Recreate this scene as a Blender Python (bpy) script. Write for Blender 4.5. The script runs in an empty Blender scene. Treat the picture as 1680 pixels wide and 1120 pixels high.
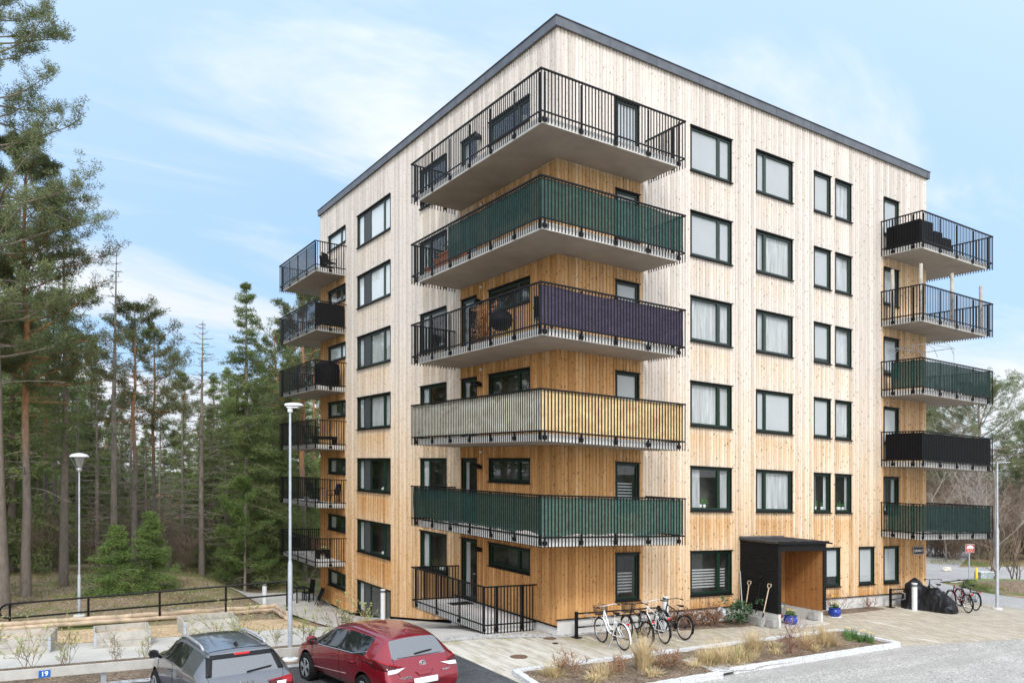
import bpy, bmesh, math, random
from mathutils import Vector, Matrix, noise
from mathutils.bvhtree import BVHTree
random.seed(11)
SC = bpy.context.scene
COL = SC.collection
PI = math.pi
rad = math.radians

# ------------------------------------------------------------------ camera
FPX, PSI, HY = 1290.42, 0.5610, 789.19
CAM = Vector((-14.0965, -19.8148, 4.7625))
cd = bpy.data.cameras.new('camera')
cam = bpy.data.objects.new('camera', cd)
COL.objects.link(cam)
cam.location = CAM
cam.rotation_euler = (rad(90), 0, -PSI)
cd.sensor_width = 36.0
cd.lens = FPX / 1680 * 36
cd.shift_y = (HY - 560) / 1680
cd.clip_start = 0.1
cd.clip_end = 3000
SC.camera = cam
FWD = Vector((math.sin(PSI), math.cos(PSI), 0))
RGT = Vector((math.cos(PSI), -math.sin(PSI), 0))

# ------------------------------------------------------------------ sky, sun, exposure
SUN_EL, SUN_AZ = rad(42), PSI + rad(176)      # azimuth measured from +Y towards +X: behind the camera, to its right
W = bpy.data.worlds.new('World')
SC.world = W
W.use_nodes = True
wn, wl = W.node_tree.nodes, W.node_tree.links
wn.clear()
wo = wn.new('ShaderNodeOutputWorld')
bg = wn.new('ShaderNodeBackground')
sky = wn.new('ShaderNodeTexSky')
sky.sky_type = 'NISHITA'
sky.sun_disc = False
sky.sun_elevation = SUN_EL
sky.sun_rotation = SUN_AZ
sky.air_density = 1.0
sky.dust_density = 0.6
sky.ozone_density = 1.5
tc = wn.new('ShaderNodeTexCoord')
sep = wn.new('ShaderNodeSeparateXYZ')
wl.new(tc.outputs['Generated'], sep.inputs[0])
def wmath(op, a=None, b=None, c=None):
    n = wn.new('ShaderNodeMath'); n.operation = op
    for i, v in enumerate((a, b, c)):
        if v is None: continue
        if isinstance(v, (int, float)): n.inputs[i].default_value = v
        else: wl.new(v, n.inputs[i])
    return n.outputs[0]
# cloud deck: the direction is projected on a plane overhead, so clouds flatten towards the horizon
zc = wmath('MAXIMUM', sep.outputs[2], 0.03)
zd = wmath('ADD', zc, 0.16)
cx_ = wmath('DIVIDE', sep.outputs[0], zd)
cy_ = wmath('DIVIDE', sep.outputs[1], zd)
comb = wn.new('ShaderNodeCombineXYZ')
wl.new(cx_, comb.inputs[0]); wl.new(cy_, comb.inputs[1])
n1 = wn.new('ShaderNodeTexNoise'); n1.inputs['Scale'].default_value = 0.75; n1.inputs['Detail'].default_value = 7; n1.inputs['Roughness'].default_value = 0.58; n1.inputs['Distortion'].default_value = 0.5
mpn = wn.new('ShaderNodeMapping'); mpn.inputs['Rotation'].default_value = (0, 0, 0.5); mpn.inputs['Scale'].default_value = (1.0, 2.1, 1); mpn.inputs['Location'].default_value = (2.6, 1.3, 0)
wl.new(comb.outputs[0], mpn.inputs[0]); wl.new(mpn.outputs[0], n1.inputs['Vector'])
thr = wmath('SUBTRACT', 0.525, wmath('MULTIPLY', wmath('POWER', wmath('SUBTRACT', 1.0, zc), 4.0), 0.38))
cov = wn.new('ShaderNodeMapRange'); cov.interpolation_type = 'SMOOTHSTEP'
wl.new(n1.outputs[0], cov.inputs['Value']); wl.new(thr, cov.inputs['From Min'])
wl.new(wmath('ADD', thr, 0.24), cov.inputs['From Max'])
cov.inputs['To Max'].default_value = 0.92
mix = wn.new('ShaderNodeMix'); mix.data_type = 'RGBA'
wl.new(cov.outputs[0], mix.inputs['Factor'])
veil = wn.new('ShaderNodeMix'); veil.data_type = 'RGBA'; veil.inputs['Factor'].default_value = 0.74
wl.new(sky.outputs[0], veil.inputs['A']); veil.inputs['B'].default_value = (1.95, 3.6, 5.8, 1)
wl.new(veil.outputs['Result'], mix.inputs['A'])
mix.inputs['B'].default_value = (5.0, 5.2, 5.5, 1)
# broad sky glow towards the sun, added to fill facade and windows
vd = wn.new('ShaderNodeVectorMath'); vd.operation = 'DOT_PRODUCT'
wl.new(tc.outputs['Generated'], vd.inputs[0])
vd.inputs[1].default_value = (math.sin(SUN_AZ) * math.cos(SUN_EL), math.cos(SUN_AZ) * math.cos(SUN_EL), math.sin(SUN_EL))
gl = wmath('POWER', wmath('MAXIMUM', wmath('MULTIPLY_ADD', vd.outputs['Value'], 0.52, 0.48), 0.0), 1.5)
glow = wn.new('ShaderNodeMix'); glow.data_type = 'RGBA'; glow.blend_type = 'ADD'; glow.inputs['Factor'].default_value = 1.0
hz = wn.new('ShaderNodeMix'); hz.data_type = 'RGBA'
wl.new(gl, hz.inputs['Factor']); hz.inputs['A'].default_value = (0, 0, 0, 1); hz.inputs['B'].default_value = (9.4, 9.2, 9.0, 1)
wl.new(mix.outputs['Result'], glow.inputs['A']); wl.new(hz.outputs['Result'], glow.inputs['B'])
wl.new(glow.outputs['Result'], bg.inputs['Color'])
bg.inputs['Strength'].default_value = 0.116
wl.new(bg.outputs[0], wo.inputs[0])

sd = bpy.data.lights.new('sun', 'SUN')
sd.energy = 1.5
sd.angle = rad(11)
sd.color = (1.0, 0.965, 0.92)
sun = bpy.data.objects.new('sun', sd)
COL.objects.link(sun)
sdir = Vector((math.sin(SUN_AZ) * math.cos(SUN_EL), math.cos(SUN_AZ) * math.cos(SUN_EL), math.sin(SUN_EL)))
sun.rotation_euler = (-sdir).to_track_quat('-Z', 'Y').to_euler()
sun.location = (0, 0, 60)
vs = SC.view_settings
SC.display_settings.display_device = 'sRGB'
vs.view_transform = 'Standard'
vs.look = 'None'
vs.exposure = 0.52
vs.gamma = 1.0
SC.cycles.max_bounces = 8
SC.cycles.transparent_max_bounces = 24

# ------------------------------------------------------------------ helpers
SX, SY = -0.0294, 0.0250            # the plot falls towards the right end and rises towards the left end
def fade(x, y):
    d = math.hypot(x - 5, y - 5)
    return 1.0 if d < 35 else max(0.0, 1 - (d - 35) / 60)
def shear(x, y):
    return (SX * x + SY * y) * fade(x, y)
def sstep(a, b, t):
    t = max(0.0, min(1.0, (t - a) / (b - a)))
    return t * t * (3 - 2 * t)
def lerp_tab(tab, t):
    if t <= tab[0][0]: return tab[0][1]
    for (a, va), (b, vb) in zip(tab, tab[1:]):
        if t <= b: return va + (vb - va) * (t - a) / (b - a)
    return tab[-1][1]
T_NEAR = [(0.8, 0), (3, -.22), (6, -.75), (8.9, -1.14), (12.9, -1.71), (17.8, -2.38), (22.3, -2.38), (40, -2.6), (70, -4.5), (120, -8)]
T_FAR = [(1, 0), (5, -.25), (9, -.55), (15, -.85), (24, -1.0), (40, -1.8), (70, -4.5), (120, -8)]
def ground(x, y):
    """ground height"""
    w = sstep(-6.4, -2.4, x)
    z = lerp_tab(T_NEAR, y) * w + lerp_tab(T_FAR, y) * (1 - w)
    # right of the building the ground stays level with the street
    wr = sstep(19, 26, x)
    zr = lerp_tab([(0, 0), (45, 0), (75, -1.2), (120, -5), (200, -10)], math.hypot(x - 8, y))
    z = z * (1 - wr) + zr * wr
    return z + shear(x, y)
def ray(px, py):
    return FWD + RGT * ((px - 840) / FPX) + Vector((0, 0, -(py - HY) / FPX))
def at(px, py, dz=0.0):
    """point of the ground seen at a photograph pixel"""
    r = ray(px, py); t = 6.0
    while t < 400:
        p = CAM + r * t
        if p.z < ground(p.x, p.y) + dz: break
        t += 0.5
    a, b = t - 0.5, t
    for _ in range(30):
        m = (a + b) / 2; p = CAM + r * m
        if p.z < ground(p.x, p.y) + dz: b = m
        else: a = m
    return CAM + r * b
def far(px, Y):
    """point on the ground at depth Y in the direction of pixel column px"""
    p = CAM + ray(px, HY) * Y
    return Vector((p.x, p.y, ground(p.x, p.y)))
def S(v):
    return Vector((v[0], v[1], v[2] + SX * v[0] + SY * v[1]))

class MB:
    """collects simple shapes, then links them as ONE mesh object"""
    def __init__(self, sh=False):
        self.v = []; self.f = []; self.m = []; self.sh = sh; self.uv = None
    def quad(self, a, b, c, d, m=0):
        n = len(self.v); self.v += [a, b, c, d]; self.f.append((n, n + 1, n + 2, n + 3)); self.m.append(m)
    def tri(self, a, b, c, m=0):
        n = len(self.v); self.v += [a, b, c]; self.f.append((n, n + 1, n + 2)); self.m.append(m)
    def poly(self, pts, m=0):
        n = len(self.v); self.v += list(pts); self.f.append(tuple(range(n, n + len(pts)))); self.m.append(m)
    def raw(self, verts, faces, m=0):
        n = len(self.v); self.v += list(verts)
        for f in faces: self.f.append(tuple(i + n for i in f)); self.m.append(m)
    def box(self, lo, hi, m=0):
        x0, y0, z0 = lo; x1, y1, z1 = hi
        vs_ = [(x0, y0, z0), (x1, y0, z0), (x1, y1, z0), (x0, y1, z0), (x0, y0, z1), (x1, y0, z1), (x1, y1, z1), (x0, y1, z1)]
        self.raw(vs_, [(3, 2, 1, 0), (4, 5, 6, 7), (0, 1, 5, 4), (1, 2, 6, 5), (2, 3, 7, 6), (3, 0, 4, 7)], m)
    def obox(self, c, ax, ay, az, m=0):
        """box from its centre and three half-axis vectors"""
        c, ax, ay, az = map(Vector, (c, ax, ay, az))
        vs_ = [c + ax * i + ay * j + az * k for k in (-1, 1) for i, j in ((-1, -1), (1, -1), (1, 1), (-1, 1))]
        self.raw(vs_, [(3, 2, 1, 0), (4, 5, 6, 7), (0, 1, 5, 4), (1, 2, 6, 5), (2, 3, 7, 6), (3, 0, 4, 7)], m)
    def tube(self, pts, r, n=8, m=0, cap=True, closed=False):
        """round bar along points; r is one radius or one per point"""
        pts = [Vector(p) for p in pts]; k = len(pts)
        rs = r if isinstance(r, (list, tuple)) else [r] * k
        base = len(self.v); prev = None
        for i, p in enumerate(pts):
            if closed: t = pts[(i + 1) % k] - pts[i - 1]
            else: t = pts[min(i + 1, k - 1)] - pts[max(i - 1, 0)]
            if t.length < 1e-9: t = Vector((0, 0, 1))
            t.normalize()
            if prev is None:
                a = t.orthogonal().normalized()
            else:
                a = prev - t * prev.dot(t)
                if a.length < 1e-6: a = t.orthogonal()
                a.normalize()
            prev = a; b = t.cross(a)
            for j in range(n):
                an = 2 * PI * j / n
                self.v.append(p + (a * math.cos(an) + b * math.sin(an)) * rs[i])
        for i in range(k if closed else k - 1):
            i2 = (i + 1) % k
            for j in range(n):
                j2 = (j + 1) % n
                self.f.append((base + i * n + j, base + i * n + j2, base + i2 * n + j2, base + i2 * n + j)); self.m.append(m)
        if cap and not closed and n > 2:
            self.f.append(tuple(base + j for j in reversed(range(n)))); self.m.append(m)
            self.f.append(tuple(base + (k - 1) * n + j for j in range(n))); self.m.append(m)
    def lathe(self, prof, c=(0, 0, 0), n=20, m=0, axis=None):
        """profile of (radius, height) turned round the vertical through c"""
        c = Vector(c); base = len(self.v)
        M = axis.to_track_quat('Z', 'Y').to_matrix() if axis else Matrix.Identity(3)
        for r, h in prof:
            for j in range(n):
                a = 2 * PI * j / n
                self.v.append(c + M @ Vector((r * math.cos(a), r * math.sin(a), h)))
        for i in range(len(prof) - 1):
            for j in range(n):
                j2 = (j + 1) % n
                self.f.append((base + i * n + j, base + i * n + j2, base + (i + 1) * n + j2, base + (i + 1) * n + j)); self.m.append(m)
        self.f.append(tuple(base + j for j in reversed(range(n)))); self.m.append(m)
        self.f.append(tuple(base + (len(prof) - 1) * n + j for j in range(n))); self.m.append(m)
    def build(self, name, mats, parent=None, smooth=False, weld=False, local=None):
        vv = self.v
        if self.sh: vv = [S(p) for p in vv]
        if local is not None:
            vv = [Vector(p) - local for p in vv]
        me = bpy.data.meshes.new(name)
        me.from_pydata([tuple(p) for p in vv], [], self.f)
        if not isinstance(mats, (list, tuple)): mats = [mats]
        for mm in mats: me.materials.append(mm)
        if len(mats) > 1: me.polygons.foreach_set('material_index', self.m)
        if weld:
            b = bmesh.new(); b.from_mesh(me); bmesh.ops.remove_doubles(b, verts=b.verts, dist=1e-4); b.to_mesh(me); b.free()
        if smooth:
            me.polygons.foreach_set('use_smooth', [True] * len(me.polygons))
            try: me.set_sharp_from_angle(angle=rad(40))
            except Exception: pass
        me.update()
        o = bpy.data.objects.new(name, me)
        COL.objects.link(o)
        if parent is not None: o.parent = parent
        return o

def tag(o, label=None, cat=None, group=None, kind=None):
    if label: o['label'] = label
    if cat: o['category'] = cat
    if group: o['group'] = group
    if kind: o['kind'] = kind
    return o
def empty(name, loc=(0, 0, 0), rz=0.0, label=None, cat=None, group=None):
    o = bpy.data.objects.new(name, None)
    COL.objects.link(o)
    o.location = loc; o.rotation_euler = (0, 0, rz)
    o.empty_display_size = 0.2
    return tag(o, label, cat, group)
def dup(root, loc, rz=0.0, sc=1.0, label=None, group=None):
    r = root.copy(); COL.objects.link(r)
    r.location = loc; r.rotation_euler = (root.rotation_euler[0], root.rotation_euler[1], rz)
    r.scale = (sc, sc, sc) if isinstance(sc, (int, float)) else sc
    if label: r['label'] = label
    if group: r['group'] = group
    for ch in list(root.children):
        c = ch.copy(); COL.objects.link(c); c.parent = r
        for g in list(ch.children):
            d = g.copy(); COL.objects.link(d); d.parent = c
    return r

# ------------------------------------------------------------------ materials
class NT:
    def __init__(self, name):
        self.mat = bpy.data.materials.new(name); self.mat.use_nodes = True
        self.n = self.mat.node_tree.nodes; self.l = self.mat.node_tree.links
        self.p = self.n['Principled BSDF']
    def node(self, t, **kw):
        n = self.n.new(t)
        for k, v in kw.items():
            if k in n.inputs: self.set(n.inputs[k], v)
            else: setattr(n, k, v)
        return n
    def set(self, inp, v):
        if hasattr(v, 'is_output') or isinstance(v, bpy.types.NodeSocket): self.l.new(v, inp)
        else: inp.default_value = v
    def math(self, op, a, b=None, c=None):
        n = self.n.new('ShaderNodeMath'); n.operation = op
        for i, v in enumerate((a, b, c)):
            if v is not None: self.set(n.inputs[i], v)
        return n.outputs[0]
    def mixc(self, f, a, b, blend='MIX'):
        n = self.n.new('ShaderNodeMix'); n.data_type = 'RGBA'; n.blend_type = blend
        self.set(n.inputs[0], f)
        for i, v in ((6, a), (7, b)):
            if isinstance(v, tuple) and len(v) == 3: v = v + (1,)
            self.set(n.inputs[i], v)
        return n.outputs[2]
    def noise(self, vec, scale, detail=4, rough=.55, dist=0):
        n = self.n.new('ShaderNodeTexNoise')
        if vec is not None: self.l.new(vec, n.inputs['Vector'])
        n.inputs['Scale'].default_value = scale; n.inputs['Detail'].default_value = detail
        n.inputs['Roughness'].default_value = rough; n.inputs['Distortion'].default_value = dist
        return n.outputs[0]
    def ramp(self, f, stops):
        n = self.n.new('ShaderNodeValToRGB'); self.l.new(f, n.inputs[0])
        e = n.color_ramp.elements
        while len(e) < len(stops): e.new(0.5)
        for el, (p, c) in zip(e, stops):
            el.position = p; el.color = c if len(c) == 4 else tuple(c) + (1,)
        return n.outputs[0]
    def mapr(self, v, a, b, c=0.0, d=1.0):
        n = self.n.new('ShaderNodeMapRange'); self.l.new(v, n.inputs[0])
        for i, q in enumerate((a, b, c, d)): n.inputs[i + 1].default_value = q
        return n.outputs[0]
    def obj(self): return self.n.new('ShaderNodeTexCoord').outputs['Object']
    def pos(self): return self.n.new('ShaderNodeNewGeometry').outputs['Position']
    def rnd(self): return self.n.new('ShaderNodeObjectInfo').outputs['Random']
    def mapping(self, v, scale=(1, 1, 1), rot=(0, 0, 0)):
        n = self.n.new('ShaderNodeMapping'); self.l.new(v, n.inputs[0])
        n.inputs['Scale'].default_value = scale; n.inputs['Rotation'].default_value = rot
        return n.outputs[0]
    def bump(self, h, strength=.3, dist=.02):
        n = self.n.new('ShaderNodeBump'); self.l.new(h, n.inputs['Height'])
        n.inputs['Strength'].default_value = strength; n.inputs['Distance'].default_value = dist
        self.l.new(n.outputs[0], self.p.inputs['Normal'])
    def base(self, c, rough=.7, metal=0, spec=.5):
        if isinstance(c, tuple) and len(c) == 3: c = c + (1,)
        self.set(self.p.inputs['Base Color'], c)
        self.set(self.p.inputs['Roughness'], rough)
        self.p.inputs['Metallic'].default_value = metal
        self.p.inputs['Specular IOR Level'].default_value = spec
        return self.mat
_M = {}
def plain(name, c, rough=.6, metal=0, var=.25, scale=6.0, bump=0, spec=.4):
    """a material with a little colour variation of its own"""
    if name in _M: return _M[name]
    t = NT(name); v = t.pos()
    f = t.noise(v, scale, 5)
    a = tuple(x * (1 - var) for x in c); b = tuple(min(1, x * (1 + var)) for x in c)
    col = t.mixc(t.mapr(f, .3, .7), a, b)
    m = t.base(col, rough, metal, spec)
    if bump: t.bump(t.noise(v, scale * 6, 4), bump, .01)
    _M[name] = m
    return m

def m_wood():
    t = NT('pine_cladding')
    uvn = t.node('ShaderNodeUVMap'); uvn.uv_map = 'uv'; uv = uvn.outputs[0]
    at_ = t.node('ShaderNodeVertexColor'); at_.layer_name = 'age'
    sp = t.node('ShaderNodeSeparateColor'); t.l.new(at_.outputs[0], sp.inputs[0])
    age, brd = sp.outputs[0], sp.outputs[1]
    grain = t.noise(t.mapping(uv, (38, 0.9, 1)), 1.0, 5, .6)
    blot = t.noise(t.mapping(uv, (2.2, .7, 1)), 1.0, 4, .6)
    stain = t.noise(t.mapping(uv, (7.0, .12, 1)), 1.0, 3, .6)
    a2 = t.math('ADD', age, t.math('MULTIPLY', t.math('SUBTRACT', blot, .5), .42))
    a2 = t.math('ADD', a2, t.math('MULTIPLY', t.math('SUBTRACT', stain, .5), .30))
    c = t.ramp(a2, [(0.0, (.46, .20, .062)), (.24, (.62, .345, .135)), (.44, (.735, .53, .33)), (.64, (.77, .64, .495)), (.86, (.74, .665, .588)), (1.0, (.72, .66, .595))])
    c = t.mixc(t.math('MULTIPLY', t.mapr(grain, .35, .75), .30), c, (.22, .12, .05), 'MULTIPLY')
    bt = t.mapr(brd, 0, 1, .80, 1.12)
    vv = t.node('ShaderNodeCombineColor'); t.l.new(bt, vv.inputs[0]); t.l.new(bt, vv.inputs[1]); t.l.new(bt, vv.inputs[2])
    c = t.mixc(1.0, c, vv.outputs[0], 'MULTIPLY')
    # knots: dark wing shaped arcs, one here and there on a board
    sh = t.node('ShaderNodeSeparateXYZ'); t.l.new(uv, sh.inputs[0])
    kx = t.math('MULTIPLY', sh.outputs[0], 7.2)
    ky = t.math('MULTIPLY', sh.outputs[1], 3.4)
    ck = t.node('ShaderNodeCombineXYZ'); t.l.new(kx, ck.inputs[0]); t.l.new(ky, ck.inputs[1])
    vo = t.node('ShaderNodeTexVoronoi'); vo.voronoi_dimensions = '2D'; t.l.new(ck.outputs[0], vo.inputs['Vector']); vo.inputs['Scale'].default_value = 1.0
    cs = t.node('ShaderNodeSeparateColor'); t.l.new(vo.outputs['Color'], cs.inputs[0])
    vp = t.node('ShaderNodeSeparateXYZ'); t.l.new(vo.outputs['Position'], vp.inputs[0])
    dx = t.math('SUBTRACT', kx, vp.outputs[0]); dy = t.math('SUBTRACT', ky, vp.outputs[1])
    sg = t.mapr(cs.outputs[2], .35, .36, -1.0, 1.0)
    arc = t.math('ABSOLUTE', t.math('SUBTRACT', dy, t.math('MULTIPLY', sg, t.math('MULTIPLY', t.math('MULTIPLY', dx, dx), 1.5))))
    wid = t.mapr(cs.outputs[0], .25, 1.0, 0.02, .13)
    ends = t.math('MULTIPLY', wid, t.mapr(t.math('ABSOLUTE', dx), .05, .46, 1.0, 0.0))
    kn = t.mapr(t.math('SUBTRACT', ends, arc), -.012, .03)
    kn = t.math('MULTIPLY', kn, t.mapr(cs.outputs[0], .25, .29))
    fade_ = t.math('MULTIPLY', t.mapr(cs.outputs[1], 0, 1, .35, 1.0), t.mapr(age, .3, .9, .95, .55))
    c = t.mixc(t.math('MULTIPLY', kn, fade_), c, (.10, .045, .018))
    t.base(c, .78, 0, .25)
    t.bump(grain, .12, .004)
    return t.mat
def m_concrete(name, c, sc=1.0, var=.12, bump=.15):
    t = NT(name); v = t.pos()
    a = t.noise(v, 1.1 * sc, 6, .6); b = t.noise(v, 26 * sc, 3)
    col = t.mixc(t.mapr(a, .3, .7), tuple(x * (1 - var) for x in c), tuple(x * (1 + var) for x in c))
    col = t.mixc(t.math('MULTIPLY', t.mapr(b, .55, .75), .25), col, tuple(x * .6 for x in c))
    t.base(col, .85, 0, .3); t.bump(b, bump, .01)
    return t.mat
def m_glass():
    t = NT('window_glass')
    t.n.remove(t.p)
    out = t.n['Material Output']
    gl = t.node('ShaderNodeBsdfGlossy'); gl.inputs['Roughness'].default_value = 0.0; gl.inputs['Color'].default_value = (.93, .96, .97, 1)
    tr = t.node('ShaderNodeBsdfTransparent'); tr.inputs['Color'].default_value = (.95, .97, .96, 1)
    lw = t.node('ShaderNodeLayerWeight'); lw.inputs['Blend'].default_value = 0.5
    fr = t.node('ShaderNodeMath'); fr.operation = 'MULTIPLY_ADD'; t.l.new(t.math('POWER', lw.outputs['Facing'], 4.0), fr.inputs[0]); fr.inputs[1].default_value = .90; fr.inputs[2].default_value = .055
    ms = t.node('ShaderNodeMixShader')
    t.l.new(fr.outputs[0], ms.inputs[0]); t.l.new(tr.outputs[0], ms.inputs[1]); t.l.new(gl.outputs[0], ms.inputs[2])
    t.l.new(ms.outputs[0], out.inputs[0])
    return t.mat
def m_cloth(name, c, rough=.75, fold=.35, transl=.0, sc=7, mp=(.6, .6, 1.0)):
    t = NT(name); v = t.pos()
    w = t.noise(t.mapping(v, mp), sc, 5, .62, .9)
    f = t.noise(v, 60, 2)
    col = t.mixc(t.mapr(w, .3, .7), tuple(x * .72 for x in c), tuple(min(1, x * 1.3) for x in c))
    t.base(col, rough, 0, .2); t.bump(w, fold, .06)
    if transl:
        out = t.n['Material Output']
        tl = t.node('ShaderNodeBsdfTranslucent'); t.l.new(col, tl.inputs[0])
        ms = t.node('ShaderNodeMixShader'); ms.inputs[0].default_value = transl
        t.l.new(t.p.outputs[0], ms.inputs[1]); t.l.new(tl.outputs[0], ms.inputs[2]); t.l.new(ms.outputs[0], out.inputs[0])
    return t.mat
M_WOOD = m_wood()
M_BLACK = plain('black_painted_metal', (.0055, .0055, .006), .5, 0, .3, 9, 0, .22)
M_FRAME = plain('black_window_casing', (.007, .0075, .008), .5, 0, .2, 5, 0, .25)
M_SASH = plain('dark_green_sash', (.008, .026, .013), .45, 0, .15, 5, 0, .3)
M_SASHG = plain('weathered_green_grey_sash', (.026, .046, .035), .45, 0, .15, 5)
M_PLATE = plain('grey_infill_panel', (.060, .062, .066), .6, 0, .12, 5)
M_GLASS = m_glass()
M_FASCIA = plain('dark_zinc_fascia', (.13, .135, .145), .42, .5, .18, 2.5)
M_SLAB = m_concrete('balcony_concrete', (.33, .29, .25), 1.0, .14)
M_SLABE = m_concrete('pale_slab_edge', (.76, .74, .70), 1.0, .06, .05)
M_PLINTH = m_concrete('plinth_concrete', (.60, .585, .55), .8, .10)
M_BLINDLIFT = plain('lightened_blind', (.86, .86, .87), .8, 0, .03, 2)  # blind colour lightened to make up for the dimmer left face
M_ROOM = plain('dim_room', (.10, .095, .085), .9, 0, .3, 3)
M_CURT = m_cloth('white_curtain', (.50, .50, .505), .9, .2, .1, 9, (1, 1, .08))
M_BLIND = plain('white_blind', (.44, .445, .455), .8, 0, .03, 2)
M_GREY = plain('galvanised_steel', (.50, .53, .56), .45, .6, .12, 5)
M_WHITE = plain('white_paint', (.80, .80, .78), .4, 0, .05, 4)
M_BLACKWOOD = plain('black_stained_board', (.009, .009, .009), .75, 0, .4, 8, .2, .2)
M_RUBBER = plain('black_rubber', (.008, .008, .008), .8, 0, .2, 9, 0, .25)
M_SCREEN = m_cloth('dark_green_mesh_cloth', (.034, .098, .080), .6, .6, .12)
M_SCREENL = m_cloth('green_mesh_cloth', (.066, .150, .120), .6, .7, .2)
M_BLACKCLOTH = m_cloth('black_cloth', (.007, .007, .008), .7, .5)
M_PURPLE = m_cloth('dark_purple_cloth', (.075, .060, .098), .5, .7)
M_CREAM = m_cloth('cream_cloth', (.99, .86, .66), .8, .1, .1, 3)
M_CREAMO = m_cloth('orange_trimmed_cloth', (.99, .61, .31), .8, .1, .1, 3)
M_TERRA = plain('terracotta', (.42, .15, .075), .7, 0, .15, 10)
# ------------------------------------------------------------------ apartment building
BX, BY, BZ = 20.10, 22.42, 19.05
H = 2.95
bld = empty('apartment_building', (0, 0, 0), 0, 'six storey apartment block clad in weathered vertical pine boards with balconies', 'building')
WIN = []      # face, u0, u1, z0, z1, kind, fill
wr = random.Random(5)
for fl in range(6):
    zt, zb = fl * H + 2.50, fl * H + .97
    up = fl >= 2
    WIN.append(('R', 5.65, 7.68, zb, zt, 'big_right', ('shade' if fl == 0 else 'curtain' if fl in (2, 3) else 'mixed' if fl == 1 else 'blind')))
    if fl: WIN.append(('R', 8.99, 11.02, zb, zt, 'big_left', 'mixed' if fl == 1 else 'blind' if fl in (2, 5) else 'curtain'))
    if fl:
        WIN.append(('R', 12.31, 13.33, zb, zt, 'single', 'mixed' if fl == 1 else 'blind'))
        WIN.append(('R', 13.64, 14.67, zb, zt, 'single', 'mixed' if fl == 1 else 'curtain'))
    else:
        WIN.append(('R', 13.05, 13.93, zb, zt, 'single', 'blind'))
        WIN.append(('R', 15.19, 16.22, zb, zt, 'single', 'blind'))
    WIN.append(('R', 16.92, 17.96, zb, zt, 'single', 'blind' if fl != 1 else 'mixed'))
    WIN.append(('R', 2.31, 3.30, zb, zt, 'single', 'blind' if fl > 1 else 'shade'))
    WIN.append(('L', 7.38, 9.68, zb - .0, zt, 'double', 'side'))
    WIN.append(('L', 5.00, 6.13, fl * H + .24, zt, 'door', 'side'))
    WIN.append(('L', 1.50, 4.10, fl * H + 1.72, zt, 'wide', 'dim'))
for fl in range(-1, 6):
    WIN.append(('L', 12.77, 16.78, fl * H + .97, fl * H + 2.50, 'triple', 'blind' if fl > 3 else 'curtain' if fl > 1 else 'side'))
    WIN.append(('L', 18.44, 21.02, fl * H + 1.72, fl * H + 2.50, 'wide', 'blind' if fl in (3, 5) else 'side'))

def P(face, u, d, z):
    return (u, -d, z) if face == 'R' else (-d, u, z)

def shelter(face, u, z):
    """1 where a balcony above keeps the rain off"""
    if face == 'R':
        if u < 3.45 and z < 14.7: return 1
        if 16.75 < u and z < 14.7: return 1
    else:
        if u < 6.25 and z < 14.7: return 1
        if u > 18.5 and z < 14.7: return 1
    return 0
def age(face, u, z):
    """0 fresh orange pine, 1 silver grey"""
    a = .36 + .64 * sstep(-1.5, 15.0, z)
    if shelter(face, u, z):
        a = .14 + .22 * max(0, z) / 15 + .06 * (((z + .2) % H) < 1.2)
        if face == 'L': a -= .05
        if u > 16.7 and face == 'R': a += .12
    else:
        for w in WIN:
            if w[0] == face and w[1] - .05 < u < w[2] + .05:
                if 0 < w[3] - z < 1.42:
                    k = 1 - (w[3] - z) / 1.42
                    a -= .24 * k ** .7
                    break
        if z > 17.2: a += .12 * sstep(17.2, 18.8, z)
    if face == 'L' and not shelter(face, u, z): a -= .06 - .04 * sstep(5, 16, z)
    return max(0.02, min(1.0, a))

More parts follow.
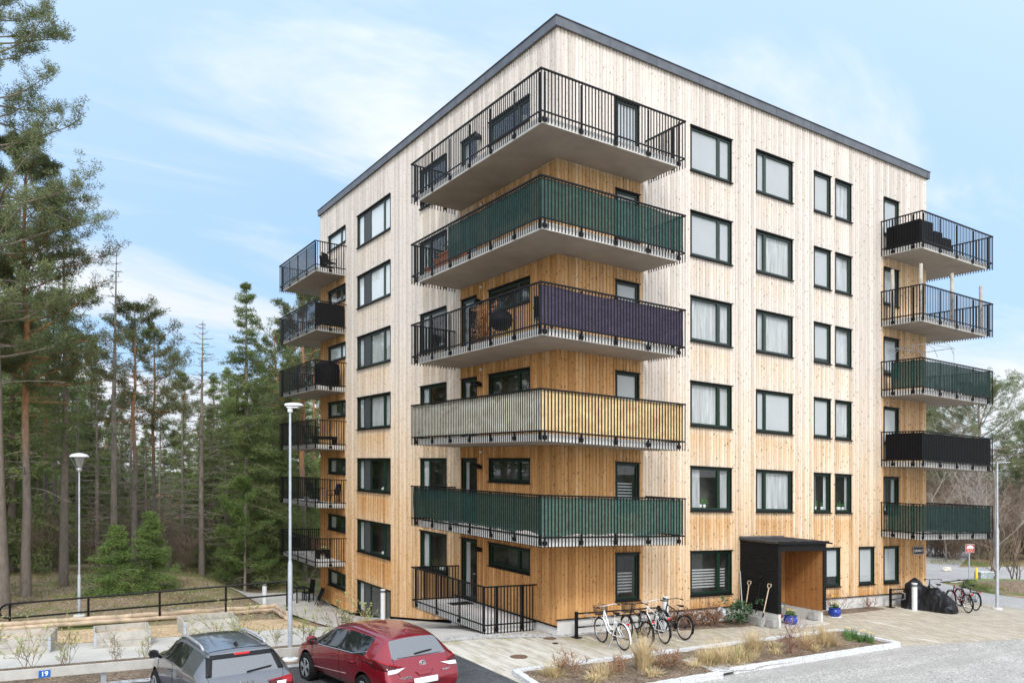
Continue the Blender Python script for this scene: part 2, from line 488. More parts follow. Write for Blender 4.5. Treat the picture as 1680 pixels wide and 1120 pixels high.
def wall(face, ulen, name):
    rng = random.Random(3 if face == 'R' else 4)
    wins = [w for w in WIN if w[0] == face]
    def zbase(u):
        if face == 'R': return .50
        return lerp_tab([(0, .30), (6.9, .22), (7.3, -.75), (9, -1.05), (13, -1.60), (17.8, -2.22), (23, -2.24)], u)
    edges = []; u = 0.0; par = 0
    bw = 0.128
    np_ = round(ulen / .139); pitch = ulen / np_; nb = np_ * 2
    ed = []
    for q in range(np_): ed += [q * pitch, q * pitch + pitch * .80]
    ed.append(ulen)
    v, f, ages, uvs, bt = [], [], [], [], []
    brd = [rng.random() for _ in range(nb)]
    shift = [rng.uniform(0, 40) for _ in range(nb)]
    def quadf(pts, uvp, board):
        n = len(v); v.extend(pts); f.append((n, n + 1, n + 2, n + 3))
        for (uu, zz) in uvp:
            uvs.append((uu, zz + shift[board // 2] + board * 3.3)); ages.append((age(face, min(uu, ulen), zz) + (brd[board] - .5) * .10, brd[board]))
    dep = lambda i: .018 if i % 2 == 0 else -.004
    for i in range(nb):
        a, b = ed[i], ed[i + 1]
        cuts = sorted({a, b} | {w[k] for w in wins for k in (1, 2) if a < w[k] < b})
        for c0, c1 in zip(cuts, cuts[1:]):
            um = (c0 + c1) / 2
            zs = [(zbase(um), 18.85)]
            for w in wins:
                if w[1] < um < w[2]:
                    nz = []
                    for lo, hi in zs:
                        if w[4] <= lo or w[3] >= hi: nz.append((lo, hi)); continue
                        if lo < w[3]: nz.append((lo, w[3]))
                        if hi > w[4]: nz.append((w[4], hi))
                    zs = nz
            for lo, hi in zs:
                k = max(1, int((hi - lo) / .35))
                for q in range(k):
                    z0 = lo + (hi - lo) * q / k; z1 = lo + (hi - lo) * (q + 1) / k
                    d = dep(i); ch = 0.008 if d > 0 else 0
                    l0 = c0 + (ch if c0 == a else 0); l1 = c1 - (ch if c1 == b else 0)
                    pts = [P(face, l0, d, z0), P(face, l1, d, z0), P(face, l1, d, z1), P(face, l0, d, z1)]
                    quadf(pts, [(l0, z0), (l1, z0), (l1, z1), (l0, z1)], i)
                    if d > 0:
                        for ue, ul in ((c0, l0), (c1, l1)):
                            if ue != ul:
                                pts = [P(face, ue, -.004, z0), P(face, ul, d, z0), P(face, ul, d, z1), P(face, ue, -.004, z1)]
                                quadf(pts, [(ue, z0), (ul, z0), (ul, z1), (ue, z1)], i)
    me = bpy.data.meshes.new(name)
    me.from_pydata([tuple(S(p)) for p in v], [], f)
    me.materials.append(M_WOOD)
    me.uv_layers.new(name='uv')
    me.color_attributes.new('age', 'FLOAT_COLOR', 'CORNER')
    ul = me.uv_layers['uv']; ca = me.color_attributes['age']
    for i in range(len(me.loops)):
        ul.data[i].uv = uvs[i]
        ca.data[i].color = (ages[i][0], ages[i][1], 0, 1)
    o = bpy.data.objects.new(name, me); COL.objects.link(o); o.parent = bld
    return o
wall('R', BX, 'cladding')
wall('L', BY, 'cladding')

# far faces, roof, plinth
mb = MB(True)
mb.quad((BX, 0, -.2), (BX, BY, -.2), (BX, BY, 18.85), (BX, 0, 18.85))
mb.quad((BX, BY, -3), (0, BY, -3), (0, BY, 18.85), (BX, BY, 18.85))
mb.build('rear_wall', plain('weathered_pine', (.55, .46, .36), .8, 0, .15, 3), bld)
mb = MB(True)
mb.box((-.06, -.06, 18.78), (BX + .02, BY + .06, 19.0), 0)
mb.build('roof', M_FASCIA, bld)
mb = MB(True)
for a, b in (((-.12, -.12, 18.76), (BX + .10, -.062, 19.05)), ((-.12, -.060, 18.76), (-.062, BY + .12, 19.05)), ((BX + .022, -.060, 18.76), (BX + .10, BY + .12, 19.05)), ((-.060, BY + .062, 18.76), (BX + .02, BY + .12, 19.05))):
    mb.box(a, b)
for a, b in (((-.15, -.15, 19.052), (BX + .13, .12, 19.075)), ((-.15, .122, 19.052), (.12, BY + .15, 19.075))):
    mb.box(a, b)
for k in range(10):
    mb.box((2 + k * 2.0, -.128, 18.762), (2.012 + k * 2.0, -.118, 19.05))
    mb.box((-.128, 2 + k * 2.2, 18.762), (-.118, 2.012 + k * 2.2, 19.05))
mb.build('roof_fascia', M_FASCIA, bld)
mb = MB(True)
mb.box((.03, .03, -.35), (8.15, .4, .495)); mb.box((10.8, .03, -.35), (BX - .03, .4, .495)); mb.box((8.15, .06, -.35), (10.8, .4, .495))
mb.box((.03, .4, -1.3), (.4, 7.05, .26))
mb.build('plinth', M_PLINTH, bld)
mb = MB(True)
mb.box((-.035, -.035, .47), (8.08, -.002, .505)); mb.box((10.8, -.035, .47), (BX, -.002, .505)); mb.box((-.035, -.0015, .25), (-.002, 6.9, .30))
mb.build('base_flashing', M_BLACK, bld)

# windows -------------------------------------------------------------
def lbox(mb, face, u0, u1, d0, d1, z0, z1, m=0):
    a, b = P(face, u0, d0, z0), P(face, u1, d1, z1)
    mb.box(tuple(min(p, q) for p, q in zip(a, b)), tuple(max(p, q) for p, q in zip(a, b)), m)
def ring(mb, face, u0, u1, z0, z1, t, d0, d1, m=0):
    lbox(mb, face, u0, u0 + t, d0, d1, z0, z1, m); lbox(mb, face, u1 - t, u1, d0, d1, z0, z1, m)
    lbox(mb, face, u0 + t, u1 - t, d0, d1, z0, z0 + t, m); lbox(mb, face, u0 + t, u1 - t, d0, d1, z1 - t, z1, m)
def curtain(mb, face, u0, u1, z0, z1, d, amp=.03, per=.14, m=0):
    n = max(4, int((u1 - u0) / .03))
    ph = wr.uniform(0, 6)
    cols = []
    for i in range(n + 1):
        u = u0 + (u1 - u0) * i / n
        dd = d + amp * math.sin(u / per * 2 * PI + ph + .8 * math.sin(u * 5))
        cols.append((P(face, u, dd, z0), P(face, u, dd, z1)))
    for (a, b), (c, e) in zip(cols, cols[1:]): mb.quad(a, c, e, b, m)
def window(face, u0, u1, z0, z1, kind, fill):
    fr = MB(True); c = .045
    ring(fr, face, u0 - .012, u1 + .012, z0 - .01, z1 + .012, c, -.13, .034)
    lbox(fr, face, u0 - .04, u1 + .04, .0345, .085, z1 + .0, z1 + .03)          # drip flashing
    o = fr.build('door' if kind == 'door' else 'window', M_FRAME, bld)
    sl = MB(True)
    lbox(sl, face, u0 - .03, u1 + .03, -.02, .10, z0 - .05, z0 - .0105)
    sl.build('sill', M_BLACK, o)
    a, b, lo, hi = u0 + .034, u1 - .034, z0 + .036, z1 - .034
    w = b - a
    s = MB(True); pn = MB(True); bays = []
    d0, d1 = -.10, -.012
    if kind == 'big_right': bays = [(0, .70), (.70, 1)]
    elif kind == 'big_left': bays = [(0, .24), (.24, 1)]
    elif kind == 'single' or kind == 'door': bays = [(0, 1)]
    elif kind == 'double': bays = [(0, .66), (.66, 1)]
    elif kind == 'wide': bays = [(0, .27), (.27, 1)]
    elif kind == 'triple': bays = [(0, .19), (.19, .62), (.62, .80), (.80, 1)]
    st = M_SASHG if z0 > 9 else M_SASH
    for i, (p, q) in enumerate(bays):
        x0, x1 = a + p * w + (.003 if i else 0), a + q * w
        if kind == 'triple' and i == 2:
            pl = MB(True); lbox(pl, face, x0, x1, -.10, -.03, lo, hi); pl.build('infill_panel', M_PLATE, o); continue
        t = .065 if kind != 'door' else .085
        ring(s, face, x0, x1, lo, hi, t, d0, d1)
        qs = [P(face, x0 + t, -.050, lo + t), P(face, x1 - t, -.050, lo + t), P(face, x1 - t, -.050, hi - t), P(face, x0 + t, -.050, hi - t)]
        pn = MB(True); pn.quad(*(qs if face == 'R' else qs[::-1])); pn.build('pane', M_GLASS, o)
    s.build('sash', st, o)
    r = MB(True); D = -.75
    A = [P(face, u0, -.13, z0), P(face, u1, -.13, z0), P(face, u1, -.13, z1), P(face, u0, -.13, z1)]
    B = [P(face, u0, D, z0), P(face, u1, D, z0), P(face, u1, D, z1), P(face, u0, D, z1)]
    r.quad(*B)
    for i in range(4): r.quad(A[i], A[(i + 1) % 4], B[(i + 1) % 4], B[i])
    r.build('room', M_ROOM, o)
    cu = MB(True)
    if fill == 'blind':
        g = wr.choice((0, 0, .0, .12, .25)) * (z1 - z0)
        lbox(cu, face, u0 + .01, u1 - .01, -.080, -.072, z0 + g, z1 - .01); cu.build('blind', M_BLIND if face == 'R' else M_BLINDLIFT, o)
    elif fill == 'curtain':
        curtain(cu, face, u0 + .01, u1 - .01, z0, z1, -.125, .018, .15); cu.build('curtain', M_CURT, o)
    elif fill == 'mixed':
        k = .30 * (u1 - u0)
        curtain(cu, face, u0 + .01, u0 + k, z0, z1, -.15, .03, .1); curtain(cu, face, u1 - k * .8, u1 - .01, z0, z1, -.15, .03, .1)
        if kind == 'big_left': curtain(cu, face, u0 + .01, u1 - .01, z0, z1, -.125, .018, .15)
        cu.build('curtain', M_CURT, o)
        v = MB(True)
        for q in range(3):
            uu = u0 + (u1 - u0) * wr.uniform(.2, .8); cc = P(face, uu, -.17, z0 + .05)
            v.lathe([(.04, 0), (.06, .12), (.05, .16)], cc, 8, 0)
            for _ in range(9):
                e = Vector(cc) + Vector((wr.uniform(-.12, .12), wr.uniform(-.05, .05), wr.uniform(.2, .42)))
                v.tri(Vector(cc) + Vector((0, 0, .14)), e, e + Vector((.04, 0, -.05)), 1)
        v.build('pot_plant', [M_WHITE, plain('leaf_green', (.05, .14, .03), .6, 0, .3)], o)
    elif fill == 'side':
        k = .20 * (u1 - u0)
        curtain(cu, face, u1 - k * 1.4, u1 - .01, z0, z1, -.15, .03, .1)
        if kind != 'door': curtain(cu, face, u0 + .01, u0 + k * .5, z0, z1, -.15, .02, .1)
        cu.build('curtain', M_CURT, o)
        if kind == 'double' or kind == 'triple':
            v = MB(True); uu = u0 + (u1 - u0) * .3; cc = P(face, uu, -.18, z0 + .04)
            v.lathe([(.05, 0), (.12, .08), (.13, .14), (.03, .2)], cc, 10); v.build('vase', M_WHITE, o)
    elif fill == 'shade':
        for q in range(7):
            zz = z0 + .22 + q * .10
            lbox(cu, face, u0 + .12, u1 - .12, -.20, -.19, zz, zz + .05)
        cu.build('shutter_slats', plain('grey_slats', (.42, .42, .41), .7, 0, .1), o)
    elif fill == 'dim' and wr.random() < .8:
        v = MB(True); cc = P(face, u0 + (u1 - u0) * .3, -.3, z0 + .05)
        v.tube([cc, (cc[0], cc[1], cc[2] + .25)], .012, 6); v.lathe([(.02, .22), (.10, .26), (.13, .34), (.10, .42), (.02, .46)], cc, 12)
        v.build('table_lamp', M_WHITE, o)
    if kind == 'door':
        hd = MB(True); lbox(hd, face, u0 + .075, u0 + .095, -.033, .03, z0 + 1.02, z0 + 1.05); lbox(hd, face, u0 + .075, u0 + .20, .03, .045, z0 + 1.02, z0 + 1.05); hd.build('handle', M_GREY, o)
        for q in range(3):
            pass
for w in WIN: window(*w)

# wall lamps and vents by the balcony doors
for fl in range(6):
    z = fl * H + 2.14
    mb = MB(True)
    mb.lathe([(.15, 0), (.148, .04), (.13, .10), (.09, .15), (.03, .175)], P('L', 4.66, .17, z), 16)
    mb.obox(P('L', 4.66, .06, z + .08), (.06, 0, 0), (0, .035, 0), (0, 0, .05))
    mb.build('wall_lamp', M_BLACK, bld, True)
    if fl < 5:
        mb = MB(True); mb.lathe([(.05, 0), (.05, .07)], P('L', 4.65, .045, z + .57), 12, 0); mb.build('vent', M_WHITE, bld)

# balconies -----------------------------------------------------------
def railing(mb, path, zb, zt, ext=True):
    """flat bar balusters hung outside the slab edge, two rails and stiffer posts"""
    for (x0, y0), (x1, y1) in zip(path, path[1:]):
        L = math.hypot(x1 - x0, y1 - y0); t = Vector(((x1 - x0) / L, (y1 - y0) / L, 0)); n = Vector((t.y, -t.x, 0))
        a = Vector((x0, y0, 0))
        mid = a + t * (L / 2)
        mb.obox(mid + Vector((0, 0, zt - .022)), t * (L / 2 + .024), n * .028, (0, 0, .022))
        mb.obox(mid + Vector((0, 0, zb + .272)), t * (L / 2), n * .012, (0, 0, .022))
        k = max(1, round(L / .118))
        for i in range(k + 1):
            if i == k: continue
            c = a + t * (L * i / k)
            mb.obox(c + Vector((0, 0, (zb - .015 + zt - .046) / 2)), t * .019, n * .005, (0, 0, (zt - .046 - zb + .015) / 2))
        pk = max(1, round(L / 1.18))
        for i in range(pk):
            c = a + t * (L * (i + .5) / pk if pk < 3 else min(L - .18, .18 + (L - .36) * i / (pk - 1)))
            inn = c - n * .085
            mb.obox(inn + Vector((0, 0, (zb + .03 + zt - .046) / 2)), t * .026, n * .018, (0, 0, (zt - .046 - zb - .03) / 2))
            mb.obox(inn + Vector((0, 0, zb + .10)), t * .07, n * .02, (0, 0, .055))
def balcony(poly, path, zb, zt=None, th=.22):
    zt = zt or zb + 1.46
    s = MB(True); n = len(poly)
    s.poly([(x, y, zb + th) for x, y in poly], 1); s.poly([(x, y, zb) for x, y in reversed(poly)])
    for i in range(n):
        (x0, y0), (x1, y1) = poly[i], poly[(i + 1) % n]
        s.quad((x0, y0, zb), (x1, y1, zb), (x1, y1, zb + th), (x0, y0, zb + th), 1)
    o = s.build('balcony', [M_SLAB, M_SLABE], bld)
    r = MB(True); railing(r, path, zb, zt); r.build('railing', M_BLACK, o)
    return o
C_POLY = [(3.40, -.024), (-.024, -.024), (-.024, 6.22), (-1.74, 6.22), (-1.74, -1.72), (3.40, -1.72)]
C_PATH = [(3.60, -.05), (3.60, -1.84), (-1.85, -1.84), (-1.85, 6.62), (-.05, 6.62)][::-1]
L_POLY = [(-.024, 18.55), (-1.52, 18.55), (-1.52, 24.25), (3.0, 24.25), (3.0, BY + .024), (-.024, BY + .024)][::-1]
L_PATH = [(-.05, 18.32), (-1.63, 18.32), (-1.63, 24.6), (3.1, 24.6)][::-1]
R_POLY = [(16.80, -.024), (16.80, -1.70), (21.85, -1.70), (21.85, 3.0), (BX + .024, 3.0), (BX + .024, -.024)]
R_PATH = [(16.70, -.05), (16.70, -1.82), (22.10, -1.82), (22.10, 3.1)]
for fl in range(1, 6):
    balcony(C_POLY, C_PATH, fl * H - .02)
    balcony(R_POLY, R_PATH, fl * H - .02)
for fl in range(0, 6):
    balcony(L_POLY, L_PATH, fl * H - .02)
balcony([(-.024, 1.25), (-.024, 6.25), (-1.84, 6.25), (-1.84, 1.25)], [(-.05, 1.10), (-1.95, 1.10), (-1.95, 6.35), (-.05, 6.35)][::-1], -.02, 1.45, .25)

# cloth screens hung inside the railings: things of their own
def screen(path, z0, z1, mats, label, group=None, off=.075, loose=0.0, seed=0, name='privacy_screen', split=None):
    rg = random.Random(seed); mb = MB(True)
    # path is followed so that the inside lies on its left
    pts = []
    for i, (p, q) in enumerate(zip(path, path[1:])):
        L = math.hypot(q[0] - p[0], q[1] - p[1]); k = max(2, int(L / .09))
        t = ((q[0] - p[0]) / L, (q[1] - p[1]) / L); nrm = (-t[1], t[0])
        for j in range(k + (1 if i == len(path) - 2 else 0)):
            s = j / k * L
            pts.append((p[0] + t[0] * s, p[1] + t[1] * s, nrm, sum(math.hypot(b[0] - a[0], b[1] - a[1]) for a, b in zip(path[:i], path[1:i + 1])) + s, i))
    nz = 9; grid = []
    for x, y, nn, s, si in pts:
        col = []
        for k in range(nz + 1):
            f = k / nz
            zz = z0 + (z1 - z0) * f - f * .07 * max(0, noise.noise((s * .8, seed * 3.3, 5))) + loose * (1 - f) * (noise.noise((s * .9, seed, 0)) * .9 + .35 * noise.noise((s * 4, seed, 3)))
            d = .016 * noise.noise((s * 2.2, zz * 2.2, seed * 7.1)) + .006 * noise.noise((s * 9, zz * 3, seed))
            col.append((x + nn[0] * d, y + nn[1] * d, zz))
        grid.append((col, si))
    for (a, sa), (b, sb) in zip(grid, grid[1:]):
        for k in range(nz):
            mb.quad(a[k], b[k], b[k + 1], a[k + 1], min(sa, len(mats) - 1))
    o = mb.build(name, mats, None, True, True)
    return tag(o, label, 'privacy screen', group)
ci = .040
def cpath(ya, xe=3.56):
    return [(xe, -1.84 + ci), (-1.85 + ci, -1.84 + ci), (-1.85 + ci, ya)]
# ------------------------------------------------------------------ privacy screens
def zf(fl): return fl * H - .02
screen(cpath(3.75), zf(4) + .30, zf(4) + 1.40, [M_SCREEN], 'dark green mesh screen on the upper corner balcony, second balcony from the roof', 'cloth screens on balcony railings', seed=1)
screen(cpath(-1.70), zf(3) + .27, zf(3) + 1.38, [M_PURPLE], 'dark purple cloth screen on right side of the middle corner balcony', 'cloth screens on balcony railings', seed=2)
screen(cpath(6.55), zf(2) + .30, zf(2) + 1.41, [M_CREAMO, M_CREAM], 'cream and orange cloth screen round the corner balcony', 'cloth screens on balcony railings', seed=3)
screen(cpath(6.55), zf(1) + .33, zf(1) + 1.40, [M_SCREENL, M_SCREEN], 'green mesh screen with loose lower edge on the lowest corner balcony', 'cloth screens on balcony railings', loose=.16, seed=4)
def rpath(xe, ya): return [(xe, -1.82 + ci), (16.70 + ci, -1.82 + ci), (16.70 + ci, ya)]
screen(rpath(22.0, -.45), zf(3) + .30, zf(3) + 1.38, [M_SCREEN], 'dark green mesh screen on the right balcony below the bare metal frame', 'cloth screens on balcony railings', seed=5)
screen(rpath(22.0, -.20), zf(2) + .28, zf(2) + 1.38, [M_BLACKCLOTH], 'black cloth screen on the right balcony between two green screened ones', 'cloth screens on balcony railings', seed=6)
screen(rpath(22.0, -.30), zf(1) + .30, zf(1) + 1.38, [M_SCREEN], 'creased dark green screen on the lowest right balcony above street sign', 'cloth screens on balcony railings', loose=.07, seed=7)
def lpath(ya, xe=-.1): return [(-1.63 + ci, ya), (-1.63 + ci, 18.32 + ci), (xe, 18.32 + ci)][::-1]
M_SMOKE = m_cloth('grey_mesh_cloth', (.05, .05, .055), .7, .3)
def _mesh(mat):
    nt = mat.node_tree; out = nt.nodes['Material Output']; tr = nt.nodes.new('ShaderNodeBsdfTransparent'); ms = nt.nodes.new('ShaderNodeMixShader'); ms.inputs[0].default_value = .45
    nt.links.new(nt.nodes['Principled BSDF'].outputs[0], ms.inputs[1]); nt.links.new(tr.outputs[0], ms.inputs[2]); nt.links.new(ms.outputs[0], out.inputs[0])
def _thin(mat, k):
    _mesh(mat); [n for n in mat.node_tree.nodes if n.type == 'MIX_SHADER'][-1].inputs[0].default_value = k
_mesh(M_SMOKE)
M_CLEAR = NT('clear_balcony_glass')
def _clear():
    t = M_CLEAR; t.n.remove(t.p); out = t.n['Material Output']
    g = t.node('ShaderNodeBsdfGlossy'); g.inputs['Roughness'].default_value = .02
    tr = t.node('ShaderNodeBsdfTransparent'); tr.inputs[0].default_value = (.80, .83, .84, 1)
    ms = t.node('ShaderNodeMixShader'); ms.inputs[0].default_value = .22
    t.l.new(tr.outputs[0], ms.inputs[1]); t.l.new(g.outputs[0], ms.inputs[2]); t.l.new(ms.outputs[0], out.inputs[0])
    return t.mat
M_CLEAR = _clear()
mb = MB(True)
mb.box((-1.63 + .09, 18.6, zf(5) + .25), (-1.63 + .10, 24.4, zf(5) + 1.40))
tag(mb.build('glass_screen', M_CLEAR), 'clear glass panel inside the railing of the topmost left balcony', 'glass screen')
screen(lpath(24.5), zf(4) + .28, zf(4) + 1.38, [M_BLACKCLOTH, M_SMOKE], 'black cloth screen on the second left balcony from the roof', 'cloth screens on balcony railings', seed=8)
screen([(-1.63 + ci, 19.0), (-1.63 + ci, 24.5)], zf(3) + .28, zf(3) + 1.36, [M_SMOKE], 'dark mesh screen beside the covered barbecue on a left balcony', 'cloth screens on balcony railings', seed=9)
screen([(-1.63 + ci, 19.4), (-1.63 + ci, 24.5)], zf(2) + .28, zf(2) + 1.40, [M_SMOKE], 'black screen on long side of the left balcony with low black bench', 'cloth screens on balcony railings', seed=10)

_thin(M_SCREEN, .09); _thin(M_SCREENL, .08)
# ------------------------------------------------------------------ things standing on the balconies
M_DARKW = plain('dark_rattan', (.009, .009, .010), .75, 0, .4, 30, .3, .2)
M_PLANT = plain('shrub_green', (.05, .11, .03), .7, 0, .4, 5)
M_DRY = plain('dry_brown_leaves', (.34, .17, .085), .8, 0, .4, 12)
M_LOG = plain('raw_timber', (.46, .42, .36), .8, 0, .2, 4, .2)
def bz(fl): return zf(fl) + .222
def chair(name, x, y, fl, rz, label, mat, group=None, arms=True):
    p = S((x, y, bz(fl)))
    e = empty(name, p, rz, label, 'chair', group)
    m = MB()
    m.box((-.23, -.24, .41), (.23, .24, .45)); m.build('seat', mat, e)
    m = MB(); m.obox((0, .27, .72), (.23, 0, 0), (0, .018, -.004), (0, .06, .27)); m.build('backrest', mat, e)
    for sx in (-1, 1):
        for sy in (-1, 1):
            m = MB(); m.tube([(sx * .22, sy * .23, .41), (sx * .25, sy * .27, 0)], .016, 6); m.build('leg', mat, e)
        if arms:
            m = MB(); m.tube([(sx * .25, -.22, .42), (sx * .26, -.22, .66), (sx * .26, .28, .68)], .016, 6); m.build('armrest', mat, e)
    return e
def table(x, y, fl, r, label, mat, group=None, h=.74):
    p = S((x, y, bz(fl))); e = empty('balcony_table', p, 0, label, 'table', group)
    m = MB(); m.lathe([(r - .02, h - .035), (r, h - .03), (r, h - .005), (r - .01, h)], (0, 0, 0), 20); m.build('tabletop', mat, e)
    m = MB(); m.tube([(0, 0, 0.03), (0, 0, h - .03)], .03, 8); m.build('leg', mat, e)
    m = MB(); m.lathe([(.24, 0), (.24, .02), (.05, .04)], (0, 0, 0), 14); m.build('base', mat, e)
    return e
def leaves(mb, c, r, n, size, m=0, rg=random, up=.0, squash=1.0):
    c = Vector(c)
    for _ in range(n):
        d = Vector((rg.gauss(0, 1), rg.gauss(0, 1), rg.gauss(0, 1)))
        if d.length < 1e-3: continue
        d.normalize(); d *= r * (rg.random() ** .45); d.z *= squash
        p = c + d
        a = Vector((rg.gauss(0, 1), rg.gauss(0, 1), rg.gauss(0, 1) + up)).normalized()
        b = a.orthogonal().normalized(); s = size * rg.uniform(.6, 1.3)
        mb.quad(p - a * s * .5, p + b * s * .28, p + a * s * .5, p - b * s * .28, m)
def pot(name, loc, r, h, mat, label, cat='pot', group=None, plant=None, n=80, pr=.25, ph=.3, size=.09, seed=1):
    rg = random.Random(seed)
    e = empty(name, loc, 0, label, cat, group)
    m = MB(); m.lathe([(r * .68, 0), (r * .98, h * .88), (r * 1.08, h * .88), (r * 1.08, h), (r * .95, h), (r * .9, h * .9), (.01, h * .9)], (0, 0, 0), 18); m.build('pot', mat, e, True)
    if plant:
        m = MB()
        for _ in range(7):
            m.tube([(0, 0, h * .9), (rg.uniform(-.6, .6) * pr, rg.uniform(-.6, .6) * pr, h + ph * rg.uniform(.5, 1.3))], .006, 4)
        leaves(m, (0, 0, h + ph * .6), pr, n, size, 0, rg, .5)
        m.build('plant', plant, e)
    return e
# corner balcony below the roof balcony: pots and a table by the open end of the screen
pg = 'terracotta pots on the upper corner balcony'
pot('flower_pot', S((-1.45, 6.0, bz(4))), .15, .30, M_TERRA, 'small terracotta pot with a tall thin plant at the end of the screened balcony', 'flower pot', None, M_PLANT, 40, .2, .75, .07, 2)
pot('flower_pot', S((-1.40, 5.2, bz(4))), .22, .42, M_TERRA, 'middle terracotta pot on the balcony with the dark green screen', 'flower pot', None, M_PLANT, 40, .2, .3, .08, 3)
e = empty('planter_box', S((-1.35, 4.3, bz(4))), PI / 2, 'long terracotta planter next to the green screen edge', 'planter')
m = MB(); m.raw([(-.55, -.17, 0), (.55, -.17, 0), (.55, .17, 0), (-.55, .17, 0), (-.62, -.22, .55), (.62, -.22, .55), (.62, .22, .55), (-.62, .22, .55)], [(3, 2, 1, 0), (4, 5, 6, 7), (0, 1, 5, 4), (1, 2, 6, 5), (2, 3, 7, 6), (3, 0, 4, 7)])
ring_pts = 0
m.box((-.65, -.25, .50), (.65, .25, .56)); m.build('box', M_TERRA, e)
m = MB(); leaves(m, (0, 0, .75), .35, 120, .10, 0, random.Random(8), .4, .6); m.build('plant', M_PLANT, e)
table(-.75, 5.0, 4, .42, 'dark round table behind the terracotta pots on the corner balcony', M_DARKW)
# middle corner balcony: dried plant, barbecue and chairs
e = empty('dried_plant', S((-1.35, 2.2, bz(3))), 0, 'large dried brown leafy plant behind the corner balcony bars', 'plant')
rg = random.Random(4); m = MB()
for k in range(60):
    a = rg.uniform(0, 2 * PI); r = .8 * rg.random() ** .5; h = rg.uniform(.15, 1.25)
    leaves(m, (.30 * math.cos(a) * r * 1.2, math.sin(a) * r * 1.0, h), .16, 12, .11, 0, rg)
m.build('foliage', M_DRY, e)
m = MB()
for k in range(12): m.tube([(0, rg.uniform(-.1, .1), 0), (rg.uniform(-.2, .2), rg.uniform(-.6, .6), rg.uniform(.6, 1.15))], .012, 5)
m.build('stem', plain('dry_stem', (.16, .09, .05), .8), e)
e = empty('kettle_barbecue', S((-1.45, .95, bz(3))), 0, 'round black kettle barbecue beside the dried brown plant', 'barbecue')
m = MB(); m.lathe([(.02, .28), (.20, .32), (.33, .45), (.37, .60), (.37, .62), (.33, .78), (.2, .90), (.03, .93)], (0, 0, 0), 20); m.build('kettle', M_BLACK, e, True)
for k in range(3):
    a = k * 2.1; m = MB(); m.tube([(.18 * math.cos(a), .18 * math.sin(a), .4), (.32 * math.cos(a), .32 * math.sin(a), 0)], .014, 6); m.build('leg', M_BLACK, e)
chair('balcony_chair', -1.2, -1.0, 3, 2.4, 'black chair at the corner between barbecue and purple screen', M_BLACK)
# right balconies
def sofa_part(mb, x0, x1, y0, y1, z, w): pass
e = empty('corner_sofa', S((17.0, -1.5, bz(5))), 0, 'black corner sofa against the railing of topmost right balcony', 'sofa')
m = MB(); m.box((.0, -.02, .10), (.95, 1.35, .42)); m.box((.95, -.02, .10), (2.2, .65, .42)); m.build('seat', M_DARKW, e)
m = MB(); m.box((-.12, -.10, .02), (-.003, 1.35, 1.0)); m.box((-.003, -.10, .02), (.85, -.022, .98)); m.build('backrest', M_DARKW, e)
m = MB(); m.box((.95, -.10, .02), (1.55, -.022, .68)); m.build('armrest', M_DARKW, e)
m = MB(); m.box((1.65, -.10, .02), (2.2, -.022, .52)); m.build('side_panel', M_DARKW, e)
for i, (x, y, lb) in enumerate(((17.0, -.35, 'beside the wall window'), (17.05, -1.55, 'at the front corner'), (19.35, -1.55, 'in the middle of the long side'), (21.75, -1.5, 'at the outer end'))):
    b0 = S((x, y, bz(4)))
    m = MB(); m.tube([(0, 0, 0), (0, 0, 2.15 if i != 3 else 2.0)], [.075, .07], 12)
    o = m.build('timber_post', M_LOG); o.location = b0
    tag(o, 'round timber post rising from the right balcony, ' + lb, 'post', 'timber posts on a right balcony')
e = empty('gazebo_frame', S((17.5, -.9, bz(3))), 0, 'thin metal tube frame of a small gazebo above the right green screen', 'frame')
m = MB()
for x in (0, 2.1):
    for y in (-.6, .75):
        m.tube([(x, y, 0), (x, y, 1.9)], .014, 6)
for pts in ([(0, -.6, 1.9), (2.1, -.6, 1.9), (2.1, .75, 1.9), (0, .75, 1.9)],): m.tube(pts, .013, 6, closed=True)
m.build('frame', M_GREY, e)
m = MB()
for y in (-.6, .1, .75): m.tube([(-.1, y, 1.6), (.4, y, 1.98), (1.1, y, 2.1), (1.8, y, 1.98), (2.1, y, 1.6)], .011, 6)
m.build('roof_hoop', M_GREY, e)
# left balconies
chair('balcony_chair', -.65, 19.1, 5, .5, 'black slatted chair on the topmost left balcony', M_BLACK)
chair('balcony_chair', -.45, 20.0, 5, 2.0, 'second black chair behind the slatted chair on the topmost left balcony', M_BLACK)
e = empty('covered_barbecue', S((-.80, 19.0, bz(3))), 0, 'barbecue under a round black cover on the third left balcony from the roof', 'barbecue')
m = MB(); m.lathe([(.56, .02), (.60, .4), (.64, .85), (.58, 1.12), (.36, 1.28), (.05, 1.33)], (0, 0, 0), 22); m.build('cover', M_BLACKCLOTH, e, True)
m = MB(); m.tube([(-.45, 0, 0), (-.45, 0, .06)], .05, 8); m.tube([(.45, 0, 0), (.45, 0, .06)], .05, 8); m.build('wheel', M_RUBBER, e)
e = empty('low_bench', S((-1.1, 19.0, bz(2))), 0, 'low black bench on the left balcony beside the lamp post', 'bench')
m = MB(); m.box((-.35, -.3, .28), (.75, .3, .42)); m.build('seat', M_DARKW, e)
for sx in (-.3, .7):
    m = MB(); m.box((sx - .04, -.28, 0), (sx + .04, .28, .28)); m.build('leg', M_DARKW, e)
chair('balcony_chair', -.9, 21.6, 2, 1.0, 'black armchair behind the black screen of a left balcony', M_DARKW)
table(-.95, 19.9, 1, .38, 'dark balcony table one storey above the lowest left balcony', M_DARKW)
chair('balcony_chair', -.42, 19.2, 1, -1.4, 'dark woven armchair standing against the orange wall', M_DARKW)
chair('balcony_chair', -.9, 21.0, 1, .3, 'dark armchair at the far side of the balcony table', M_DARKW)
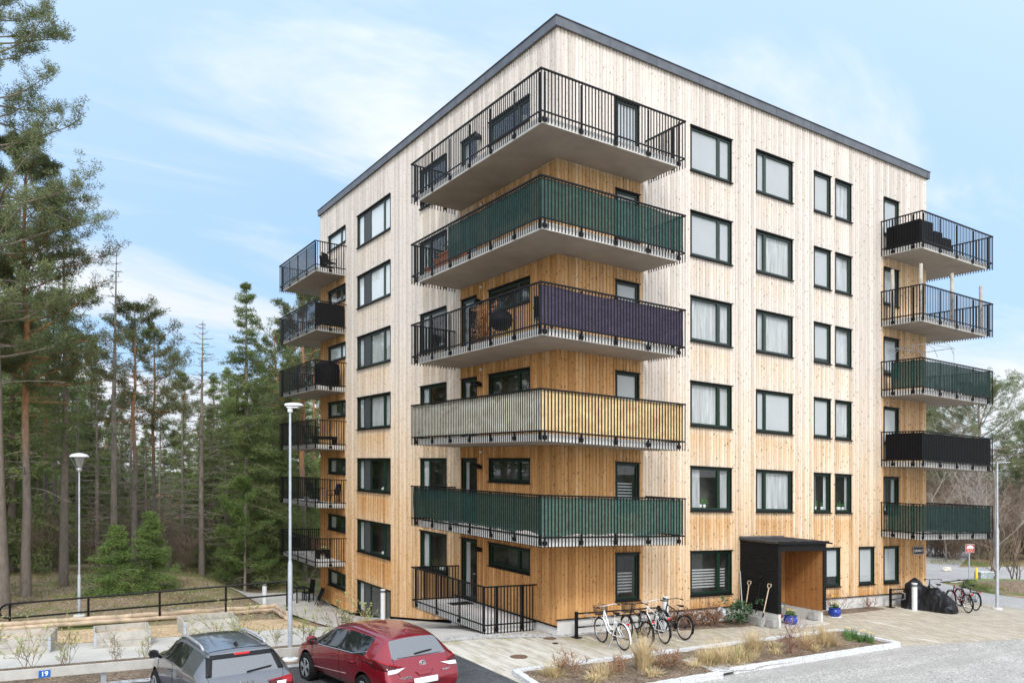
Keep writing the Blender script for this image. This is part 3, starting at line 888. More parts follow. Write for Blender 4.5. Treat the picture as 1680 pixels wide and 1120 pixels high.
pot('flower_pot', S((-1.35, 20.6, bz(1))), .14, .26, M_GREY, 'grey pot with green plant under the balcony table', 'flower pot', None, M_PLANT, 60, .2, .3, .08, 6)
e = empty('plant_crate', S((-.62, 20.2, bz(0))), .2, 'black crate with yellow and white flowers on the lowest left balcony', 'crate')
m = MB(); m.box((-.3, -.18, .28), (.3, .18, .48)); m.build('box', M_BLACK, e)
for sx in (-.27, .27):
    m = MB(); m.box((sx - .02, -.16, 0), (sx + .02, .16, .28)); m.build('leg', M_BLACK, e)
m = MB(); leaves(m, (0, 0, .55), .25, 60, .08, 0, rg, 0, .5); leaves(m, (.05, 0, .58), .2, 30, .07, 1, rg, 0, .4); m.build('flowers', [M_PLANT, plain('pale_petals', (.8, .76, .4), .6)], e)
chair('balcony_chair', -.5, 21.3, 0, .2, 'brown folding chair behind the flower crate', plain('brown_wood', (.14, .08, .05), .6))
chair('balcony_chair', -1.25, 22.4, 0, 2.6, 'dark chair in the far corner of the lowest left balcony', M_BLACK)
m = MB(); m.box((-.42, -.28, 0), (.42, .28, .015)); o = m.build('door_mat', M_BLACK); o.location = S((-.65, 5.1, .235)); tag(o, 'black mat before the ground floor terrace door', 'mat')
# ------------------------------------------------------------------ ground and surfaces
def m_earth():
    t = NT('forest_floor'); v = t.pos()
    a = t.noise(v, .35, 5, .6); b = t.noise(v, 3.2, 6, .7); c = t.noise(v, 22, 4, .7); g = t.noise(v, .16, 4, .6)
    col = t.mixc(t.mapr(b, .35, .65), (.215, .155, .095), (.33, .255, .165))
    col = t.mixc(t.mapr(c, .52, .75), col, (.36, .28, .17))
    gr = t.mixc(t.mapr(c, .3, .7), (.085, .115, .032), (.20, .20, .07))
    col = t.mixc(t.mapr(a, .48, .60), col, gr)
    col = t.mixc(t.mapr(g, .56, .66), col, (.16, .11, .065))
    t.base(col, .95, 0, .1); t.bump(c, .6, .04)
    return t.mat
def m_paving():
    t = NT('brick_paving'); v = t.pos()
    mp = t.mapping(v, (1, 1, 1), (0, 0, rad(90)))
    br = t.n.new('ShaderNodeTexBrick'); t.l.new(mp, br.inputs['Vector'])
    br.offset = .5
    for k, q in (('Scale', 1.0), ('Mortar Size', .007), ('Mortar Smooth', .3), ('Bias', 0), ('Brick Width', .34), ('Row Height', .17)): br.inputs[k].default_value = q
    br.inputs['Color1'].default_value = (.41, .355, .28, 1); br.inputs['Color2'].default_value = (.57, .50, .405, 1); br.inputs['Mortar'].default_value = (.20, .18, .11, 1)
    a = t.noise(v, .55, 5, .65, .4); b = t.noise(v, 18, 4); d = t.noise(t.mapping(v, (3.2, .5, 1)), 1.3, 5, .7)
    col = t.mixc(t.math('MULTIPLY', t.mapr(b, .3, .7), .4), br.outputs['Color'], (.24, .20, .15))
    sx = t.node('ShaderNodeSeparateXYZ'); t.l.new(v, sx.inputs[0])
    band = t.mapr(sx.outputs[0], -5, 8, 1.0, 0.25)
    moss = t.math('MULTIPLY', t.math('MULTIPLY', t.mapr(a, .46, .60), t.mapr(d, .40, .62)), band)
    col = t.mixc(t.math('MULTIPLY', moss, .85), col, (.25, .23, .06))
    pale = t.mapr(t.math('ADD', sx.outputs[0], t.math('MULTIPLY', a, 3.0)), 2.6, 0.2)
    col = t.mixc(t.math('MULTIPLY', pale, t.mapr(d, .62, .38, 0, .62)), col, (.66, .63, .55))
    st = t.noise(t.mapping(v, (1.2, .22, 1)), 1.6, 3, .5)
    col = t.mixc(t.mapr(st, .66, .70, 0, .5), col, (.72, .69, .60))
    t.base(col, .88, 0, .2); t.bump(br.outputs['Fac'], -.4, .006)
    return t.mat
def m_speckle(name, c, dark, light, sc=40, big=.4, rough=.9, bump=.5, var=.18, track=None):
    t = NT(name); v = t.pos()
    vo = t.n.new('ShaderNodeTexVoronoi'); t.l.new(v, vo.inputs['Vector']); vo.inputs['Scale'].default_value = sc
    cs = t.node('ShaderNodeSeparateColor'); t.l.new(vo.outputs['Color'], cs.inputs[0])
    col = t.ramp(cs.outputs[0], [(0, dark), (.3, c), (.7, c), (1, light)])
    a = t.noise(v, big, 6, .65)
    k = t.mapr(a, .3, .7, 1 - var, 1 + var)
    vv = t.node('ShaderNodeCombineColor')
    for i in range(3): t.l.new(k, vv.inputs[i])
    col = t.mixc(1.0, col, vv.outputs[0], 'MULTIPLY')
    if track:
        w = t.noise(t.mapping(v, (.10, 1.1, 1), (0, 0, rad(-9))), 1.0, 4, .6, .3); col = t.mixc(t.mapr(w, .50, .62, 0, .5), col, track)
        sp_ = t.noise(v, 7.0, 3, .6); col = t.mixc(t.mapr(sp_, .66, .74, 0, .55), col, (.20, .16, .11))
    t.base(col, rough, 0, .2); t.bump(vo.outputs['Distance'], bump, .01)
    return t.mat
M_EARTH = m_earth()
M_PAVE = m_paving()
M_GRAVEL = m_speckle('gravel', (.385, .365, .335), (.20, .19, .17), (.60, .57, .53), 30, .5, var=.16, track=(.30, .285, .26))
M_ASPH = m_speckle('asphalt', (.066, .067, .070), (.035, .035, .037), (.14, .14, .14), 55, .6, .85, .3, .3)
M_ROAD = m_speckle('grey_road_asphalt', (.36, .345, .325), (.22, .21, .20), (.48, .46, .44), 30, .35, .9, .2, .14)
M_PATH = m_concrete('pale_path', (.49, .46, .41), .8, .14, .3)
M_CHIPS = m_speckle('wood_chips', (.50, .36, .21), (.22, .14, .075), (.72, .56, .36), 22, 1.2, .9, .8, .2)
M_STONE = m_speckle('pale_pebbles', (.46, .44, .42), (.20, .19, .18), (.70, .68, .66), 14, .8, .9, 1.0)
M_SOIL = m_speckle('planting_soil', (.165, .120, .085), (.075, .05, .036), (.34, .26, .17), 30, 1.5, .95, .8, .3)
M_GRANITE = m_speckle('granite', (.60, .60, .59), (.36, .36, .36), (.76, .76, .75), 38, 1.5, .8, .4, .12)
M_GRASS = plain('spring_grass', (.13, .16, .045), .85, 0, .35, 2)

def axis_steps(lo, hi, step, outer):
    a = [-o for o in reversed(outer) if -o < lo]
    n = int((hi - lo) / step)
    return a + [lo + (hi - lo) * i / n for i in range(n + 1)] + [o for o in outer if o > hi]
gx = axis_steps(-45, 75, .8, (85, 100, 120, 150, 200, 300, 500, 900, 1600))
gy = axis_steps(-26, 75, .8, (85, 100, 120, 150, 200, 300, 500, 900, 1600))
gv = [(x, y, ground(x, y) - .035 + (0.05 * noise.noise((x * .5, y * .5, 0)) if (x < -3 and y > 9) or y > 26 else 0)) for y in gy for x in gx]
nx = len(gx)
gf = [(j * nx + i, j * nx + i + 1, (j + 1) * nx + i + 1, (j + 1) * nx + i) for j in range(len(gy) - 1) for i in range(nx - 1)]
mb = MB(); mb.raw(gv, gf)
tag(mb.build('ground', M_EARTH, None, True), 'brown and green forest floor', None, None, 'structure')

def sheet(name, left, right, off, mat, label=None, n=None, kind='structure', step=.8):
    """a strip of surface between two polylines, laid on the ground"""
    def resample(pl, k):
        L = [0]
        for a, b in zip(pl, pl[1:]): L.append(L[-1] + math.hypot(b[0] - a[0], b[1] - a[1]))
        out = []
        for i in range(k + 1):
            s = L[-1] * i / k
            for q in range(len(pl) - 1):
                if s <= L[q + 1] + 1e-9:
                    f = (s - L[q]) / max(1e-9, L[q + 1] - L[q]); out.append((pl[q][0] + (pl[q + 1][0] - pl[q][0]) * f, pl[q][1] + (pl[q + 1][1] - pl[q][1]) * f)); break
        return out
    ll = max(sum(math.hypot(b[0] - a[0], b[1] - a[1]) for a, b in zip(p, p[1:])) for p in (left, right))
    k = max(2, int(ll / step)); A, B = resample(left, k), resample(right, k)
    wdt = max(math.hypot(a[0] - b[0], a[1] - b[1]) for a, b in zip(A, B)); m_ = max(1, int(wdt / step))
    V = []
    for a, b in zip(A, B):
        for j in range(m_ + 1):
            x = a[0] + (b[0] - a[0]) * j / m_; y = a[1] + (b[1] - a[1]) * j / m_
            V.append((x, y, ground(x, y) + off))
    F = [(i * (m_ + 1) + j, i * (m_ + 1) + j + 1, (i + 1) * (m_ + 1) + j + 1, (i + 1) * (m_ + 1) + j) for i in range(k) for j in range(m_)]
    s = MB(); s.raw(V, F)
    o = s.build(name, mat, None, True)
    return tag(o, label, None, None, kind)
# gravel yard in front, brick paving along the house, dark parking, grey road
sheet('gravel_yard', [(-30, -45), (75, -45)], [(-30, -3.6), (9, -5.0), (14.8, -6.3), (24, -8.5), (75, -20)], .000, M_GRAVEL, 'pale grey gravel yard')
sheet('brick_paving', [(-4.1, -4.3), (9.4, -5.4), (14.8, -6.4), (22.4, -6.4)], [(-4.1, .78), (-.05, .75), (.02, .10), (9.4, .10), (22.4, .10)], .004, M_PAVE, 'beige and mossy brick paving', step=1.0)
sheet('parking_asphalt', [(-30, -12), (-4.1, -12)], [(-30, -.72), (-8, -.66), (-6, -.5), (-4.1, .35)], .008, M_ASPH, 'dark asphalt parking')
sheet('road', [(22.4, -30), (22.4, -6), (22.4, 2), (22.3, 30), (22, 60)], [(26.6, -30), (25.9, -4), (26.6, 1.2), (28.3, 4), (60, 18)], .008, M_ROAD, 'grey asphalt road beside the house')
sheet('turning_area', [(27.6, 4.0), (31.5, 4.4), (60, -9)], [(27.0, 8), (37, 9), (62, 2)], .016, M_ROAD, 'pale turning area beyond the grass verge', step=1.5)
# concrete path down along the left side of the house
sheet('path', [(-4.1, .70), (-5.2, 3), (-5.3, 7), (-4.8, 13), (-4.2, 19), (-4.0, 27)], [(-.1, .70), (.3, 2), (.3, 6), (.3, 13), (.3, 19), (.3, 26)], .004, M_PATH, 'pale concrete path falling along the house')
sheet('garden_path', [(-30, 1.9), (-5.2, 1.9)], [(-30, 5.3), (-5.2, 5.3)], .010, M_PATH, 'pale strip in front of the growing boxes')
sheet('wood_chip_bed', [(-22, 5.2), (-5.9, 5.2)], [(-22, 9.2), (-6.0, 8.0)], .016, M_CHIPS, 'tan wood chips between boxes and logs')
sheet('pebble_strip', [(-4.0, .55), (-2.2, .45), (0, -.28), (2.0, -.20)], [(-4.0, .80), (-2.0, 1.3), (-.05, .3), (2.0, .05)], .014, M_STONE, 'pale pebbles under the terrace edge')
sheet('pebble_edge', [(-30, -.80), (-8, -.74), (-5.2, -.36)], [(-30, -.52), (-8, -.46), (-5.2, -.08)], .014, M_STONE, 'pale pebbles along the parking edge')
sheet('hedge_bed', [(-30, -.54), (-8, -.48), (-5.2, -.10), (-4.15, .36)], [(-30, 1.9), (-8, 1.9), (-5.2, 1.9), (-4.9, 1.8)], .012, M_SOIL, 'bare earth under the young hedge')
# soil beds at the foot of the facade
sheet('wall_bed', [(3.6, -.75), (5.5, -.95), (8.0, -1.25)], [(3.6, .03), (5.5, .03), (8.05, .03)], .012, M_SOIL, 'bare bed left of the porch', step=.4)
sheet('wall_bed_right', [(11.0, -.55), (14, -.75), (16.2, -.6)], [(11.0, .03), (14, .03), (16.2, .03)], .012, M_SOIL, 'bare bed right of the porch', step=.4)
# grass verge with an earth slope between road and turning area
vg = []
VA = [(26.4, .4), (28.2, 3.0), (31, 2.6), (36, -1.2), (44, -7), (60, -20)]
VB = [(26.3, -1.2), (27.4, .6), (30.5, -.6), (35, -4), (43, -10), (58, -24)]
mb = MB(); rows = []
for f in range(9):
    q = f / 8; row = []
    for (a, b) in zip(VA, VB):
        for s in (0,):
            x, y = a[0] + (b[0] - a[0]) * q, a[1] + (b[1] - a[1]) * q
            row.append((x, y, ground(x, y) + .02 - .10 + .50 * min(1, len(row) / 1.0) * sstep(0, .25, q) * (1 - sstep(.45, 1, q)) + .05 * noise.noise((x * 2, y * 2, 1))))
    rows.append(row)
for r0, (ra, rb) in enumerate(zip(rows, rows[1:])):
    for i in range(len(VA) - 1): mb.quad(ra[i], ra[i + 1], rb[i + 1], rb[i], 0 if r0 < 4 else 1)
tag(mb.build('verge', [M_GRASS, M_SOIL], None, True), 'low grass verge with bare earth slope', None, None, 'structure')

def m_hill():
    t = NT('wooded_hill'); v = t.pos()
    a = t.noise(v, .05, 6, .7); b = t.noise(v, .4, 4, .6)
    col = t.mixc(t.mapr(a, .4, .6), (.075, .105, .075), (.13, .13, .10)); col = t.mixc(t.mapr(b, .5, .7), col, (.16, .17, .15))
    t.base(col, 1, 0, 0); return t.mat
M_HILL = m_hill()
mb = MB(); rows = []
for j, (R, hgt) in enumerate(((300, -12), (360, 1.5), (430, 3.0), (520, 9), (650, 5))):
    row = []
    for i in range(181):
        a = rad(-40 + i * 1.0)
        hh = hgt + (0 if j == 0 else (5.5 * noise.noise((a * 5, j * 3.1, 0)) + 2.4 * noise.noise((a * 40, j, 2)) + 1.1 * noise.noise((a * 160, j, 5))))
        row.append((R * math.sin(a), R * math.cos(a), hh))
    rows.append(row)
for ra, rb in zip(rows, rows[1:]):
    for i in range(180): mb.quad(ra[i], ra[i + 1], rb[i + 1], rb[i])
tag(mb.build('hills', M_HILL), 'low wooded hills on the horizon', None, None, 'structure')

# ------------------------------------------------------------------ entrance porch (part of the house)
XL, XR, YF = 8.12, 10.72, -1.73
M_PORCHW = plain('orange_pine_lining', (.56, .285, .095), .7, 0, .18, 4)
def boards(mb, p0, du, dz, n, axis_n, m, th=.02, gap=.008):
    """horizontal boards stacked on a plane"""
    p0, du, dz, nn = Vector(p0), Vector(du), Vector(dz), Vector(axis_n)
    for i in range(n):
        a = p0 + dz * (i / n); b = p0 + dz * ((i + 1) / n) - dz.normalized() * gap
        mb.obox((a + b) / 2 + du / 2 + nn * th / 2, du / 2, (b - a) / 2, nn * th / 2, m)
pz0, pz1 = .46, 2.74
po = MB(True)
po.box((XL + .02, YF + .02, pz0), (XL + .14, -.03, 2.86)); po.box((XR - .14, YF + .02, pz0), (XR - .02, -.03, 2.86))
porch = po.build('entrance_porch', M_BLACKWOOD, bld)
po = MB(True)
boards(po, (XL + .02, YF + .02, pz0), (0, -YF - .05, 0), (0, 0, 2.42), 20, (-1, 0, 0), 0)
boards(po, (XR - .02, YF + .02, pz0), (0, -YF - .05, 0), (0, 0, 2.42), 20, (1, 0, 0), 0)
boards(po, (XL, YF + .02, pz0), (.16, 0, 0), (0, 0, 2.42), 24, (0, -1, 0), 0)
boards(po, (XR - .16, YF + .02, pz0), (.16, 0, 0), (0, 0, 2.42), 24, (0, -1, 0), 0)
boards(po, (XL + .161, YF + .02, 2.62), (XR - XL - .322, 0, 0), (0, 0, .26), 2, (0, -1, 0), 0)
po.build('black_cladding', M_BLACKWOOD, porch)
po = MB(True)
n = 14
for i in range(n):
    x0 = XR - .141; y0 = YF + .05 + (-YF - .10) * i / n; y1 = YF + .05 + (-YF - .10) * (i + 1) / n
    po.box((x0 - (.025 if i % 2 else .012), y0, .42), (x0, y1 - .004, 2.70))
    x1 = XL + .141
    po.box((x1, y0, .42), (x1 + (.025 if i % 2 else .012), y1 - .004, 2.70))
nb_ = 17
for i in range(nb_):
    u0 = XL + .17 + (XR - XL - .34) * i / nb_; u1 = XL + .17 + (XR - XL - .34) * (i + 1) / nb_
    po.box((u0, -.075 if i % 2 else -.06, .50), (u1 - .004, -.03, 2.70))
lin = po.build('pine_lining', M_WOOD, porch)
uvl = lin.data.uv_layers.new(name='uv')
for lp_ in lin.data.loops:
    c_ = lin.data.vertices[lp_.vertex_index].co
    uvl.data[lp_.index].uv = (c_.x + c_.y, c_.z + 7.7)
po = MB(True)
po.box((XL - .05, YF - .05, 2.90), (XR + .06, -.03, 2.955)); po.build('roof', plain('bitumen_roof', (.045, .046, .05), .75, 0, .2, 3), porch)
po = MB(True)
for k in range(4): po.box((XL + .3 + k * .62, YF - .04, 2.958), (XL + .33 + k * .62, -.05, 2.99))
po.box((XL - .05, -.20, 2.958), (XR - .4, -.05, 3.02)); po.build('roof_batten', M_FASCIA, porch)
po = MB(True); po.box((XL - .07, YF - .075, 2.87), (XR + .07, YF - .052, 2.97)); po.tube([(XR + .02, YF - .1, 2.90), (XR + .2, YF - .1, 2.88)], .03, 8)
po.build('gutter', M_BLACK, porch)
po = MB(True); po.box((XL + .02, YF + .01, -.1), (XL + .145, -.031, .458)); po.box((XR - .145, YF + .12, -.1), (XR - .02, -.031, .418)); po.build('footing', M_PLINTH, porch)
po = MB(True); po.box((XL + .15, YF - .25, -.2), (XR - .16, .05, .05)); po.build('threshold', M_PATH, porch)
po = MB(True); po.box((XL + .30, -.12, 1.95), (XL + .38, -.08, 2.10)); po.build('entry_lamp', M_WHITE, porch)

# text helper -----------------------------------------------------------
def text(s, name, size, mat, M, parent=None, ext=.002, shear_=0.0, bold=0.0, sx=1.0):
    cu = bpy.data.curves.new(name, 'FONT'); cu.body = s; cu.size = size; cu.extrude = ext; cu.align_x = 'CENTER'; cu.align_y = 'CENTER'; cu.shear = shear_; cu.offset = bold; cu.resolution_u = 3
    o = bpy.data.objects.new(name, cu); COL.objects.link(o)
    dg = bpy.context.evaluated_depsgraph_get()
    me = bpy.data.meshes.new_from_object(o.evaluated_get(dg)); bpy.data.objects.remove(o); bpy.data.curves.remove(cu)
    me.materials.clear(); me.materials.append(mat)
    me.transform(Matrix.Diagonal((sx, 1, 1, 1))); me.transform(M)
    q = bpy.data.objects.new(name, me); COL.objects.link(q); q.parent = parent
    return q
FRONT = Matrix.Rotation(rad(90), 4, 'X')       # lettering that faces -Y
# street name plate on the corner of the house
pc = Vector(S((19.42, -.05, 2.30)))
e = MB(); e.obox((pc.x, pc.y, pc.z), (.40, 0, -.40 * .0294), (0, .012, 0), (0, 0, .18)); pl = e.build('street_plate', plain('grey_plate_rim', (.42, .42, .43), .4), bld)
e = MB(); e.obox((pc.x, pc.y - .014, pc.z), (.375, 0, -.375 * .0294), (0, .004, 0), (0, 0, .155)); e.build('plate_face', plain('black_enamel', (.018, .018, .02), .3), pl)
text('Solbrinken 11', 'plate_lettering', .155, M_WHITE, Matrix.Translation((pc.x, pc.y - .021, pc.z)) @ FRONT, pl, .002, 0, .003, .78)
# ------------------------------------------------------------------ bicycles
M_TYRE = M_RUBBER
M_CHROME = plain('bright_steel', (.70, .70, .71), .22, .9, .06, 9)
M_ORANGE = plain('orange_reflector', (.85, .30, .03), .35, 0, .1)
M_REDP = plain('red_reflector', (.65, .02, .015), .3, 0, .1)
def bicycle(loc, rz, frame_mat, label, group, tyre=M_TYRE, basket=False, rack=True, lean=.06, step=False, rim=M_CHROME, sc=1.14, dark=False, tan=False):
    e = empty('bicycle', loc, rz, label, 'bicycle', group)
    e.scale = (sc, sc, sc); e.rotation_euler = (0, lean, rz)
    R = .335; yr, yf = -.52, .54
    def wheel(y, st):
        m = MB(); n = 28
        pts = [(0, y + (R - .018) * math.cos(2 * PI * i / n), R + (R - .018) * math.sin(2 * PI * i / n)) for i in range(n)]
        m.tube([(0, y + .02, R), (0, y - .02, R)], .02, 6); 
        for i in range(18):
            a = 2 * PI * i / 18 + st; s = .02 if i % 2 else -.02
            m.tube([(s, y, R), (0, y + (R - .04) * math.cos(a), R + (R - .04) * math.sin(a))], .0016, 3, cap=False)
        m.tube([(-.045, y, R), (.045, y, R)], .016, 8)
        w = m.build('wheel', M_CHROME if not dark else M_BLACK, e)
        m = MB(); m.tube(pts, .020, 6, closed=True); m.build('tyre', tyre, w, True)
        m = MB(); m.tube([(0, y + (R - .042) * math.cos(2 * PI * i / n), R + (R - .042) * math.sin(2 * PI * i / n)) for i in range(n)], .010, 5, closed=True); m.build('rim', rim, w, True)
        m = MB(); a = -1.1 + st; m.obox((.012, y + .2 * math.cos(a), R + .2 * math.sin(a)), (.006, 0, 0), (0, .035, 0), (0, 0, .016)); m.build('reflector', M_ORANGE, w)
    wheel(yr, .2); wheel(yf, .9)
    f = MB()
    bb = (0, -.06, .30); st = (0, -.20, .78); hd0, hd1 = (0, .36, .66), (0, .31, .88)
    if step: f.tube([hd0, (0, .18, .38), bb], .019, 8); f.tube([hd1, (0, .12, .52), (0, -.10, .42)], .015, 8)
    else: f.tube([(0, .36, .68), bb], .018, 8); f.tube([(0, .32, .84), (0, -.18, .70)], .016, 8)
    f.tube([bb, st], .017, 8); f.tube([hd0, hd1], .021, 8)
    for s in (-.035, .035):
        f.tube([(s * .4, -.06, .30), (s, yr, R)], .010, 6); f.tube([(s * .4, -.18, .70), (s, yr, R)], .009, 6)
        f.tube([(s * .7, .37, .62), (s, .42, .5), (s, yf, R)], .011, 6)
    f.build('frame', frame_mat, e, True)
    f = MB(); f.tube([(0, .31, .86), (0, .29, 1.0)], .014, 6); f.tube([(-.30, .12, 1.03), (-.24, .20, 1.04), (-.06, .30, 1.0), (.06, .30, 1.0), (.24, .20, 1.04), (.30, .12, 1.03)], .011, 6)
    h = f.build('handlebar', M_CHROME if not dark else M_BLACK, e, True)
    f = MB(); 
    for s in (-1, 1): f.tube([(s * .30, .13, 1.03), (s * .31, .03, 1.02)], .017, 7)
    f.build('grip', M_RUBBER, h)
    f = MB(); f.tube([st, (0, -.215, .86)], .013, 6, 1)
    f.raw([(-.07, -.34, .90), (.07, -.34, .90), (.085, -.28, .91), (-.085, -.28, .91), (-.025, -.10, .90), (.025, -.10, .90), (-.05, -.34, .86), (.05, -.34, .86), (0, -.08, .885)], [(0, 1, 2, 3), (3, 2, 5, 4), (0, 6, 7, 1), (4, 5, 8), (0, 3, 6), (1, 7, 2), (3, 4, 8, 6), (2, 7, 8, 5), (6, 8, 7)])
    f.build('saddle', [M_RUBBER, M_CHROME], e)
    f = MB(); f.lathe([(.085, -.004), (.085, .004)], (0.035, -.06, .30), 18, 0, Vector((1, 0, 0))); f.tube([(.05, -.06, .30), (.05, .02, .16)], .008, 5); f.tube([(-.05, -.06, .30), (-.05, -.14, .44)], .008, 5)
    f.obox((.09, .02, .16), (.045, 0, 0), (0, .03, 0), (0, 0, .01)); f.obox((-.09, -.14, .44), (.045, 0, 0), (0, .03, 0), (0, 0, .01))
    f.tube([(.035, -.06, .385), (.035, yr, R + .035), (.035, yr, R - .035), (.035, -.06, .215)], .006, 4, closed=True)
    f.build('crankset', M_BLACK, e)
    f = MB()
    for y, a0, a1 in ((yr, 20, 200), (yf, 25, 150)):
        k = 10
        for i in range(k):
            a = rad(a0 + (a1 - a0) * i / k); b = rad(a0 + (a1 - a0) * (i + 1) / k); r = R + .028
            f.quad((-.024, y + r * math.cos(a), R + r * math.sin(a)), (.024, y + r * math.cos(a), R + r * math.sin(a)), (.024, y + r * math.cos(b), R + r * math.sin(b)), (-.024, y + r * math.cos(b), R + r * math.sin(b)))
    f.build('mudguard', frame_mat if step else M_BLACK, e)
    if rack:
        f = MB()
        for s in (-.06, .06): f.tube([(s, -.22, .72), (s, -.78, .73)], .006, 5); f.tube([(s, -.66, .73), (s * .7, yr, R)], .005, 5)
        f.tube([(-.06, -.78, .73), (.06, -.78, .73)], .006, 5)
        f.build('rear_rack', M_CHROME if not dark else M_BLACK, e)
        f = MB(); f.obox((0, -.80, .70), (.035, 0, 0), (0, .012, 0), (0, 0, .022)); f.build('rear_reflector', M_REDP, e)
    if basket:
        f = MB(); c = Vector((0, .50, .76)); a, b = .10, .14
        for q in range(6):
            z = q * .045; k = 1 + q * .035
            f.tube([c + Vector((-b * k, -a * k, z)), c + Vector((b * k, -a * k, z)), c + Vector((b * k, a * k, z)), c + Vector((-b * k, a * k, z))], .005, 4, closed=True)
        for i in range(9):
            for s in (-1, 1):
                u = -b + 2 * b * i / 8; f.tube([c + Vector((u, s * a, 0)), c + Vector((u * 1.17, s * a * 1.17, .225))], .0035, 3)
                w_ = -a + 2 * a * i / 8; f.tube([c + Vector((s * b, w_, 0)), c + Vector((s * b * 1.17, w_ * 1.17, .225))], .0035, 3)
        f.obox(c, (b, 0, 0), (0, a, 0), (0, 0, .006)); f.build('basket', plain('brown_wire_basket', (.05, .032, .022), .6), e)
    if step:
        f = MB(); f.tube([(-.03, -.1, .28), (-.20, -.14, .0)], .008, 5); f.build('kickstand', M_CHROME, e)
    return e
M_BWHITE = plain('white_bicycle_paint', (.78, .78, .77), .3, 0, .05)
M_BDARK = plain('dark_bicycle_paint', (.02, .02, .024), .35, 0, .2)
M_BWINE = plain('wine_red_bicycle_paint', (.16, .012, .03), .35, 0, .2)
bg_ = 'bicycles parked in front of the house'
def bike_px(rear, front, *a, **k):
    p, q = at(*rear), at(*front); d = q - p; rz = math.atan2(-d.x, d.y)
    u = Vector((d.x, d.y, 0)).normalized(); s = k.get('sc', 1.14)
    mid = p + u * .52 * s; mid.z = ground(mid.x, mid.y) + .004
    pitch = 0
    b = bicycle(mid, rz, *a, **k)
    return b
bike_px((1023, 1067), (978, 1049), M_BWHITE, 'white step-through bicycle with brown wire basket in front of the rack', bg_, basket=True, step=True, lean=-.07)
bike_px((1060, 1063), (1020, 1046), M_BDARK, 'dark bicycle with tan tyres and front basket next to the white one', bg_, basket=True, lean=.05, tyre=M_TYRE, rim=plain('tan_sidewall', (.50, .35, .16), .7), dark=True)
bike_px((1090, 1056), (1052, 1040), M_BWHITE, 'white and dark bicycle between the tan tyred bicycle and the black one', bg_, lean=-.05)
bike_px((1122, 1050), (1078, 1036), M_BDARK, 'black sports bicycle leaning at the right end of the first rack', bg_, lean=.10, rack=False, dark=True)
bike_px((1588, 1005), (1545, 992), M_BWINE, 'wine red bicycle behind the black bicycle cover', bg_, lean=-.04, dark=False)
bike_px((1600, 1001), (1556, 988), M_BDARK, 'black bicycle farthest right behind the wine red one', bg_, lean=.03, dark=True)
bike_px((1545, 1000), (1494, 985), M_BDARK, 'dark bicycle half hidden under the black cover by the wall', bg_, lean=.02, dark=True, rack=False)
# bicycle stands
def stand(x0, x1, y, label, n):
    z = ground(x0, y); e = empty('bicycle_stand', (x0, y, z), 0, label, 'bicycle stand', 'bicycle stands')
    dz = ground(x1, y) - z; L = x1 - x0
    for i, x in enumerate((0.0, L)):
        zz = dz * x / L
        m = MB(); m.box((x - .04, -.04, zz - .02), (x + .04, .04, zz + .80)); m.box((x - .12, -.14, zz - .01), (x + .12, .14, zz + .03)); m.build('post', M_BLACK, e)
    m = MB()
    for h in (.32, .74): m.obox((L / 2, 0, h + dz / 2), (L / 2, 0, dz / 2), (0, .022, 0), (0, 0, .022))
    m.build('crossbar', M_BLACK, e)
    for i in range(n):
        x = L * (i + .5) / n; zz = dz * x / L
        m = MB()
        for s in (-.035, .035): m.tube([(x + s, -.03, zz + .32), (x + s, -.40, zz + .38), (x + s, -.42, zz + .62), (x + s, -.02, zz + .73)], .009, 6)
        m.build('wheel_holder', M_GREY, e)
stand(.38, 3.75, -.48, 'black steel bicycle stand by the corner of the house', 5)
stand(16.75, 19.6, -.42, 'black steel bicycle stand at the far right end of the house', 4)
# black cover over a bicycle
cpos = at(1545, 1005); cpos = Vector((17.85, -1.45, ground(17.75, -1.55)))
mb = MB(); nU, nV = 70, 34
G = []
def fold(x, y, z):
    r = 0
    for q, (fx, fy, fz, am) in enumerate(((1.3, 1.7, .7, .085), (3.1, 3.6, 1.6, .050), (6.5, 8.0, 3.5, .026))):
        r += am * ((1 - abs(noise.noise((x * fx + z * .8, y * fy + z * .9 * (-1) ** q, z * fz + q * 9)) * 2.2)) ** 2 - .45)
    return r
for i in range(nU + 1):
    u = i / nU; row = []
    L = (u - .5) * 2.1
    htop = lerp_tab([(0, .34), (.05, .52), (.16, .72), (.26, .80), (.34, .98), (.42, .98), (.52, .90), (.64, 1.02), (.74, 1.22), (.80, 1.30), (.86, 1.20), (.94, 1.05), (1, .66)], u)
    wd = lerp_tab([(0, .16), (.10, .26), (.35, .30), (.6, .34), (.78, .46), (.9, .40), (1, .20)], u)
    for j in range(nV + 1):
        a = PI * j / nV; cs_, sn = math.cos(a), math.sin(a)
        h = sn ** .62; x = wd * (abs(cs_) ** .8) * (1 if cs_ > 0 else -1) * (1 + .55 * (1 - h) ** 1.5); z = htop * h
        f = fold(x, L, z); k = .35 + .9 * (1 - h) if j not in (0, nV) else 1.0
        row.append((x + f * (1 if cs_ > 0 else -1) * k * min(1, abs(cs_) * 3), L + f * .25, max(0.012, z + f * .35 * h)))
    G.append(row)
for a, b in zip(G, G[1:]):
    for j in range(nV): mb.quad(a[j], a[j + 1], b[j + 1], b[j])
mb.poly([G[0][j] for j in range(nV + 1)]); mb.poly([G[-1][j] for j in reversed(range(nV + 1))])
o = mb.build('bicycle_cover', m_cloth('black_tarpaulin', (.010, .010, .011), .36, .25, 0, 9), None, True, True)
o.location = cpos; o.rotation_euler = (0, 0, rad(4)); tag(o, 'black crumpled tarpaulin cover draped over a bicycle', 'cover')

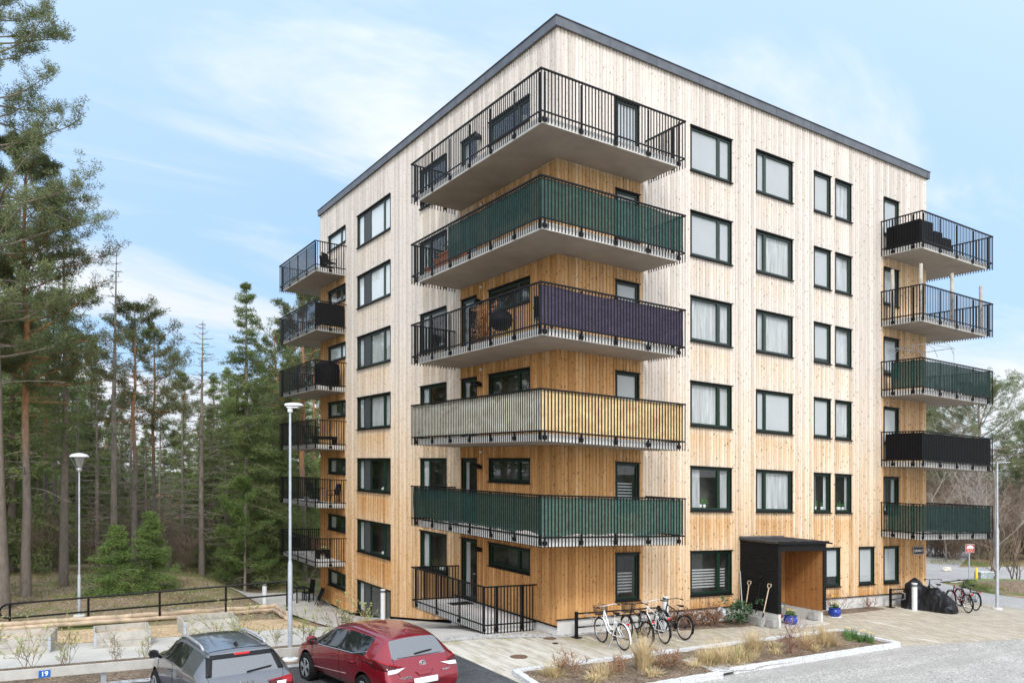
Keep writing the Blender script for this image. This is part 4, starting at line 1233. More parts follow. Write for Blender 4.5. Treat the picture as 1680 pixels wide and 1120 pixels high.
# ------------------------------------------------------------------ lamps and bollards
def lamp_pole(base, h, label, r0=.085, r1=.055, step_h=1.75, head='flat', group='street lamps', face=-1):
    e = empty('street_lamp', base, 0, label, 'street lamp', group)
    m = MB(); m.tube([(0, 0, 0), (0, 0, step_h - .1), (0, 0, step_h)], [r0, r0, r1 + .008], 14, cap=True); m.tube([(0, 0, step_h - .02), (0, 0, h)], [r1, r1 * .78], 14); m.build('pole', M_GREY, e, True)
    m = MB(); m.lathe([(.20, 0), (.20, .07), (.18, .09), (.07, .09)], (0, 0, -.02), 18); m.build('base', M_PLINTH, e)
    if head == 'flat':
        rx = RGT
        m = MB(); c = Vector((0, 0, h + .05)) + rx * .07
        prof = []
        for s, wd, th in ((-.20, .06, .040), (-.17, .10, .055), (0, .125, .07), (.18, .115, .055), (.25, .08, .03)):
            prof.append([c + rx * s + FWD * (wd * math.cos(q)) + Vector((0, 0, th * math.sin(q) * (1.0 if math.sin(q) > 0 else .6))) for q in [2 * PI * k / 14 for k in range(14)]])
        for a, b in zip(prof, prof[1:]):
            for k in range(14): m.quad(a[k], a[(k + 1) % 14], b[(k + 1) % 14], b[k])
        m.poly(prof[0][::-1]); m.poly(prof[-1])
        m.tube([(0, 0, h - .12), (0, 0, h + .03)], .065, 10)
        m.build('lamp_head', plain('pale_grey_housing', (.66, .68, .69), .4, 0, .05), e, True)
        m = MB(); cc = c + Vector((0, 0, -.052)); m.obox(cc, rx * .14, FWD * .08, (0, 0, .012)); m.build('lens', M_WHITE, e)
    elif head == 'arm':
        m = MB(); m.tube([(0, 0, h - .02), Vector((0, 0, h)) + RGT * .55], .014, 8); m.build('lamp_arm', M_GREY, e)
    else:
        m = MB(); m.lathe([(.05, -.02), (.09, .03), (.10, .10), (.09, .12)], (0, 0, h), 18); hd = m.build('lamp_head', M_GREY, e, True)
        m = MB(); m.lathe([(.10, .10), (.30, .48), (.30, .50)], (0, 0, h), 24, 0)
        m.build('lamp_glass', M_CLEAR, hd, True)
        m = MB(); m.lathe([(.315, .50), (.32, .53), (.24, .60), (.10, .64), (.01, .65)], (0, 0, h), 24, 0); m.build('lamp_cap', plain('pale_grey_housing', (.66, .68, .69), .4, 0, .05), hd, True)
        m = MB(); m.lathe([(.09, .14), (.22, .47)], (0, 0, h), 20); m.build('reflector', plain('grey_louvre', (.30, .31, .32), .4, .3), hd, True)
        for k in range(4):
            a = k * PI / 2 + .4; m = MB(); m.tube([(.10 * math.cos(a), .10 * math.sin(a), h + .1), (.305 * math.cos(a), .305 * math.sin(a), h + .5)], .008, 5); m.build('strut', M_GREY, hd)
    return e
p = at(476, 1083); lamp_pole(p, (1083 - 668) * (p - CAM).dot(FWD) / FPX, 'tall grey lamp post between the two parked cars', .058, .038, 2.5)
p = at(130, 1011); lamp_pole(p, (1011 - 768) * (p - CAM).dot(FWD) / FPX - .1, 'park lamp with cone shaped glass head beside the handrail', .060, .037, 1.5, 'cone')
p = at(1636, 999); lamp_pole(p, (999 - 758) * (p - CAM).dot(FWD) / FPX, 'grey lamp post at the road edge in front of lowest right balcony', .068, .046, 3.45, 'arm')
def bollard(p, h, label):
    e = empty('light_bollard', p, 0, label, 'bollard', 'light bollards')
    m = MB(); m.lathe([(.105, 0), (.105, h - .16)], (0, 0, 0), 18); m.build('post', plain('pale_grey_housing', (.66, .68, .69), .4), e, True)
    m = MB(); m.lathe([(.095, h - .16), (.095, h - .05)], (0, 0, 0), 18); m.build('lens', plain('grey_lens', (.16, .16, .16), .3), e, True)
    m = MB(); m.lathe([(.11, h - .05), (.11, h - .01), (.10, h)], (0, 0, 0), 18); m.build('cap', plain('pale_grey_housing', (.66, .68, .69), .4), e, True)
bollard(Vector((17.15, -1.22, ground(17.15, -1.22))), 1.12, 'pale grey light bollard in front of the black bicycle cover')
bollard(Vector((3.98, -.55, ground(3.98, -.55))), 1.10, 'pale grey light bollard behind the black sports bicycle')
q = at(645, 1014); q = Vector((-.45, 12.6, ground(-.45, 12.6))); bollard(q, 1.35, 'pale grey light bollard by the basement window behind the red car')
q = Vector((-4.35, 17.4, 0)); q.z = ground(q.x, q.y); bollard(q, 1.12, 'pale grey light bollard at the path corner behind the tall lamp post')

# ------------------------------------------------------------------ handrail, logs, boxes, guard rail
def rod(px, py, Y): return CAM + ray(px, py) * Y
HP = [(16, 990, 26.3), (145, 979.5, 26.8), (262, 970, 27.3), (370.5, 961, 27.8), (471, 952.5, 28.3)]
tops = [rod(*h) for h in HP]
e = empty('handrail', Vector((tops[0].x, tops[0].y, ground(tops[0].x, tops[0].y))), 0, 'black tubular handrail with a rounded end along the forest edge', 'handrail')
b0 = e.location.copy()
for t_ in tops:
    m = MB(); m.tube([(t_.x, t_.y, ground(t_.x, t_.y) - .05), t_], .036, 8); m.build('post', M_BLACK, e, local=b0)
dirn = (tops[0] - tops[1]).normalized()
m = MB(); low = [t_ - Vector((0, 0, .48)) for t_ in tops]
loop = [tops[0] + dirn * (.24 * math.sin(a)) * 1.3 + Vector((0, 0, -.24 + .24 * math.cos(a))) for a in [PI * k / 8 for k in range(1, 8)]]
m.tube(tops[::-1] + loop + low, .032, 8); m.build('rail', M_BLACK, e, True, local=b0)
m = MB(); d2 = (tops[-1] - tops[-2]).normalized()
m.tube([tops[-1], tops[-1] + d2 * .25 + Vector((0, 0, -.05)), tops[-1] + d2 * .42 + Vector((0, 0, -.25)), tops[-1] + d2 * .25 + Vector((0, 0, -.44)), low[-1]], .03, 8); m.build('rail_end', M_BLACK, e, True, local=b0)
M_LOGP = plain('peeled_log', (.46, .35, .24), .8, 0, .35, 2.2, .3)
def log(p0, p1, r, label, seed):
    rg = random.Random(seed); p0, p1 = Vector(p0), Vector(p1); n = 12
    pts = [Vector((0, 0, 0)).lerp(p1 - p0, i / n) + Vector((rg.uniform(-.02, .02), rg.uniform(-.02, .02), rg.uniform(-.015, .015))) for i in range(n + 1)]
    m = MB(); m.tube(pts, [r * rg.uniform(.9, 1.05) for _ in pts], 10); o = m.build('log', M_LOGP, None, True); o.location = p0
    tag(o, label, 'log', 'peeled logs edging the wood chip bed')
def gz(p, dz): return Vector((p.x, p.y, ground(p.x, p.y) + dz))
la, lb, lc, ld = at(-25, 1037), at(215, 1020), at(452, 1003), at(474, 1017)
log(gz(la, .21), gz(lb, .21), .085, 'upper peeled log at the left end of the wood chip bed edging', 1)
log(gz(lb, .21), gz(lc, .22), .085, 'upper peeled log running to the corner of the wood chip bed', 2)
lo_ = Vector((.06, -.10, 0))
log(gz(la + lo_, .08), gz(lb + lo_, .08), .08, 'lower peeled log at the left end beneath the upper one', 3)
log(gz(lb + lo_, .08), gz(lc + lo_, .10), .08, 'lower peeled log beneath the one that reaches the corner', 4)
log(gz(lc, .22), gz(ld, .21), .085, 'short peeled log turning the corner beside the lamp post', 5)
log(gz(lc + Vector((-.1, -.1, 0)), .09), gz(ld + Vector((-.1, -.1, 0)), .08), .08, 'short lower peeled log under the one turning the corner', 6)
M_BOX = plain('grey_weathered_plank', (.41, .38, .33), .85, 0, .2, 4, .2)
def growbox(pl, pr, depth, h, label):
    """pallet collar box given by its near lower corners"""
    pl, pr = Vector(pl), Vector(pr); d = (pr - pl); d.z = 0; L = d.length; u = d.normalized(); v = Vector((-u.y, u.x, 0))
    e = empty('growing_box', pl, math.atan2(u.y, u.x), label, 'planter box', 'wooden growing boxes')
    for nm, a, b in (('plank_front', (0, 0), (L, 0)), ('plank_back', (0, depth), (L, depth))):
        m = MB()
        for k in range(2): m.box((0, a[1] - .015, -.10 + (h + .1) * k / 2), (L, a[1] + .015, -.10 + (h + .1) * (k + 1) / 2 - .006))
        m.build('side_plank', M_BOX, e)
    for x in (0, L):
        m = MB()
        for k in range(2): m.box((x - .015, .016, -.10 + (h + .1) * k / 2), (x + .015, depth - .016, -.10 + (h + .1) * (k + 1) / 2 - .006))
        m.build('end_plank', M_BOX, e)
    for x, y in ((0, 0), (L, 0), (0, depth), (L, depth)):
        m = MB(); s = .03 if x == 0 else -.03; m.box((x - .018 if x == 0 else x - .05, y - .019, .03), (x + .05 if x == 0 else x + .018, y + .019, h - .03)); m.build('corner_hinge', M_GREY, e)
    m = MB(); N = 10
    for i in range(N):
        for j in range(4):
            q = [(.017 + (L - .034) * a / N, .017 + (depth - .034) * b / 4) for a, b in ((i, j), (i + 1, j), (i + 1, j + 1), (i, j + 1))]
            m.quad(*[(x, y, h - .18 + .05 * noise.noise((x * 3 + pl.x, y * 3, 1))) for x, y in q])
    m.build('soil', M_CHIPS if 'moss' not in label else plain('mossy_soil', (.20, .19, .07), .9, 0, .4, 4), e)
for (a, b, lab) in (((-30, 1076), (82, 1070), 'grey wooden growing box cut by the left picture edge'), ((155, 1064), (246, 1058), 'grey wooden growing box in the middle of the row'), ((302, 1043), (390, 1037), 'grey wooden growing box with mossy soil behind the grey car')):
    growbox(at(*a), at(*b), 1.2, .43, lab)
M_RAILW = plain('grey_weathered_rail', (.47, .44, .39), .8, 0, .16, 3, .15)
e = empty('parking_rail', Vector((-14.4, -.93, ground(-14.4, -.93))), 0, 'low grey wooden parking rail with a number plate behind the cars', 'rail'); b0 = e.location.copy()
ra, rb = Vector((-22, -.86, 0)), Vector((-4.6, -.98, 0))
segs = 5
for i in range(segs):
    p, q = ra.lerp(rb, i / segs), ra.lerp(rb, (i + 1) / segs); p.z = ground(p.x, p.y) + .44; q.z = ground(q.x, q.y) + .44
    d = (q - p) / 2 - (q - p).normalized() * .006
    m = MB(); m.obox((p + q) / 2, d, (0, .04, 0), (0, 0, .095)); m.build('beam', M_RAILW, e, local=b0)
for i in range(8):
    p = ra.lerp(rb, (i + .35) / 8); p.z = ground(p.x, p.y)
    m = MB(); m.box((p.x - .05, p.y + .041, p.z - .1), (p.x + .05, p.y + .10, p.z + .5)); m.build('post', M_GREY, e, local=b0)
pp = CAM + ray(73, 1104) * (((-.92 - CAM.y) / ray(73, 1104).y))
m = MB(); m.obox((pp.x, -.96, pp.z), (.105, 0, 0), (0, .004, 0), (0, 0, .075)); npl = m.build('number_plate', plain('blue_enamel', (.02, .12, .42), .35, 0, .05), e, local=b0)
t_ = text('19', 'number', .135, M_WHITE, Matrix.Translation(Vector((pp.x, -.967, pp.z)) - b0) @ FRONT, npl, .001, 0, .004)

# ------------------------------------------------------------------ planting bed with granite kerb
KB = [(-3.95, -3.75), (9.36, -5.25)]
e = empty('planting_bed', (0, -5, ground(0, -5)), 0, 'long granite edged planting bed between the paving and gravel', 'planting bed'); b0 = e.location.copy()
def kerb(p, q, w=.17, h=.14):
    L = math.hypot(q[0] - p[0], q[1] - p[1]); n = max(1, round(L / 1.0)); t = Vector(((q[0] - p[0]) / L, (q[1] - p[1]) / L, 0)); nn = Vector((-t.y, t.x, 0)); rg = random.Random(int(L * 100))
    m = MB()
    for i in range(n):
        a = Vector((p[0], p[1], 0)) + t * (L * i / n); b = a + t * (L / n - .012)
        a.z = ground(a.x, a.y); b.z = ground(b.x, b.y)
        k = 8
        for j in range(k):
            c, d = a.lerp(b, j / k), a.lerp(b, (j + 1) / k)
            def pr(c, s): 
                r_ = .012 * noise.noise((c.x * 6, c.y * 6, s)); return c + nn * ((w / 2 + r_) * (1 if s > 1 else -1)) + Vector((0, 0, (h + r_ + .01 * noise.noise((c.x * 9, c.y * 9, 4))) if s in (1, 3) else -.08))
            A = [pr(c, s) for s in (0, 1, 3, 2)]; B = [pr(d, s) for s in (0, 1, 3, 2)]
            for u in range(3): m.quad(A[u], B[u], B[u + 1], A[u + 1])
            if j == 0: m.poly(A)
            if j == k - 1: m.poly(B[::-1])
    m.build('granite_kerb', M_GRANITE, e, local=b0)
FL, BL, BR, FR = (-3.95, -3.80), (-3.7, -3.35), (9.02, -3.32), (9.36, -5.25)
kerb((-4.05, -3.45), (9.02, -3.32)) if False else None
kb0, kb1, kb2 = at(845, 1107), at(1372, 1038), at(1474, 1060)
kg0, kg1, kf = at(1183, 1110), at(1200, 1104), Vector((-4.0, -6.5, 0))
kerb((kb0.x, kb0.y), (kb1.x, kb1.y)); kerb((kb1.x, kb1.y), (kb2.x, kb2.y)); kerb((kg1.x, kg1.y), (kb2.x, kb2.y)); 
dk = (kg0 - kb2); kf = kg0 + dk.normalized() * 5.2
kerb((kf.x, kf.y), (kg0.x, kg0.y)); kerb((kb0.x, kb0.y), (kf.x, kf.y))
def inbed(u, v):
    a = kb0.lerp(kb1, u); b = kf.lerp(kb2, u); p = a.lerp(b, v); p.z = ground(p.x, p.y) + .05; return p
m = MB(); N, K = 60, 9
bump_ = lambda p: Vector((p.x, p.y, p.z + .03 + .05 * noise.noise((p.x * 1.6, p.y * 1.6, 3))))
for i in range(N):
    for j in range(K):
        m.quad(*[bump_(inbed(a / N, b / K)) for a, b in ((i, j), (i, j + 1), (i + 1, j + 1), (i + 1, j))], 1 if 22 < i < 30 and j > 2 else 0)
m.build('soil', [M_SOIL, M_STONE], e, True, local=b0)

# ------------------------------------------------------------------ pots, tools, blocks by the porch
M_BLUE = plain('cobalt_glaze', (.022, .050, .30), .22, 0, .25, 8)
def flowerpot(p, label, sd, tall):
    e = empty('flower_pot', p, 0, label, 'flower pot', 'blue glazed flower pots'); rg = random.Random(sd); e.scale = (.74,) * 3
    m = MB(); m.lathe([(.34, 0), (.345, .012), (.33, .025), (.01, .026)], (0, 0, 0), 24); m.build('saucer', M_WHITE, e)
    m = MB(); m.lathe([(.18, .027), (.27, .08), (.325, .20), (.32, .30), (.27, .37), (.265, .39), (.305, .43), (.31, .46), (.28, .47), (.26, .42), (.01, .41)], (0, 0, 0), 28); m.build('pot', M_BLUE, e, True)
    m = MB(); leaves(m, (0, 0, .55), .24, 150, .11, 0, rg, 1.2, .6)
    for k in range(24):
        a = rg.uniform(0, 6.28); r = rg.uniform(.02, .24); t0 = Vector((r * .5 * math.cos(a), r * .5 * math.sin(a), .42)); t1 = Vector((r * 1.2 * math.cos(a), r * 1.2 * math.sin(a), rg.uniform(.55, .78)))
        s_ = Vector((.012, .012, 0)); m.quad(t0 - s_, t0 + s_, t1 + s_ * .3, t1 - s_ * .3)
    m.build('leaves', plain('spring_leaf', (.075, .17, .035), .6, 0, .35, 20), e)
    m = MB()
    for k in range(26):
        a = rg.uniform(0, 6.28); r = .27 * rg.random() ** .5; c = Vector((r * math.cos(a), r * math.sin(a), rg.uniform(.60, .80)))
        for q in range(6):
            b = q * 1.05; d = Vector((math.cos(b), math.sin(b), .3)) * .045; s_ = Vector((-math.sin(b), math.cos(b), 0)) * .018
            m.quad(c, c + d * .6 + s_, c + d * 1.1, c + d * .6 - s_, 0 if k % 7 else 1)
    if tall:
        m.tube([(.03, 0, .42), (-.05, 0, 1.05)], .008, 4, 2)
        for q in range(8): b = q * .8; m.quad(Vector((-.05, 0, 1.07)), Vector((-.05 + .06 * math.cos(b), .06 * math.sin(b), 1.10)), Vector((-.05 + .09 * math.cos(b + .3), .09 * math.sin(b + .3), 1.07)), Vector((-.05 + .06 * math.cos(b + .6), .06 * math.sin(b + .6), 1.05)), 0)
    m.build('flowers', [plain('yellow_petals', (.85, .62, .03), .6, 0, .15), plain('white_petals', (.75, .70, .74), .6, 0, .1), M_PLANT], e)
flowerpot(gz(Vector((8.98, -1.55, 0)), .006), 'blue glazed pot of yellow flowers at left side of the porch opening', 1, False)
flowerpot(gz(Vector((12.2, -1.02, 0)), .006), 'blue glazed pot with one tall daffodil right of the porch', 2, True)
M_HANDLE = plain('pale_wood_handle', (.55, .42, .28), .6, 0, .15, 10)
def tool(name, p0, p1, label, hmat, kind):
    p0, p1 = Vector(p0), Vector(p1); e = empty(name, p0, 0, label, 'tool', 'garden tools leaning on the porch'); d = p1 - p0; u = d.normalized()
    m = MB(); m.tube([u * (.30 if kind != 'rod' else 0), d], .019, 8); m.build('shaft', hmat, e)
    side = Vector((0, 1, 0))
    if kind in ('spade', 'dshovel'):
        m = MB(); m.tube([d - u * .02, d + side * .075 + u * .10, d + side * .07 + u * .17, d - side * .07 + u * .17, d - side * .075 + u * .10], .016, 6, closed=True); m.build('grip', hmat, e)
    if kind in ('spade', 'dshovel', 'scraper'):
        w = .15 if kind != 'scraper' else .10; m = MB()
        P_ = []
        for t, ww, dp in ((.36, .05, 0), (.30, w, .015), (.10, w * .95, .03), (0, w * .7, .02)):
            P_.append([u * t + side * (ww * s) + Vector((-dp * (1 - s * s) - .01, 0, 0)) for s in (-1, -.5, 0, .5, 1)])
        for a, b in zip(P_, P_[1:]):
            for k in range(4): m.quad(a[k], a[k + 1], b[k + 1], b[k])
        o = m.build('blade', plain('worn_aluminium', (.50, .50, .47), .5, .5, .25, 9), e)
        so = o.modifiers.new('thickness', 'SOLIDIFY'); so.thickness = .006
        m = MB(); m.tube([u * .28, u * .48], .026, 8); m.build('socket', M_BLACK, e)
    if kind == 'scraper':
        m = MB(); m.tube([d, d + u * .14 + Vector((-.10, 0, .0)), d + u * .2 + Vector((-.02, -.10, 0))], .02, 6); m.build('grip', M_BLACK, e)
wx = XL - .02
def wz(x, y): return ground(x, y)
tool('long_rod', (wx - .38, -.50, wz(7.7, -.5) + .35), (wx - .015, -.06, wz(8, 0) + 1.75), 'long pale metal rod leaning at the back of the black porch wall', M_GREY, 'rod')
tool('shovel', (wx - .36, -.55, wz(7.7, -.5) + .12), (wx - .08, -.52, wz(8, -.5) + 1.28), 'pale D-grip shovel standing behind the evergreen shrub', M_HANDLE, 'dshovel')
tool('ice_scraper', (wx - .34, -1.0, wz(7.8, -1) + .10), (wx - .06, -1.02, wz(8, -1) + 1.50), 'long black handled scraper, tallest tool in front of the shrub', M_BLACK, 'scraper')
tool('spade', (wx - .52, -1.42, wz(7.6, -1.4) + .02), (wx - .08, -1.40, wz(8, -1.4) + 1.30), 'spade with broad worn blade at the front corner of the porch', M_HANDLE, 'spade')
e = empty('broom', gz(Vector((9.55, -.62, 0)), .06), rad(20), 'pale green broom with a red head standing inside the porch', 'broom')
m = MB(); m.tube([(0, 0, .07), (.10, .35, 1.55)], .016, 8); m.build('shaft', plain('pale_green_stick', (.42, .50, .30), .5), e)
m = MB(); m.box((-.26, -.05, .05), (.26, .05, .10)); m.build('head', plain('red_broom_head', (.25, .05, .035), .6), e)
m = MB()
for i in range(40): m.box((-.25 + i * .0127, -.04, -.02), (-.243 + i * .0127, .04, .05))
m.build('bristles', plain('red_bristles', (.20, .05, .04), .8), e)
M_BLOCK = m_concrete('grey_block', (.33, .32, .30), 4, .2, .6)
def block(p, s, rz, label):
    b = bmesh.new(); bmesh.ops.create_cube(b, size=1); bmesh.ops.scale(b, vec=Vector(s), verts=b.verts); bmesh.ops.bevel(b, geom=b.edges[:], offset=.018, segments=2, affect='EDGES')
    bmesh.ops.translate(b, vec=(0, 0, s[2] / 2), verts=b.verts)
    me = bpy.data.meshes.new('concrete_block'); b.to_mesh(me); b.free(); me.materials.append(M_BLOCK); o = bpy.data.objects.new('concrete_block', me); COL.objects.link(o); o.location = p; o.rotation_euler = (0, 0, rz); tag(o, label, 'block', 'concrete blocks by the porch')
block(gz(Vector((10.15, -.40, 0)), .065), (.42, .24, .30), .3, 'grey concrete block beside the broom inside the porch')
block(gz(Vector((10.55, -1.35, 0)), .065), (.40, .26, .28), .1, 'grey concrete block under the right porch wall')
block(gz(Vector((7.78, -1.05, 0)), .01), (.28, .52, .30), -.1, 'grey concrete block under the leaning tools, left of the spade')
block(gz(Vector((7.95, -1.62, 0)), .01), (.34, .30, .28), .1, 'grey concrete block at the front corner of porch, right of the spade')
# grey watering hose heap by the shrub
m = MB(); rg = random.Random(3)
for k in range(3):
    m.tube([(.22 * math.cos(a) * (1 + .2 * k) + .05 * k, .1 * math.sin(a * 2) + .05 * k, .30 + .22 * math.sin(a)) for a in [2 * PI * i / 18 for i in range(18)]], .022, 7, closed=True)
o = m.build('garden_hose', plain('pale_hose', (.60, .64, .66), .4), None, True); o.location = gz(Vector((6.75, -.35, 0)), .02); tag(o, 'coiled pale grey garden hose by the wall behind the evergreen shrub', 'hose')

# ------------------------------------------------------------------ manholes, sign, posts, rock
for (px, py, r, lb) in ((902, 1047, .20, 'rusty round cover in the paving nearest to the bicycle stand'), (851, 1077, .24, 'rusty round cover in the paving nearer the parking'), (911, 1055, .085, 'small dark drain cover between the two rusty covers')):
    p = at(px, py); m = MB(); m.lathe([(r, 0), (r, .012), (r * .9, .014), (r * .88, .009), (.01, .009)], (0, 0, 0), 24); o = m.build('manhole_cover', plain('rusty_iron', (.17, .10, .065), .8, .2, .3, 20) if r > .15 else M_BLACK); o.location = (p.x, p.y, ground(p.x, p.y) + .005); tag(o, lb, 'manhole cover', 'covers set in the paving')
p = at(1590, 963); e = empty('information_sign', p, -PSI * .6, 'red sign with a white half sun on a thin grey post', 'sign')
sc_ = (p - CAM).dot(FWD) / FPX
m = MB(); m.tube([(0, 0, 0), (0, 0, 71 * sc_)], .032, 8); m.build('post', M_GREY, e)
sw, sh_ = 8.2 * sc_, 6.9 * sc_; zc_ = 63 * sc_ + .03
m = MB(); m.box((-sw, -.058, zc_ - sh_), (sw, -.040, zc_ + sh_)); pan = m.build('panel', plain('grey_sign_rim', (.62, .60, .57), .4), e)
m = MB(); m.box((-sw * .93, -.063, zc_ - sh_ * .92), (sw * .93, -.059, zc_ + sh_ * .92)); m.build('red_face', plain('sign_red', (.40, .02, .025), .4, 0, .06), pan)
m = MB(); pts = [(sw * .82 * math.cos(a), -.066, zc_ + sh_ * .02 + sh_ * .76 * math.sin(a)) for a in [PI * k / 20 for k in range(21)]]; m.poly(pts); m.build('sun_mark', M_WHITE, pan)
for k, (w_, s_) in enumerate(((.75, .0), (.55, 0), (.68, 0))):
    m = MB(); rg = random.Random(k); x = -sw * w_
    while x < sw * w_:
        l = rg.uniform(.05, .14); m.box((x, -.067, zc_ - sh_ * (.26 + k * .24)), (min(x + l, sw * w_), -.064, zc_ - sh_ * (.16 + k * .24))); x += l + .03
    m.build('small_print', plain('pale_print', (.70, .50, .42), .5), pan)
p = at(1602, 959); m = MB(); h = 29 * sc_; m.tube([(0, 0, 0), (0, 0, h - .02), (0, 0, h)], [.065, .065, .05], 12); o = m.build('marker_post', plain('yellow_plastic', (.85, .58, .02), .45, 0, .06), None, True); o.location = p; tag(o, 'bright yellow marker post beside the grey cabinet', 'post')
p = at(1614, 957); e = empty('utility_cabinet', p, -.3, 'low grey utility cabinet behind the yellow post', 'cabinet')
m = MB(); m.box((-.42, -.22, 0), (.42, .22, .62)); m.build('body', plain('grey_cabinet', (.36, .40, .40), .5), e); m = MB(); m.box((-.45, -.25, .62), (.45, .25, .68)); m.build('lid', plain('pale_lid', (.56, .58, .57), .5), e)
m = MB(); m.box((-.40, -.226, .04), (-.005, -.221, .60)); m.box((.005, -.226, .04), (.40, -.221, .60)); m.build('door', plain('grey_cabinet', (.36, .40, .40), .5), e)
def rock(p, r, label, mat, sd, squash=.75):
    b = bmesh.new(); bmesh.ops.create_icosphere(b, subdivisions=4, radius=r)
    for v in b.verts:
        n_ = v.co.normalized(); f = 1 + .28 * noise.noise(n_ * 1.4 + Vector((sd, 0, 0))) + .10 * noise.noise(n_ * 4 + Vector((0, sd, 0))); v.co = Vector((n_.x * f, n_.y * f, n_.z * f * squash)) * r
    me = bpy.data.meshes.new('boulder'); b.to_mesh(me); b.free(); me.materials.append(mat); o = bpy.data.objects.new('boulder', me); COL.objects.link(o); o.location = p + Vector((0, 0, r * squash * .6)); tag(o, label, 'boulder')
p = at(1553, 937); rock(p, .26, 'pale pinkish boulder at the edge of the turning area', m_concrete('pale_rock', (.62, .55, .46), 2, .2, .5), 2)
# bench and folded chair at the far left end of the house
e = empty('garden_table', gz(Vector((-1.05, 22.6, 0)), .0), rad(90), 'black slatted table by the far left corner of the house', 'table')
m = MB()
for k in range(6): m.box((-.45, -.36 + k * .12, .74), (.45, -.26 + k * .12, .78))
m.build('tabletop', M_DARKW, e)
for x in (-.42, .42):
    for y in (-.33, .33):
        m = MB(); m.box((x - .03, y - .03, 0), (x + .03, y + .03, .74)); m.build('leg', M_DARKW, e)
p = gz(Vector((-.55, 22.9, 0)), 0); e = empty('garden_chair', p, rad(-80), 'black chair standing behind the slatted table by the wall', 'chair')
m = MB(); m.box((-.25, -.25, .42), (.25, .25, .46)); m.build('seat', M_DARKW, e)
m = MB(); m.obox((0, .27, .80), (.25, 0, 0), (0, .02, 0), (0, .04, .34)); m.build('backrest', M_DARKW, e)
for x in (-.22, .22):
    for y in (-.22, .22):
        m = MB(); m.box((x - .02, y - .02, 0), (x + .02, y + .02, .42)); m.build('leg', M_DARKW, e)
e = empty('folded_chair', gz(Vector((-.30, 21.0, 0)), 0), rad(90), 'folded black garden chair leaning on the orange wall', 'chair')
m = MB(); 
for s in (-.24, .24): m.tube([(s, .42, 0), (s, -.0, .98)], .018, 6); m.tube([(s * .9, .30, 0), (s * .9, .02, .8)], .018, 6)
m.build('frame', M_BLACK, e); m = MB(); m.obox((0, .16, .62), (.23, 0, 0), (0, .14, -.32), (0, .01, .005)); m.build('fabric', M_BLACKCLOTH, e)
# ------------------------------------------------------------------ cars
def paint(name, c, metal=.35):
    t = NT(name); v = t.obj()
    f = t.noise(v, 3, 3); col = t.mixc(f, tuple(x * .92 for x in c), tuple(x * 1.08 for x in c))
    dust = t.noise(v, 90, 2, .6)
    t.base(col, .30, metal, .5); t.set(t.p.inputs['Roughness'], t.mapr(dust, .3, .8, .24, .42))
    t.p.inputs['Coat Weight'].default_value = 1.0; t.p.inputs['Coat Roughness'].default_value = .045
    return t.mat
def carglass(name, c, r=.04, dust=.0):
    t = NT(name); v = t.obj(); d = t.noise(v, 140, 2, .7)
    col = t.mixc(t.mapr(d, .5, .75, 0, dust), c, (.30, .30, .30))
    t.base(col, r, 0, .5); t.p.inputs['IOR'].default_value = 1.75
    return t.mat
M_CGLASS = carglass('tinted_car_glass', (.012, .014, .014))
M_RGLASS = carglass('dusty_rear_glass', (.13, .135, .14), .10, .7)
M_TRIM = plain('black_car_trim', (.008, .008, .009), .5, 0, .2, 9, 0, .25)
M_REDL = plain('red_lamp_lens', (.30, .006, .010), .15, 0, .2, 14)
M_REDDK = plain('dark_red_lamp_lens', (.075, .004, .006), .12, 0, .3, 14)
M_CLRL = plain('clear_lamp_lens', (.70, .68, .66), .15, .1, .1, 14)
M_ALLOY = plain('alloy_wheel', (.55, .56, .57), .3, .7, .1, 9)
